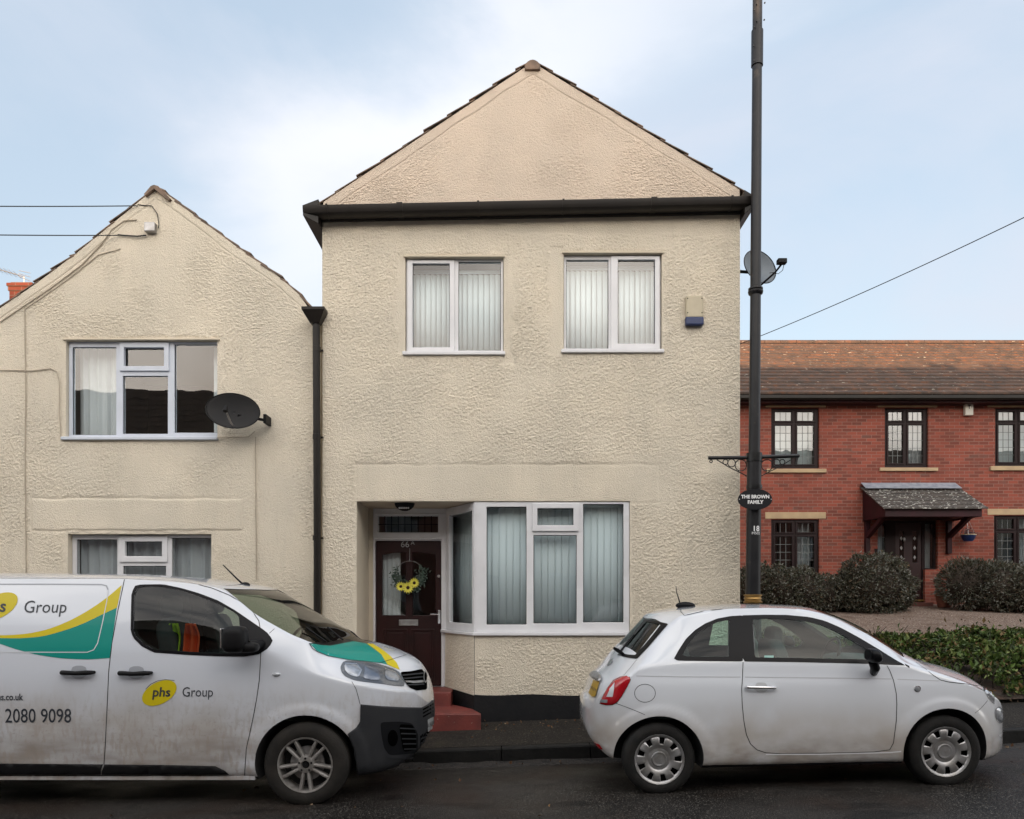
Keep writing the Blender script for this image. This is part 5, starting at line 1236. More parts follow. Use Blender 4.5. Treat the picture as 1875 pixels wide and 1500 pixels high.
    def line(s, name, pts, w, m, parent=None, off=.0015, step=5):
        P = []
        for a, b in zip(pts[:-1], pts[1:]):
            k = max(1, int(math.hypot(b[0]-a[0], b[1]-a[1])/step))
            for i in range(k): t = i/k; P.append((a[0]+(b[0]-a[0])*t, a[1]+(b[1]-a[1])*t))
        P.append(pts[-1]); H = [s.hit(*p) for p in P]; V = []
        for i, (l, n) in enumerate(H):
            t = (H[min(i+1, len(H)-1)][0]-H[max(i-1, 0)][0]).normalized(); b = n.cross(t).normalized()
            V += [l+n*off+b*w/2, l+n*off-b*w/2]
        return obj(name, V, [(2*i, 2*i+1, 2*i+3, 2*i+2) for i in range(len(H)-1)], m, parent or s.root, smooth=True, sharp=0)
    def text(s, st, size_px, cx, cy, m, name='lettering', off=.003, **k):
        def fn(u, v): l, n = s.hit(cx+u, cy-v); return l+n*off
        return text(st, size_px, fn, name, m, s.root, sub=9, **k)
    def mirror(s, o, name=None):
        me = o.data.copy(); yc = s.Yc-s.root.location.y
        for v in me.vertices: v.co.y = 2*yc-v.co.y
        me.flip_normals(); c_ = bpy.data.objects.new(name or o.name.split('.')[0], me); COL.objects.link(c_); c_.parent = o.parent
        for md in o.modifiers:
            q = c_.modifiers.new(md.name, md.type)
            if md.type == 'SOLIDIFY': q.thickness = md.thickness; q.offset = md.offset
        return c_
    def prism_y(s, poly):
        P = s.map2(poly, 0); n = len(P); y0 = s.Yc-1.4; y1 = s.Yc+1.4; V = [(p.x, y0, p.z) for p in P]+[(p.x, y1, p.z) for p in P]
        return V, [tuple(range(n)), tuple(range(2*n-1, n-1, -1))]+[(i, i+n, (i+1) % n+n, (i+1) % n) for i in range(n)]
def _at(P, Ls, d):
    for i in range(len(Ls)-1):
        if d <= Ls[i+1]+1e-9: return P[i].lerp(P[i+1], (d-Ls[i])/max(Ls[i+1]-Ls[i], 1e-9))
    return P[-1]
def rpoly(pts, n=4, k=.28):
    """rounds the corners of a pixel polygon"""
    out = []; N = len(pts)
    for i in range(N):
        a, b, c_ = Vector(pts[i-1]), Vector(pts[i]), Vector(pts[(i+1) % N]); p = b.lerp(a, k); q = b.lerp(c_, k)
        for j in range(n+1): t = j/n; out.append(tuple(p*(1-t)**2+b*2*t*(1-t)+q*t*t))
    return out
def cyl_y(x, z, r, y0, y1, n=56):
    V = [(x+r*math.cos(2*math.pi*k/n), y, z+r*math.sin(2*math.pi*k/n)) for y in (y0, y1) for k in range(n)]
    return V, [tuple(range(n)), tuple(range(2*n-1, n-1, -1))]+[(i, (i+1) % n, (i+1) % n+n, i+n) for i in range(n)]
def spaced(a, b, n, e0=.0, e1=.0):
    """stations packed towards the rounded ends"""
    t = np.linspace(0, 1, n); u = (1-np.cos(np.pi*t))/2; t = t*.45+u*.55; return a+(b-a)*t
def plan(W_, xa, xb, ra, rb, na, nb, mid=None):
    def f(x):
        w = W_ if mid is None else W_*mid(x)
        if x < xa+ra: w *= max(1e-3, 1-((xa+ra-x)/ra)**na)**(1/na)
        if x > xb-rb: w *= max(1e-3, 1-((x-xb+rb)/rb)**nb)**(1/nb)
        return w
    return f
def tyre(mb, r, w, rim):
    pr_ = [(rim, -w*.46), (rim+.012, -w*.5), (rim+(r-rim)*.5, -w*.535), (r-.022, -w*.47), (r-.006, -w*.40), (r, -w*.30), (r, w*.30), (r-.006, w*.40), (r-.022, w*.47), (rim+(r-rim)*.5, w*.535), (rim, w*.46)]
    # tread grooves
    t = []
    for i, p in enumerate(pr_):
        t.append(p)
        if i == 5:
            for q in (-.17, 0, .17): t += [(r, w*q-w*.02), (r-.007, w*q-w*.015), (r-.007, w*q+w*.015), (r, w*q+w*.02)]
    return mb.lathe(t, 64, 'Y')

# ---------------- small white hatchback
paint_w = mat('white_car_paint', (.64, .67, .72), .2, spec=.6, coat=1)
dirt = (.22, .185, .155)
over(paint_w, (.44, .405, .37), 3.0, .20, .6, .9, zr=(.86, .38)); over(paint_w, (.36, .315, .275), 3.5, .35, .65, .6, zr=(.66, .34), stretch=(.5, 1, 1.5)); over(paint_w, dirt, 6, .38, .68, .8, zr=(.54, .16), stretch=(1, 1, 2.2)); over(paint_w, (.16, .12, .09), 26, .66, .74, .6, zr=(.50, .10))
paint_v = mat('white_van_paint', (.62, .655, .72), .24, spec=.6, coat=.9)
over(paint_v, (.43, .405, .385), 2.2, .22, .6, .9, zr=(1.00, .55)); over(paint_v, (.24, .20, .165), 5.5, .36, .70, .75, zr=(.86, .25), stretch=(.45, 1, 1.6)); over(paint_v, (.34, .29, .25), 30, .50, .62, .5, zr=(.95, .35), stretch=(1, 1, .35))
over(paint_v, (.11, .092, .078), 9, .50, .72, .6, zr=(.55, .08), stretch=(1, 1, .5)); over(paint_v, (.30, .28, .27), 40, .60, .70, .5, zr=(.9, .5))
seam = mat('panel_gap', (.012, .012, .013), .8)
trim_b = mat('gloss_black_trim', (.005, .005, .0065), .36, spec=.16)
red_l = mat('red_lamp_lens', (.42, .004, .012), .12, coat=1); clear_l = mat('clear_lamp_lens', (.55, .57, .60), .1, metal=.35, coat=1, col2=(.30, .32, .35), vs=22)
lens_g = glassmat('lamp_cover_glass', (.88, .9, .93), 1.6); seat_m = mat('seat_fabric', (.05, .055, .06), .85); seat_l = mat('seat_cream', (.36, .38, .36), .8)

def car():
    YN = 6.10; HW = .815; Yc = YN+HW; C_ = thing('small_hatchback', (2.45, Yc, .03), 'white three door hatchback parked in front of the tall house, dusty at the sills', 'car')
    n, c6 = 6.2, Yc
    def wp(px, py, Y): return (X(px, Y), Z(py, Y))
    # centre line silhouette
    top = [wp(1066, 1300, 6.75), wp(1068, 1276, 6.78), wp(1076, 1268, 6.8), wp(1084, 1243, 6.85), wp(1104, 1222, 6.9), wp(1128, 1192, 6.9), wp(1158, 1160, 6.9), wp(1180, 1135, 6.9), wp(1190, 1124, 6.9), wp(1203, 1119.5, 6.9), wp(1248, 1112.5, 6.9), wp(1300, 1108.5, 6.9), wp(1368, 1106, 6.9), wp(1440, 1108, 6.9), wp(1481, 1114, 6.88), wp(1514, 1123, 6.85), wp(1549, 1136, 6.8), wp(1600, 1163, 6.7), wp(1648, 1190, 6.6), wp(1676, 1205.5, 6.6), wp(1702, 1212, 6.6), wp(1741, 1222, 6.6), wp(1768, 1233, 6.6), wp(1793, 1247, 6.58), wp(1810, 1259, 6.56), wp(1824, 1276, 6.52), wp(1834, 1293, 6.5), wp(1843, 1312, 6.5), (4.25, .44)]
    tx = [p[0] for p in top]; tz = [p[1] for p in top]
    for i in range(1, len(tx)): tx[i] = max(tx[i], tx[i-1]+.004)
    x0 = tx[0]; x1 = tx[-1]; ztop = pchip(tx, tz)
    rail = [(x0, .62), wp(1085, 1300, 6.3), wp(1100, 1272, 6.3), wp(1128, 1248, 6.28), wp(1155, 1224, 6.28), wp(1172, 1204, 6.32), wp(1200, 1172, 6.36), wp(1228, 1143, 6.38), wp(1245, 1129, 6.40), wp(1286, 1119.5, 6.40), wp(1340, 1114.5, 6.40), wp(1400, 1113.5, 6.40), wp(1460, 1116, 6.40), wp(1500, 1124, 6.38), wp(1545, 1142, 6.34), wp(1590, 1169, 6.30), wp(1630, 1194, 6.27), wp(1665, 1216, 6.25), wp(1700, 1226, 6.25), wp(1735, 1237, 6.24), wp(1765, 1248, 6.26), (3.86, .815), (3.96, .77), (4.05, .70), (4.13, .61), (4.20, .52), (x1, .43)]
    rx = [p[0] for p in rail]; rz = [p[1] for p in rail]
    for i in range(1, len(rx)): rx[i] = max(rx[i], rx[i-1]+.004)
    zr0 = pchip(rx, rz); zrail = lambda x: min(zr0(x), ztop(x)-.006)
    zbot = pchip([x0, x0+.03, x0+.10, x0+.25, 1.5, 3.2, 3.9, 4.09, 4.20, x1], [.50, .40, .31, .225, .195, .235, .245, .26, .32, .42])
    wmax = plan(HW, x0, x1, .62, .78, 2.5, 2.25)
    wrail = pchip([x0, x0+.25, 1.05, 1.35, 1.7, 2.4, 2.75, 3.05, 3.25, 3.55, 3.9, 4.1, x1], [.66, .66, .645, .555, .545, .55, .58, .645, .68, .68, .60, .5, .4])
    prof = pchip([0, .2, .32, .5, .68, .86, .95, 1.08, 1.2], [.945, .965, .985, 1.0, .998, .982, .955, .925, .88])
    zbelt = pchip([x0, 1.0, 1.3, 3.1, 3.4, x1], [.9, 1.0, 1.03, 1.03, .98, .6])
    RW, FW = (X(1207.5, 6.12), Z(1391, 6.12)), (X(1732.5, 6.12), Z(1377, 6.12)); ra = .352
    v = Vehicle(C_, Yc, x0, x1, zbot, zrail, ztop, wmax, wrail, prof, [(RW[0], RW[1], ra, .010), (FW[0], FW[1], ra, .010)], zbelt, crown=2.6)
    xs = sorted(set(list(np.round(spaced(x0+.001, x1-.0015, 150), 5))))
    v.setup(xs)
    # glass areas traced on the skin
    qo = [(1234, 1206), (1243, 1190), (1256, 1170), (1273, 1153.5), (1291, 1142), (1313, 1133), (1337, 1128.5), (1360, 1127), (1360, 1211.5), (1300, 1211), (1240, 1210)]
    qi = [(1250, 1199), (1257, 1186), (1268, 1170), (1280, 1158), (1295, 1148), (1312, 1140), (1325, 1137), (1336, 1136), (1335, 1203), (1300, 1203), (1256, 1202)]
    do = [(1360, 1127), (1400, 1126), (1440, 1126.3), (1481, 1130), (1510, 1137), (1540, 1150), (1575, 1169), (1610, 1190), (1640, 1209), (1659, 1219), (1600, 1216), (1540, 1214.5), (1450, 1212.5), (1360, 1211.5)]
    di = [(1378, 1134), (1410, 1133), (1440, 1134), (1478, 1138), (1505, 1145), (1532, 1157), (1560, 1173), (1578, 1184), (1591, 1193), (1588, 1208), (1560, 1207), (1520, 1206.5), (1450, 1205), (1382, 1204)]
    cutters = []
    cx = [x for x in np.linspace(1.12, 3.42, 60)]
    cab = Vehicle(C_, Yc, 1.12, 3.42, zbot, zrail, ztop, wmax, wrail, prof, [], zbelt, crown=2.6)
    cutters.append(cab.mesh(cx, zlo=.55, inset=.045, K1=24, K2=10))
    for q in (qi, di): cutters.append(v.prism_y(q))
    # windscreen and tailgate glass: cut from above over the cabin
    def plate(xa_fn, xb_fn, wa, wb, zlo_, N=10):
        V = []
        for z in (zlo_, 2.2):
            for sgn, fn in ((0, xa_fn), (1, xb_fn)):
                for k in range(N+1):
                    u = -1+2*k/N; w = (wa, wb)[sgn]; V.append((fn(u), Yc+u*w, z))
        m_ = 2*(N+1); o1 = list(range(N+1))+list(range(2*N+1, N, -1)); Fc = [tuple(o1), tuple(i+m_ for i in reversed(o1))]
        for a, b in zip(o1, o1[1:]+o1[:1]): Fc.append((a, b, b+m_, a+m_))
        return V, Fc
    wsa = lambda u: 2.62-.05*u*u; wsb = lambda u: 3.36-.12*u*u
    cutters.append(plate(wsa, wsb, .47, .60, .9))
    tga = lambda u: .985+.055*u*u; tgb = lambda u: 1.205+.06*u*u
    cutters.append(plate(tga, tgb, .55, .45, .95))
    for (x, z) in (RW, FW):
        cutters.append(cyl_y(x, z, ra, Yc-HW-.2, Yc-HW+.30)); cutters.append(cyl_y(x, z, ra, Yc+HW-.30, Yc+HW+.2))
    body = v.cut('body', [paint_w, dark_in], cutters)
    # glazing
    for nm, o_, i_ in (('quarter_window', qo, qi), ('door_window', do, di)):
        r_ = v.ring(nm, o_, i_, trim_b, off=.0025); g = v.patch('pane', i_, glass_g, r_, off=-.002, res=10)
        r2 = v.mirror(r_); g2 = v.mirror(g); g2.parent = r2
    def screen(xa, xb, wa, wb, name, N=14, M=10, off=-.004):
        V = []
        for i in range(M+1):
            for k in range(N+1):
                u = -1+2*k/N; t = i/M; x = xa(u)+(xb(u)-xa(u))*t; w = (wa+(wb-wa)*t)*u*1.03
                l, n_, _, _ = v.bvh.ray_cast(Vector((x, Yc+w, 3)), Vector((0, 0, -1)))
                V.append(l+n_.normalized()*off if n_.z > 0 else l-n_.normalized()*off)
        return obj(name, V, [(i*(N+1)+k, i*(N+1)+k+1, (i+1)*(N+1)+k+1, (i+1)*(N+1)+k) for i in range(M) for k in range(N)], glass_g, C_, smooth=True, sharp=0)
    screen(wsa, wsb, .47, .60, 'windscreen'); screen(tga, tgb, .55, .45, 'tailgate_window')
    # dark border of the tailgate window as seen on the corner
    tg = [(1181, 1134), (1200, 1137.5), (1224, 1143), (1205, 1165), (1186, 1187), (1167, 1207), (1150, 1205), (1131, 1200), (1137, 1189), (1158, 1162)]
    ti = [(1184, 1138.5), (1197, 1141), (1210, 1144.5), (1194, 1165), (1178, 1184), (1163, 1200), (1150, 1199), (1138, 1196), (1143, 1188), (1162, 1164)]
    v.ring('tailgate_border', tg, ti, trim_b, off=.004)
    # panel gaps
    door = [(1360.5, 1212), (1359.5, 1240), (1358, 1262), (1359, 1290), (1362, 1320), (1366.5, 1345), (1374, 1362), (1386, 1373), (1402, 1378.5), (1430, 1380), (1520, 1379), (1600, 1377), (1629, 1373), (1636, 1360), (1641, 1320), (1642, 1290), (1641, 1270), (1636, 1246), (1629, 1228), (1624, 1219)]
    v.line('door_gap', door, .0055, seam, step=4)
    v.line('bonnet_gap', [(1677, 1213), (1693, 1224), (1708, 1236), (1722, 1245.5), (1737, 1249), (1765, 1252), (1792, 1256)], .006, seam, step=4)
    v.line('roof_gap', [(1246, 1120), (1253, 1127.5), (1270, 1123.5), (1290, 1119), (1340, 1114), (1400, 1111.5), (1450, 1112), (1490, 1116)], .005, seam, step=5, off=.003)
    v.line('tailgate_gap', [(1166, 1208), (1155, 1222), (1142, 1237)], .004, seam)
    v.line('bumper_gap', [(1128, 1288), (1150, 1296), (1172, 1305), (1181, 1309)], .004, seam); v.line('bumper_gap', [(1808, 1283), (1796, 1297), (1785, 1306)], .004, seam)
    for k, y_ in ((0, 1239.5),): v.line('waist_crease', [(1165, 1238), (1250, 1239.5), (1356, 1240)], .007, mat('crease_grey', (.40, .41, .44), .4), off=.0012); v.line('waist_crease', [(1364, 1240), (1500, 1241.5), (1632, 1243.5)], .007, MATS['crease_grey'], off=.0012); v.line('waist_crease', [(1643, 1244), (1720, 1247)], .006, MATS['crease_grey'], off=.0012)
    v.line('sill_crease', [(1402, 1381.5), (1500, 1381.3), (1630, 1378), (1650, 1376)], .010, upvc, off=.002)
    # fuel flap, side repeater, handle
    v.line('fuel_flap', [(1181+19*math.cos(a), 1269.5+16.5*math.sin(a)) for a in np.linspace(0, 2*math.pi, 33)], .004, seam, step=9)
    l, nn = v.hit(1679.5, 1261.5); rp_ = MB().lathe([(.001, -.012), (.017, -.010), (.022, .002)], 20, 'Y', (l.x, l.y, l.z)).build('side_repeater', clear_l, C_, smooth=True); MB().lathe([(.021, -.006), (.026, -.005), (.027, .002)], 20, 'Y', (l.x, l.y, l.z)).build('rim', chrome, rp_, smooth=True)
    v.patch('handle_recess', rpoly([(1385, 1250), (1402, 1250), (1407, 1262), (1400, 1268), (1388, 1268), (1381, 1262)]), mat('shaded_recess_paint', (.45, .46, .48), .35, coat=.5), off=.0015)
    a, b = v.hit(1366, 1258)[0], v.hit(1419, 1258.5)[0]; yy = a.y-.036
    MB().tube([(a.x, a.y, a.z), (a.x+.008, yy+.01, a.z), (a.x+.03, yy, a.z), (b.x-.03, yy, b.z), (b.x-.008, yy+.01, b.z), (b.x, b.y, b.z)], [.012, .014, .0135, .0125, .012, .010], 14).build('door_handle', chrome, C_, smooth=True)
    # rear lamp
    rl = [(1147, 1238), (1153, 1240), (1154.5, 1245), (1148, 1258), (1139, 1274), (1130, 1286), (1122, 1290.5), (1110, 1291), (1098, 1288.5), (1106, 1272), (1114, 1258), (1123, 1246), (1135, 1240)]
    ri = [(1128, 1251.5), (1124, 1276), (1112.5, 1276), (1119, 1262)]
    lamp = v.patch('tail_lamp', rpoly(rl, 3, .3), red_l, off=.004, bulge=.012, res=5); v.mirror(lamp)
    v.line('lamp_gasket', rl+[rl[0]], .006, trim_b, lamp, off=.003, step=4)
    v.patch('lamp_centre', ri, paint_w, lamp, off=.0175, res=6); v.patch('reversing_lens', [(1102.5, 1281), (1115, 1281), (1114, 1287), (1100.5, 1286)], clear_l, lamp, off=.0165, res=6)
    # rear number plate, lamp housing, badge, wiper, bumper detail
    pl = [(1088.5, 1246), (1099.5, 1250.5), (1092, 1276), (1086, 1276.5), (1079.5, 1270)]
    P_ = v.patch('number_plate', pl, mat('yellow_plate', (.36, .22, .02), .45), off=.012, res=5)
    def fp(u, w_): l, n_ = v.hit(1089.5+u*.55-(w_-0)*.38, 1262-w_+u*.38); return l+n_*.016
    text('KJ18', 9.5, fp, 'lettering', dkgrey_tx, C_, align='CENTER', sub=5)
    l, n_ = v.hit(1094, 1240.5); l2, _ = v.hit(1085, 1240)
    v.patch('plate_lamp_housing', rpoly([(1083, 1239), (1088, 1234), (1096, 1233), (1102, 1238), (1104, 1246), (1100, 1252), (1095, 1247), (1088, 1245)], 3), silver, off=.02, res=5, solid=.012)
    v.patch('badge', rpoly([(1111, 1220), (1117, 1209), (1123, 1206), (1122, 1212), (1115, 1220)], 3), chrome, off=.006, res=5)
    p = v.hit(1141, 1198)[0]; MB().tube([p+Vector((0, -.0, .0)), p+Vector((-.05, -.02, .035)), p+Vector((-.085, -.03, .055))], [.014, .018, .012], 10).build('wiper', trim_b, C_, smooth=True)
    p = v.hit(1145, 1192)[0]; MB().tube([v.hit(1141, 1198)[0]+Vector((-.02, 0, .03)), v.hit(1165, 1166)[0]+Vector((-.02, 0, .02))], .006, 6).build('wiper_arm', trim_b, C_)
    v.patch('bumper_insert', rpoly([(1066, 1349), (1078, 1358), (1092, 1365), (1104.5, 1371), (1100, 1373), (1088, 1371), (1076, 1364), (1068, 1357)], 2, .2), trim_b, off=.003, res=5); v.patch('rear_reflector', [(1088, 1359), (1099, 1363), (1105, 1372), (1090, 1368)], red_l, off=.008, res=5)
    # front lamps
    v.patch('headlamp', rpoly([(1795, 1250), (1805, 1254), (1815, 1264), (1820, 1276), (1820, 1286), (1813, 1281), (1805, 1270)], 3), clear_l, off=.005, bulge=.02, res=4)
    v.line('headlamp_rim', [(1796, 1251), (1805, 1267), (1810, 1277), (1820, 1288)], .010, chrome, off=.006)
    v.patch('fog_lamp', [(1829+6.2*math.cos(a)+2.2*math.sin(a), 1308.5+12.5*math.sin(a)) for a in np.linspace(0, 2*math.pi, 20)[:-1]], clear_l, off=.006, bulge=.02, res=4)
    v.line('fog_lamp_rim', [(1829+7*math.cos(a)+2.2*math.sin(a), 1308.5+13.8*math.sin(a)) for a in np.linspace(0, 2*math.pi, 24)], .008, chrome, off=.008)
    v.line('bumper_crease', [(1829, 1347), (1836, 1343), (1840, 1341)], .012, MATS['crease_grey'], off=.003); v.line('bumper_trim', [(1830, 1351), (1840, 1346)], .006, chrome, off=.005)
    # mirror
    c_ = W(1600, 1201, 5.99); yw = v.hit(1612, 1225)[0].y
    mb = MB().ell((c_.x, c_.y, c_.z), (.050, .085, .058), .8, 24, 14, T=lambda x, y, z: (x+.18*(z-c_.z)*-1-(.02 if x < c_.x-.03 else 0)*0, y, z))
    mb.tube([(c_.x+.01, c_.y+.03, c_.z-.05), (c_.x+.035, c_.y+.05, c_.z-.10), (c_.x+.07, yw-.004, c_.z-.145)], [.038, .036, .030], 14)
    Mi = mb.build('wing_mirror', trim_b, C_, smooth=True); v.mirror(Mi)
    MB().ell((c_.x-.046, c_.y-.004, c_.z+.010), (.008, .065, .044), .7, 18, 10).build('mirror_glass', trim_b, Mi, smooth=True)
    # roof aerial
    p = W(1253, 1108, 6.9); MB().tube([p+Vector((-.04, 0, .02)), p+Vector((-.07, 0, .12)), p+Vector((-.075, 0, .17))], [.006, .004, .003], 6).ell((p.x+.01, p.y, p.z-.005), (.09, .03, .035), 1, 14, 8).build('roof_aerial', trim_b, C_, smooth=True)
    # wiper stub at the scuttle
    MB().tube([W(1672, 1208, 6.6), W(1680, 1208.5, 6.65), W(1690, 1212, 6.75)], .008, 8).build('scuttle_wiper', trim_b, C_)
    # wheels
    def wheel(x, z, y, flip, par):
        w = bpy.data.objects.new('wheel', None); COL.objects.link(w); w.parent = par; w.location = Vector((x, y, z))-par.location; w.empty_display_size = .1
        return w
    rim = .198
    T_ = None
    for (x, z), rot in ((RW, .1), (FW, .2)):
        for near in (1, 0):
            yy = YN+.015 if near else Yc+HW-.02; loc = Vector((x, yy+(.085 if near else -.085), z if near else z-.02))
            if T_ is None:
                mb = MB(); tyre(mb, .289, .165, rim); to = mb.build('wheel', rubber, None, smooth=True, sharp=40, local=True); to.parent = C_; me0 = to.data; T_ = me0
                # trim disc with nine windows
                mb = MB(); n_ = 9; seg = 72; rr_ = [(.0, -.058), (.052, -.062), (.058, -.052), (.090, -.050), (.104, -.060), (.116, -.062), (.126, -.066), (.170, -.068), (.180, -.062), (.190, -.070), (.197, -.074), (.200, -.066)]
                V = []; Fc = []
                for r, h in rr_:
                    for k in range(seg): a = 2*math.pi*k/seg; V.append((max(r, .001)*math.cos(a), h, max(r, .001)*math.sin(a)))
                for i in range(len(rr_)-1):
                    for k in range(seg):
                        if i in (6, 7) and (k % 8) in (0, 1, 2): continue
                        Fc.append((i*seg+k, (i+1)*seg+k, (i+1)*seg+(k+1) % seg, i*seg+(k+1) % seg))
                trim = (V, Fc)
                disc = MB().lathe([(.001, -.030), (.13, -.030), (.19, -.02), (.195, .05)], 40, 'Y')
            else:
                to = bpy.data.objects.new('wheel', T_); COL.objects.link(to); to.parent = C_
            to.location = loc-C_.location
            if not near: to.rotation_euler = (0, 0, math.pi)
            else:
                to.rotation_euler = (0, rot, 0)
            if near:
                t1 = obj('wheel_trim', [Vector(q) for q in trim[0]], trim[1], silver, None, smooth=True, sharp=35, solid=.008); t1.parent = to
                d1 = disc.build('rim', black_pl, None, smooth=True); d1.parent = to
                c1 = MB().lathe([(.001, -.070), (.045, -.068), (.050, -.060)], 30, 'Y').build('centre_cap', silver, None, smooth=True); c1.parent = to
                c2 = MB().lathe([(.0495, -.0675), (.0535, -.0675), (.0535, -.060)], 30, 'Y').build('cap_groove', trim_b, None); c2.parent = to
    # cabin
    def seat(x, y, m, s_=1.0):
        so = MB().ell((x, y, .62), (.26, .24, .11), .45, 20, 10); rot = Matrix.Rotation(R(-14), 3, 'Y'); pv = Vector((x-.20, y, .62))
        so.ell((x-.20, y, .93), (.075, .235, .31), .5, 20, 12, T=lambda a, b, c: tuple(rot @ (Vector((a, b, c))-pv)+pv)); o_ = so.build('seat', m, C_, smooth=True)
        hd = MB().ell((x-.31, y, 1.235), (.055, .13, .085), .6, 16, 10).build('headrest', m, o_, smooth=True)
    for y in (Yc-.36, Yc+.36): seat(2.55, y, seat_m if y < Yc else seat_l)
    MB().ell((1.62, Yc, .66), (.24, .6, .12), .4, 20, 10).ell((1.42, Yc, .90), (.08, .6, .28), .4, 20, 10).build('rear_seat', seat_m, C_, smooth=True)
    for y in (Yc-.33, Yc+.33): MB().ell((1.36, y, 1.16), (.05, .12, .06), .6, 16, 8).build('headrest', seat_m, C_, smooth=True)
    MB().ell((3.20, Yc, .92), (.22, .66, .12), .5, 20, 10).build('dashboard', seat_m, C_, smooth=True)
    MB().tube([(3.02+.06*math.sin(a), Yc+.36+.18*math.cos(a), 1.0+.17*math.sin(a)) for a in np.linspace(0, 2*math.pi, 30)], .014, 8).build('steering_wheel', trim_b, C_, smooth=True)
    v.patch('sticker', [(1400, 1200), (1417, 1200), (1417, 1209), (1400, 1209)], mat('pale_sticker', (.5, .6, .62), .6), off=-.006, res=9)
    # undertray
    MB().box(x0+.65, x1-1.1, Yc-.6, Yc+.6, .20, .28).build('undertray', dark_in, C_)
car()

# ---------------- white panel van with livery
def van():
    YN = 5.97; HW = .955; Yc = YN+HW; C_ = thing('panel_van', (-3.2, Yc, -.06), 'dirty white panel van with teal and yellow livery parked on the left', 'van')
    def wp(px, py, Y): return (X(px, Y), Z(py, Y))
    G0 = -.055
    top = [(-5.7, 1.62), (-5.55, 1.78), (-5.2, 1.80), wp(0, 1049.5, 6.9), wp(226, 1051.5, 6.9), wp(282, 1053, 6.9), wp(350, 1057, 6.9), wp(400, 1063, 6.9), wp(452, 1071, 6.9), wp(481.5, 1078.5, 6.9), wp(525, 1100, 6.9), wp(563, 1124, 6.9), wp(600, 1149, 6.9), wp(633.5, 1171, 6.9), wp(650, 1174.5, 6.9), wp(682, 1179, 6.9), wp(713, 1187.5, 6.9), wp(745, 1199.5, 6.9), wp(760, 1209, 6.88), wp(769, 1219, 6.86), wp(776, 1232, 6.84), wp(783, 1248, 6.84), wp(788, 1264, 6.84), (-.712, .62)]
    tx = [p[0] for p in top]; tz = [p[1] for p in top]
    for i in range(1, len(tx)): tx[i] = max(tx[i], tx[i-1]+.004)
    x0, x1 = tx[0], tx[-1]; ztop = pchip(tx, tz)
    rail = [(x0, 1.5), (x0+.15, 1.66), (x0+.5, 1.70), wp(0, 1059.5, 6.17), wp(226, 1060.5, 6.17), wp(300, 1064.5, 6.17), wp(360, 1070, 6.17), wp(403, 1078, 6.17), wp(431, 1096.5, 6.15), wp(463, 1123, 6.12), wp(503.5, 1147.5, 6.08), wp(535, 1164, 6.07), wp(566, 1177, 6.07), wp(592, 1196, 6.09), wp(620, 1203, 6.12), wp(650, 1209, 6.2), wp(700, 1219, 6.4), (-1.02, .94), (-.90, .87), (-.80, .77), (-.74, .68), (x1, .60)]
    rx = [p[0] for p in rail]; rz = [p[1] for p in rail]
    for i in range(1, len(rx)): rx[i] = max(rx[i], rx[i-1]+.004)
    zr0 = pchip(rx, rz); zrail = lambda x: min(zr0(x), ztop(x)-.006)
    zbot = pchip([x0, -5.4, -2.2, -1.9, -1.3, -1.0, -.85, -.76, x1], [.3, .14, .140, .135, .145, .17, .23, .34, .52])
    wmax = plan(HW, x0, x1, .25, 1.05, 3.0, 2.35)
    wrail = pchip([x0, x0+.3, -3.5, -2.6, -2.3, -2.0, -1.75, -1.5, -1.2, -.95, x1], [.74, .76, .76, .76, .765, .81, .85, .80, .64, .48, .35])
    prof = pchip([0, .15, .3, .5, .75, .95, 1.12, 1.3, 1.5], [.965, .975, .988, 1.0, 1.0, .992, .975, .945, .91])
    zbelt = pchip([x0, -2.0, -1.7, x1], [1.16, 1.16, 1.02, .75])
    WX, WZ, ra = X(560, 6.0), Z(1400, 6.0), .392
    RX = WX-3.22
    v = Vehicle(C_, Yc, x0, x1, zbot, zrail, ztop, wmax, wrail, prof, [(WX, WZ, ra, .012), (RX, WZ, ra, .012)], zbelt, crown=2.8)
    xs = sorted(set(list(np.round(np.concatenate([spaced(x0+.001, -3.9, 26), np.linspace(-3.88, -1.5, 80), x1-.0015-(x1-.0015+1.5)*(np.linspace(1, 0, 60)**1.8)]), 5))))
    v.setup(xs)
    so = [(247.6, 1073), (258, 1070.5), (298, 1070), (332, 1077), (366, 1087), (400, 1100), (431, 1118), (463, 1140), (488, 1157), (500, 1172), (493, 1186), (475, 1198), (447, 1202.5), (400, 1202), (344.6, 1199.5), (282, 1195), (260, 1184), (244, 1168), (239.5, 1155), (240, 1120), (241, 1086)]
    si = [(253, 1077), (262, 1074.5), (296, 1074.5), (330, 1081), (362, 1091), (395, 1104), (415, 1114), (432, 1124), (438, 1131), (439, 1150), (439, 1180), (437, 1192), (425, 1196), (400, 1197), (346, 1194.5), (285, 1190), (265, 1180), (249, 1165), (245, 1154), (245.5, 1120), (246.5, 1088)]
    cutters = []
    cab = Vehicle(C_, Yc, -3.3, -1.8, zbot, zrail, ztop, wmax, wrail, prof, [], zbelt, crown=2.8)
    cutters.append(cab.mesh(np.linspace(-3.25, -1.66, 50), zlo=.55, inset=.05, K1=24, K2=10))
    cutters.append(v.prism_y(si))
    # windscreen outline in plan from the traced pillar
    pill = [v.hit(*p)[0] for p in ((407, 1078), (431, 1097.5), (463, 1124.5), (503.5, 1149.5), (535, 1166.5), (563, 1178.5))]
    wa = Yc-pill[0].y-.02; wb = Yc-pill[-1].y-.02; xa_ = pill[0].x; xb_ = pill[-1].x
    fa_ = lambda u: xa_+.12*(1-u*u); fb_ = lambda u: xb_+.34*(1-abs(u)**2.2)
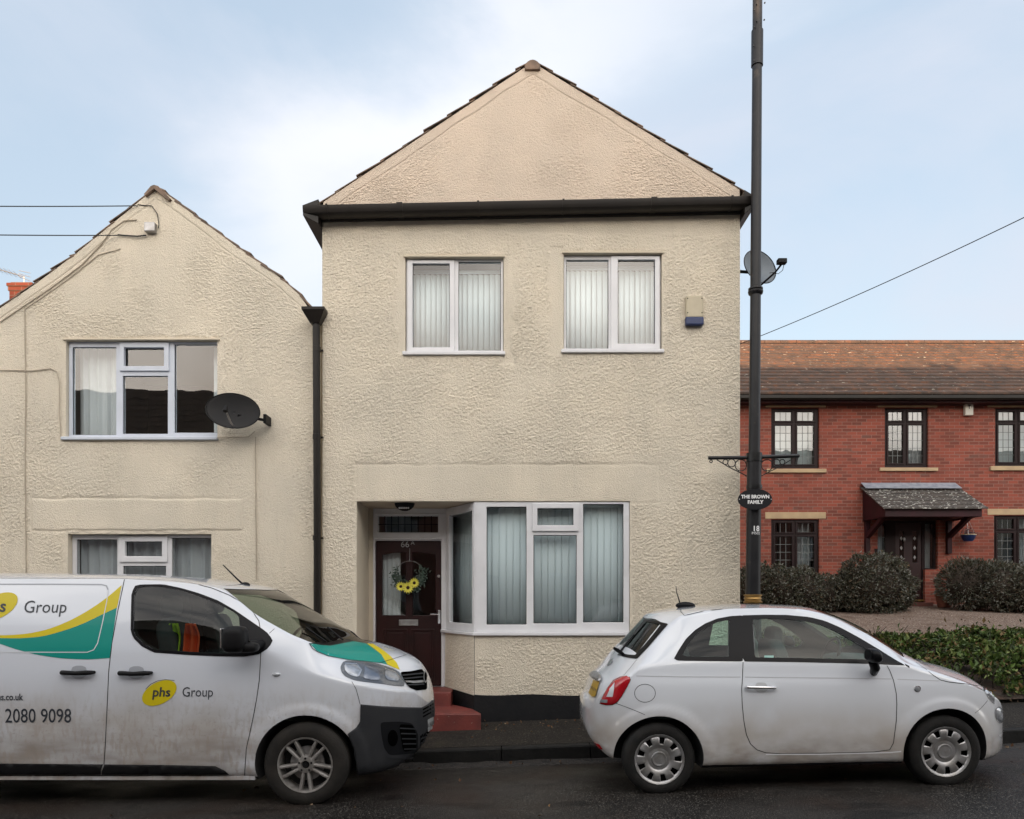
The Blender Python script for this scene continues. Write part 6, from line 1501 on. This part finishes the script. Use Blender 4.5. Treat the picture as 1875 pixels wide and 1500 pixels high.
    N = 16; mid = lambda t: np.interp(t, np.linspace(0, 1, 6), [Yc-p.y-.015 for p in pill]); xm = lambda t: np.interp(t, np.linspace(0, 1, 6), [p.x for p in pill])
    near = [(xm(t), Yc-mid(t)) for t in np.linspace(0, 1, 9)]; front = [(fb_(u), Yc+u*mid(1)) for u in np.linspace(-1, 1, N+1)[1:-1]]
    far = [(xm(t), Yc+mid(t)) for t in np.linspace(1, 0, 9)]; back = [(fa_(u), Yc+u*mid(0)) for u in np.linspace(1, -1, N+1)[1:-1]]
    poly = near+front+far+back; n_ = len(poly); V = [(p[0], p[1], z) for z in (1.0, 2.4) for p in poly]
    cutters.append((V, [tuple(range(n_)), tuple(range(2*n_-1, n_-1, -1))]+[(i, (i+1) % n_, (i+1) % n_+n_, i+n_) for i in range(n_)]))
    for x in (WX, RX):
        cutters.append(cyl_y(x, WZ, ra, Yc-HW-.2, Yc-HW+.34)); cutters.append(cyl_y(x, WZ, ra, Yc+HW-.34, Yc+HW+.2))
    v.cut('body', [paint_v, dark_in], cutters)
    # windscreen
    V = []; M = 16; NU = 20
    for i in range(M+1):
        t = i/M
        for k in range(NU+1):
            u = -1+2*k/NU; xe = xm(t); bul = (.12+(.34-.12)*t)*(1-abs(u)**2.1); x = xe+bul; y = Yc+u*(mid(t)+.012)
            l, nn, _, _ = v.bvh.ray_cast(Vector((x, y, 3)), Vector((0, 0, -1))); V.append(l+(nn if nn.z > 0 else -nn)*(-.004))
    ws = obj('windscreen', V, [(i*(NU+1)+k, i*(NU+1)+k+1, (i+1)*(NU+1)+k+1, (i+1)*(NU+1)+k) for i in range(M) for k in range(NU)], glassmat('van_windscreen_glass', (.60, .68, .60), 1.5), C_, smooth=True, sharp=0)
    r_ = v.ring('side_window', so, si, trim_b, off=.003); g = v.patch('pane', si, glass_dk, r_, off=-.002, res=14); r2 = v.mirror(r_); g2 = v.mirror(g); g2.parent = r2
    # livery
    yel_p = mat('yellow_vinyl', (.58, .47, .01), .42, spec=.3, coat=.15); teal_p = mat('teal_vinyl', (.001, .235, .195), .42, spec=.3, coat=.15)
    def curve(P, n=14):
        P = [Vector(p) for p in P]; f1 = pchip(list(range(len(P))), [p.x for p in P]); f2 = pchip(list(range(len(P))), [p.y for p in P]); return [(f1(t), f2(t)) for t in np.linspace(0, len(P)-1, n)]
    up = [(-60, 1163), (0, 1163.5), (40, 1161.5), (80, 1154.5), (120, 1140), (160, 1119), (195, 1095), (223, 1071.5)]
    mid_ = [(214.5, 1113), (190, 1124), (150, 1143), (110, 1157), (70, 1166.5), (30, 1169), (0, 1168.5), (-60, 1166)]
    low = [(-60, 1156), (-30, 1168), (0, 1179), (40, 1192), (80, 1201), (120, 1206), (160, 1207.5), (201, 1205)]
    v.patch('yellow_swoosh', curve(up, 24)+curve(mid_, 20), yel_p, off=.0018, res=14)
    v.patch('teal_swoosh', curve([(214, 1113)]+mid_[1:], 20)+curve(low, 24)+[(206, 1170)], teal_p, off=.0019, res=14)
    te = [(566.5, 1178), (590, 1182), (605, 1183), (625, 1179), (648, 1174.6), (671, 1179), (698, 1199), (709, 1217.5), (694.7, 1214), (665, 1210.5), (638, 1208), (600.6, 1201), (580, 1192)]
    v.patch('bonnet_graphic', te, teal_p, off=.003, res=6); v.patch('bonnet_stripe', [(671, 1179), (683, 1179.5), (700, 1190), (716, 1203), (726, 1214), (732, 1227), (722, 1223), (709, 1217.5), (698, 1199), (686, 1189)], yel_p, off=.0032, res=5)
    def oval(cx, cy, rx, ry, sl=.18): return [(cx+rx*math.cos(a)*1.0+ry*math.sin(a)*-sl*1.5, cy+ry*math.sin(a)-rx*math.cos(a)*sl) for a in np.linspace(0, 2*math.pi, 37)[:-1]]
    v.patch('logo_oval', oval(292, 1269, 31, 23), yel_p, off=.003, res=8); v.line('logo_arc', [(267, 1262), (276, 1253), (288, 1247), (303, 1244.5), (320, 1246)], .004, dkgrey_tx, off=.003)
    v.patch('logo_oval', oval(-4, 1111, 36, 25, .22), yel_p, off=.003, res=8)
    v.text('phs', 24, 295.5, 1268, dkgrey_tx, off=.0045, align='CENTER', bold=.55, shear=.12)
    v.text('Group', 25, 333, 1268, dkgrey_tx, align='LEFT', sx=.86, shear=.05); v.text('Group', 32, 42, 1112.5, dkgrey_tx, align='LEFT', shear=.17, sx=.93)
    v.text('phs', 31, -10.5, 1111, dkgrey_tx, off=.0045, align='CENTER', bold=.7, shear=.14)
    v.text('www.phs.co.uk', 17, 42, 1277, dkgrey_tx, align='RIGHT', bold=.35, sx=.84)
    v.text('2080 9098', 36.5, 9, 1312, dkgrey_tx, align='LEFT', sx=.785, bold=.15)
    # panel gaps and pressings
    v.line('sliding_door_gap', [(228, 1061), (216, 1118), (205, 1178), (199, 1230), (196.5, 1290), (194.5, 1330), (193, 1365), (190.5, 1400)], .006, seam)
    v.line('front_door_gap', [(300, 1062), (345, 1066), (388, 1077), (420, 1090), (445, 1105), (463, 1121), (474, 1137), (478, 1160), (477.5, 1200), (475, 1245), (470, 1280), (464, 1312), (457, 1345), (451, 1372), (448, 1420)], .006, seam, step=4)
    v.line('roof_gutter', [(-60, 1059), (100, 1059.2), (228, 1060.2), (300, 1062)], .008, seam)
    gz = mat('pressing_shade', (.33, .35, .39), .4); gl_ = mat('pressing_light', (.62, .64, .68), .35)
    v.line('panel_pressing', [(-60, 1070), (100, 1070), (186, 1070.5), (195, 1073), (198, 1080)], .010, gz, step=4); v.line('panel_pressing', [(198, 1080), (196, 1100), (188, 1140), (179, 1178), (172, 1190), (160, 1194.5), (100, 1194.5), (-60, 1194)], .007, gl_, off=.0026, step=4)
    # wheel arch crease
    # handles
    for hx, hy in ((144, 1231), (249, 1232)):
        v.patch('handle_recess', rpoly([(hx-12, hy-9), (hx-4, hy-12), (hx+6, hy-12), (hx+14, hy-9), (hx+16, hy+6), (hx+6, hy+11), (hx-6, hy+11), (hx-15, hy+6)], 3), gz, off=.0018, res=8)
        a, b = v.hit(hx-28, hy)[0], v.hit(hx+29, hy)[0]; yy = a.y-.045; MB().tube([(a.x, a.y, a.z), (a.x+.01, yy+.012, a.z), (a.x+.04, yy, a.z), ((a.x+b.x)/2, yy-.004, a.z-.004), (b.x-.04, yy, b.z), (b.x-.01, yy+.012, b.z), (b.x, b.y, b.z)], [.014, .019, .019, .017, .019, .017, .012], 12).build('door_handle', black_pl, C_, smooth=True)
    l, nn = v.hit(506, 1235.5); MB().ell((l.x, l.y, l.z), (.033, .014, .017), 1, 18, 10).build('side_repeater', clear_l, C_, smooth=True)
    # lower side mouldings and sill
    v.patch('side_moulding', [(-60, 1397), (100, 1398), (190, 1399), (186, 1410), (186, 1417), (-60, 1417)], black_pl, off=.010, res=14, solid=.006)
    v.patch('side_moulding', [(193, 1399), (300, 1400), (395, 1402), (412, 1410), (420, 1417), (350, 1417), (188, 1417), (188, 1411)], black_pl, off=.010, res=14, solid=.006)
    # bumper
    bp = [(660, 1289.5), (700, 1293), (740, 1295), (771, 1295.5), (783, 1289), (793, 1281), (794, 1300), (793.5, 1345), (790, 1372), (770, 1391), (729, 1404), (700, 1414), (654, 1422), (652, 1395), (647, 1368), (636, 1344), (652, 1332), (659, 1321)]
    bum = v.patch('bumper', bp, mat('grey_black_bumper', (.016, .0175, .021), .6, spec=.35, col2=(.021, .022, .025), vs=7, bump=.15, bs=200), off=.006, res=6, solid=.006)
    bl = MATS['grey_black_bumper']; dk = mat('opening_black', (.001, .001, .001), .9, spec=.02)
    v.patch('fog_surround', rpoly([(695, 1322), (728, 1321), (752, 1324), (763, 1343), (763, 1372), (757, 1379), (712, 1383), (702, 1370), (697, 1345)], 3, .25), mat('bumper_recess', (.004, .0045, .006), .7, spec=.15), bum, off=.014, res=7)
    v.patch('air_intake', rpoly([(728, 1326), (752, 1327), (759, 1343), (760, 1371), (736, 1377)], 3, .2), dk, bum, off=.017, res=6)
    for k in range(5): v.line('intake_slat', [(729+k*1.8, 1333+k*9.5), (758, 1334.5+k*9)], .011, bl, bum, off=.023, step=5)
    v.patch('fog_lamp', [(717+9*math.cos(a), 1351+15*math.sin(a)) for a in np.linspace(0, 2*math.pi, 20)[:-1]], dk, bum, off=.018, res=6)
    v.patch('lower_grille', [(767, 1346), (784, 1338), (785, 1366), (768, 1377)], dk, bum, off=.012, res=5)
    for k in range(4): v.line('grille_slat', [(767, 1353+k*7.5), (785, 1344+k*7.5)], .014, bl, bum, off=.018, step=5)
    for k in range(3): v.line('upper_slat', [(772, 1299.5+k*6.5), (791, 1289+k*6.5)], .015, dk, bum, off=.0125, step=5)
    v.patch('number_plate', [(780, 1318), (791, 1312), (791.5, 1331), (780.5, 1340)], mat('white_plate', (.35, .36, .36), .5), bum, off=.016, res=5)
    def fp(u, w_): l, n_ = v.hit(786+u*.55, 1325-w_-u*.35); return l+n_*.019
    text('LK19', 10, fp, 'lettering', dkgrey_tx, C_, align='CENTER', sub=5)
    v.line('bumper_lip', [(707, 1385), (740, 1386), (765, 1384), (786, 1372)], .02, bl, bum, off=.022, step=6)
    v.line('bumper_seam', [(644, 1248), (652, 1262), (657, 1280), (659, 1289)], .004, seam)
    v.line('bonnet_gap', [(566, 1178), (572, 1188), (582, 1194.5), (600, 1201.5), (638, 1208.8), (666, 1211), (694.7, 1214.5), (720, 1207), (744, 1199.5)], .005, seam, off=.0045, step=4)
    v.line('wing_gap', [(493, 1160), (502, 1152), (509, 1148)], .004, seam)
    # headlamp
    hl = [(623, 1222), (627, 1213), (634, 1210), (660, 1210.5), (680, 1213), (700, 1218), (718, 1223.5), (730, 1229.5), (737, 1239), (740.5, 1248), (739.5, 1257.5), (720, 1256), (698, 1252.5), (670, 1249.5), (648, 1246), (632, 1239), (625, 1231)]
    hd = v.patch('headlamp', rpoly(hl, 2, .25), mat('lamp_housing_grey', (.10, .11, .125), .25, coat=.8), off=.002, res=6)
    v.patch('reflector', rpoly([(630, 1216), (652, 1217), (663, 1228), (656, 1241), (640, 1237), (631, 1228)], 2), clear_l, hd, off=.006, bulge=.006, res=6); v.patch('projector', rpoly([(666, 1219), (694, 1223), (699, 1232), (696, 1246), (680, 1246), (664, 1242), (667, 1230)], 2), mat('projector_glass', (.22, .24, .28), .08, metal=.6), hd, off=.007, bulge=.012, res=5)
    v.patch('indicator', rpoly([(705, 1227), (722, 1232), (731, 1243), (728, 1248), (710, 1246), (704, 1238)], 2), clear_l, hd, off=.007, bulge=.008, res=5)
    v.line('lamp_bezel', [(703, 1226), (722, 1232), (731, 1243)], .005, chrome, hd, off=.014)
    v.line('lamp_bezel', [(631, 1216), (652, 1217), (661, 1228), (655, 1239)], .006, chrome, hd, off=.012)
    v.patch('lamp_cover', rpoly(hl, 2, .25), lens_g, hd, off=.006, bulge=.030, res=6)
    # grille and badge
    gr = v.patch('grille', rpoly([(732, 1231), (752, 1229.5), (773, 1225), (781, 1243), (781.5, 1263), (762, 1265), (750, 1260), (743, 1252.5)], 2, .18), dk, off=.004, res=5)
    for k in range(4): v.line('grille_bar', [(735+k*3.2, 1238+k*6), (775, 1233.5+k*6.6)], .012, bl, gr, off=.012, step=4)
    v.line('grille_chrome', [(741, 1250), (758, 1250), (774, 1248.5)], .020, silver, gr, off=.014, step=4)
    v.patch('badge', [(775.5+3.4*math.cos(a), 1240.5+11*math.sin(a)) for a in np.linspace(0, 2*math.pi, 18)[:-1]], silver, gr, off=.020, res=4)
    v.patch('badge_centre', [(775.5+2.2*math.cos(a), 1240.5+8*math.sin(a)) for a in np.linspace(0, 2*math.pi, 18)[:-1]], dk, gr, off=.022, res=4)
    # scuttle and wipers
    v.patch('scuttle', [(566, 1178), (590, 1182), (605, 1183), (625, 1179), (648, 1174.3), (636, 1171), (622, 1172), (600, 1177), (585, 1176.5)], trim_b, off=.003, res=6)
    mb = MB().tube([v.hit(598, 1180)[0]+Vector((0, -.0, .02)), v.hit(560, 1155)[0]+Vector((0, -.01, .03))], .008, 6).tube([v.hit(628, 1176)[0]+Vector((0, 0, .02)), v.hit(600, 1155)[0]+Vector((0, 0, .03))], .008, 6); mb.build('wiper', trim_b, C_)
    # mirror
    c_ = W(431, 1171, 5.80); mb = MB().ell((c_.x, c_.y, c_.z), (.088, .095, .102), .55, 24, 14); mb.ell((c_.x+.055, c_.y+.02, c_.z-.062), (.115, .07, .040), .6, 20, 10)
    mb.tube([(c_.x+.08, c_.y+.04, c_.z-.05), (c_.x+.12, YN+.05, c_.z-.05)], .04, 12)
    Mi = mb.build('wing_mirror', black_pl, C_, smooth=True); v.mirror(Mi)
    MB().box(c_.x-.090, c_.x-.078, c_.y-.075, c_.y+.075, c_.z-.06, c_.z+.085).build('mirror_glass', chrome, Mi, bevel=.004)
    # roof aerial
    p = W(449, 1070, 6.9); MB().tube([p+Vector((-.02, 0, .0)), p+Vector((-.06, 0, .035)), p+Vector((-.20, 0, .175))], [.010, .008, .005], 8).ell((p.x, p.y, p.z-.005), (.045, .022, .025), 1, 12, 8).build('roof_aerial', trim_b, C_, smooth=True)
    # wheels
    rim = .212; first = None
    al_m = mat('grimy_alloy', (.40, .385, .37), .42, metal=.6, col2=(.24, .225, .21), vs=16)
    for (x, near) in ((WX, 1), (RX, 1), (WX, 0), (RX, 0)):
        yy = YN+.11 if near else Yc+HW-.12
        if first is None:
            mb = MB(); tyre(mb, .331, .215, rim); to = mb.build('wheel', mat('dusty_tyre', (.013, .012, .011), .85, spec=.3, col2=(.024, .021, .018), vs=7, bump=.3, bs=60), None, smooth=True, sharp=40, local=True); to.parent = C_; first = to.data
        else: to = bpy.data.objects.new('wheel', first); COL.objects.link(to); to.parent = C_
        to.location = Vector((x, yy, WZ))-C_.location
        if not near: to.rotation_euler = (0, 0, math.pi); continue
        r1 = MB().lathe([(.198, .02), (.200, -.085), (.205, -.105), (.216, -.108), (.219, -.098)], 64, 'Y').build('rim', al_m, None, smooth=True, sharp=40); r1.parent = to
        sp_ = MB()
        for k in range(5):
            a = math.pi/2*3+k*2*math.pi/5
            for s_ in (-1, 1):
                b = a+s_*.20; d = Vector((math.cos(b), 0, math.sin(b))); d0 = Vector((math.cos(a+s_*.30), 0, math.sin(a+s_*.30))); t_ = Vector((-math.sin(b), 0, math.cos(b)))
                p0 = d0*.052; p1 = d*.203; w0, w1 = .014, .014; V = []
                for p, w_, h in ((p0, w0, -.092), (p1, w1, -.100)): V += [p+t_*w_+Vector((0, h+.012, 0)), p+t_*w_*.5+Vector((0, h, 0)), p-t_*w_*.5+Vector((0, h, 0)), p-t_*w_+Vector((0, h+.012, 0)), p-t_*w_+Vector((0, h+.05, 0)), p+t_*w_+Vector((0, h+.05, 0))]
                sp_.add(V, [(i, (i+1) % 6, (i+1) % 6+6, i+6) for i in range(6)]+[(0, 5, 4, 3, 2, 1), (6, 7, 8, 9, 10, 11)])
        o_ = sp_.build('spokes', al_m, None, bevel=.002); o_.parent = to
        h_ = MB().lathe([(.001, -.082), (.030, -.082), (.034, -.098), (.062, -.096), (.072, -.08), (.072, -.04)], 36, 'Y').build('hub', al_m, None, smooth=True, sharp=35); h_.parent = to
        c1 = MB().lathe([(.001, -.090), (.022, -.090), (.028, -.084)], 24, 'Y').build('centre_cap', black_pl, None, smooth=True); c1.parent = to
        n1 = MB()
        for k in range(5): a = math.pi/2+k*2*math.pi/5; n1.lathe([(.001, -.098), (.009, -.098), (.010, -.085)], 10, 'Y', (.05*math.cos(a), 0, .05*math.sin(a)))
        n_ = n1.build('wheel_bolts', black_pl, None); n_.parent = to
        b1 = MB().lathe([(.001, -.03), (.135, -.03), (.135, -.005)], 40, 'Y').build('brake_disc', silver, None, smooth=True); b1.parent = to
        b2 = MB().lathe([(.001, .02), (.2, .02)], 40, 'Y').build('brake_shield', dark_in, None); b2.parent = to
    # cabin
    for y in (Yc-.5, Yc+.45):
        rot = Matrix.Rotation(R(-12), 3, 'Y'); pv = Vector((-2.72, y, .85)); so_ = MB().ell((-2.45, y, .78), (.28, .25, .12), .45, 20, 10); so_.ell((-2.74, y, 1.10), (.085, .24, .32), .5, 20, 12, T=lambda a, b, c: tuple(rot @ (Vector((a, b, c))-pv)+pv)); q = so_.build('seat', seat_m, C_, smooth=True)
        MB().ell((-2.86, y, 1.50), (.06, .13, .09), .6, 16, 10).build('headrest', seat_m, q, smooth=True)
    MB().box(-3.23, -3.2, Yc-.70, Yc+.70, .5, 1.5).build('bulkhead', dark_in, C_)
    MB().ell((-1.86, Yc, 1.02), (.26, .8, .10), .5, 24, 10).build('dashboard', black_pl, C_, smooth=True)
    MB().tube([(-2.12+.09*math.sin(a), Yc+.45+.19*math.cos(a), 1.10+.17*math.sin(a)) for a in np.linspace(0, 2*math.pi, 30)], .015, 8).build('steering_wheel', trim_b, C_, smooth=True)
    for (px, dx, m, w_) in ((318, 0, mat('hi_vis_yellow', (.40, .62, .02), .7), 24), (348, 0, mat('hi_vis_orange', (.75, .09, .02), .7), 30)):
        Y_ = 6.25; V = []; n1_, n2_ = 14, 10; xa1, xb1 = X(px-w_/2, Y_), X(px+w_/2, Y_); zt1, zb1 = Z(1142, Y_), Z(1204, Y_)
        for j in range(n2_+1):
            for i in range(n1_+1):
                u = i/n1_; t = j/n2_; sh = .55+.45*min(1, t*3); V.append(((xa1+xb1)/2+(u-.5)*(xb1-xa1)*sh, Y_+.03*math.sin(u*14+px)+.02*math.sin(t*4), zt1+(zb1-zt1)*t))
        vest = obj('hi_vis_vest', V, [(j*(n1_+1)+i, j*(n1_+1)+i+1, (j+1)*(n1_+1)+i+1, (j+1)*(n1_+1)+i) for j in range(n2_) for i in range(n1_)], m, None, smooth=True, sharp=0, solid=.01)
        tag(vest, ('yellow-green' if px == 318 else 'orange-red')+' high visibility vest hanging inside the van cab window', 'vest')
    MB().box(-5.3, -2.05, Yc-.7, Yc+.7, .13, .24).build('undertray', dark_in, C_)
    MB().box(X(-60, YN), X(466, 5.99), YN+.03, YN+.10, Z(1430, YN), Z(1423, YN)).build('sill', paint_v, C_)
van()
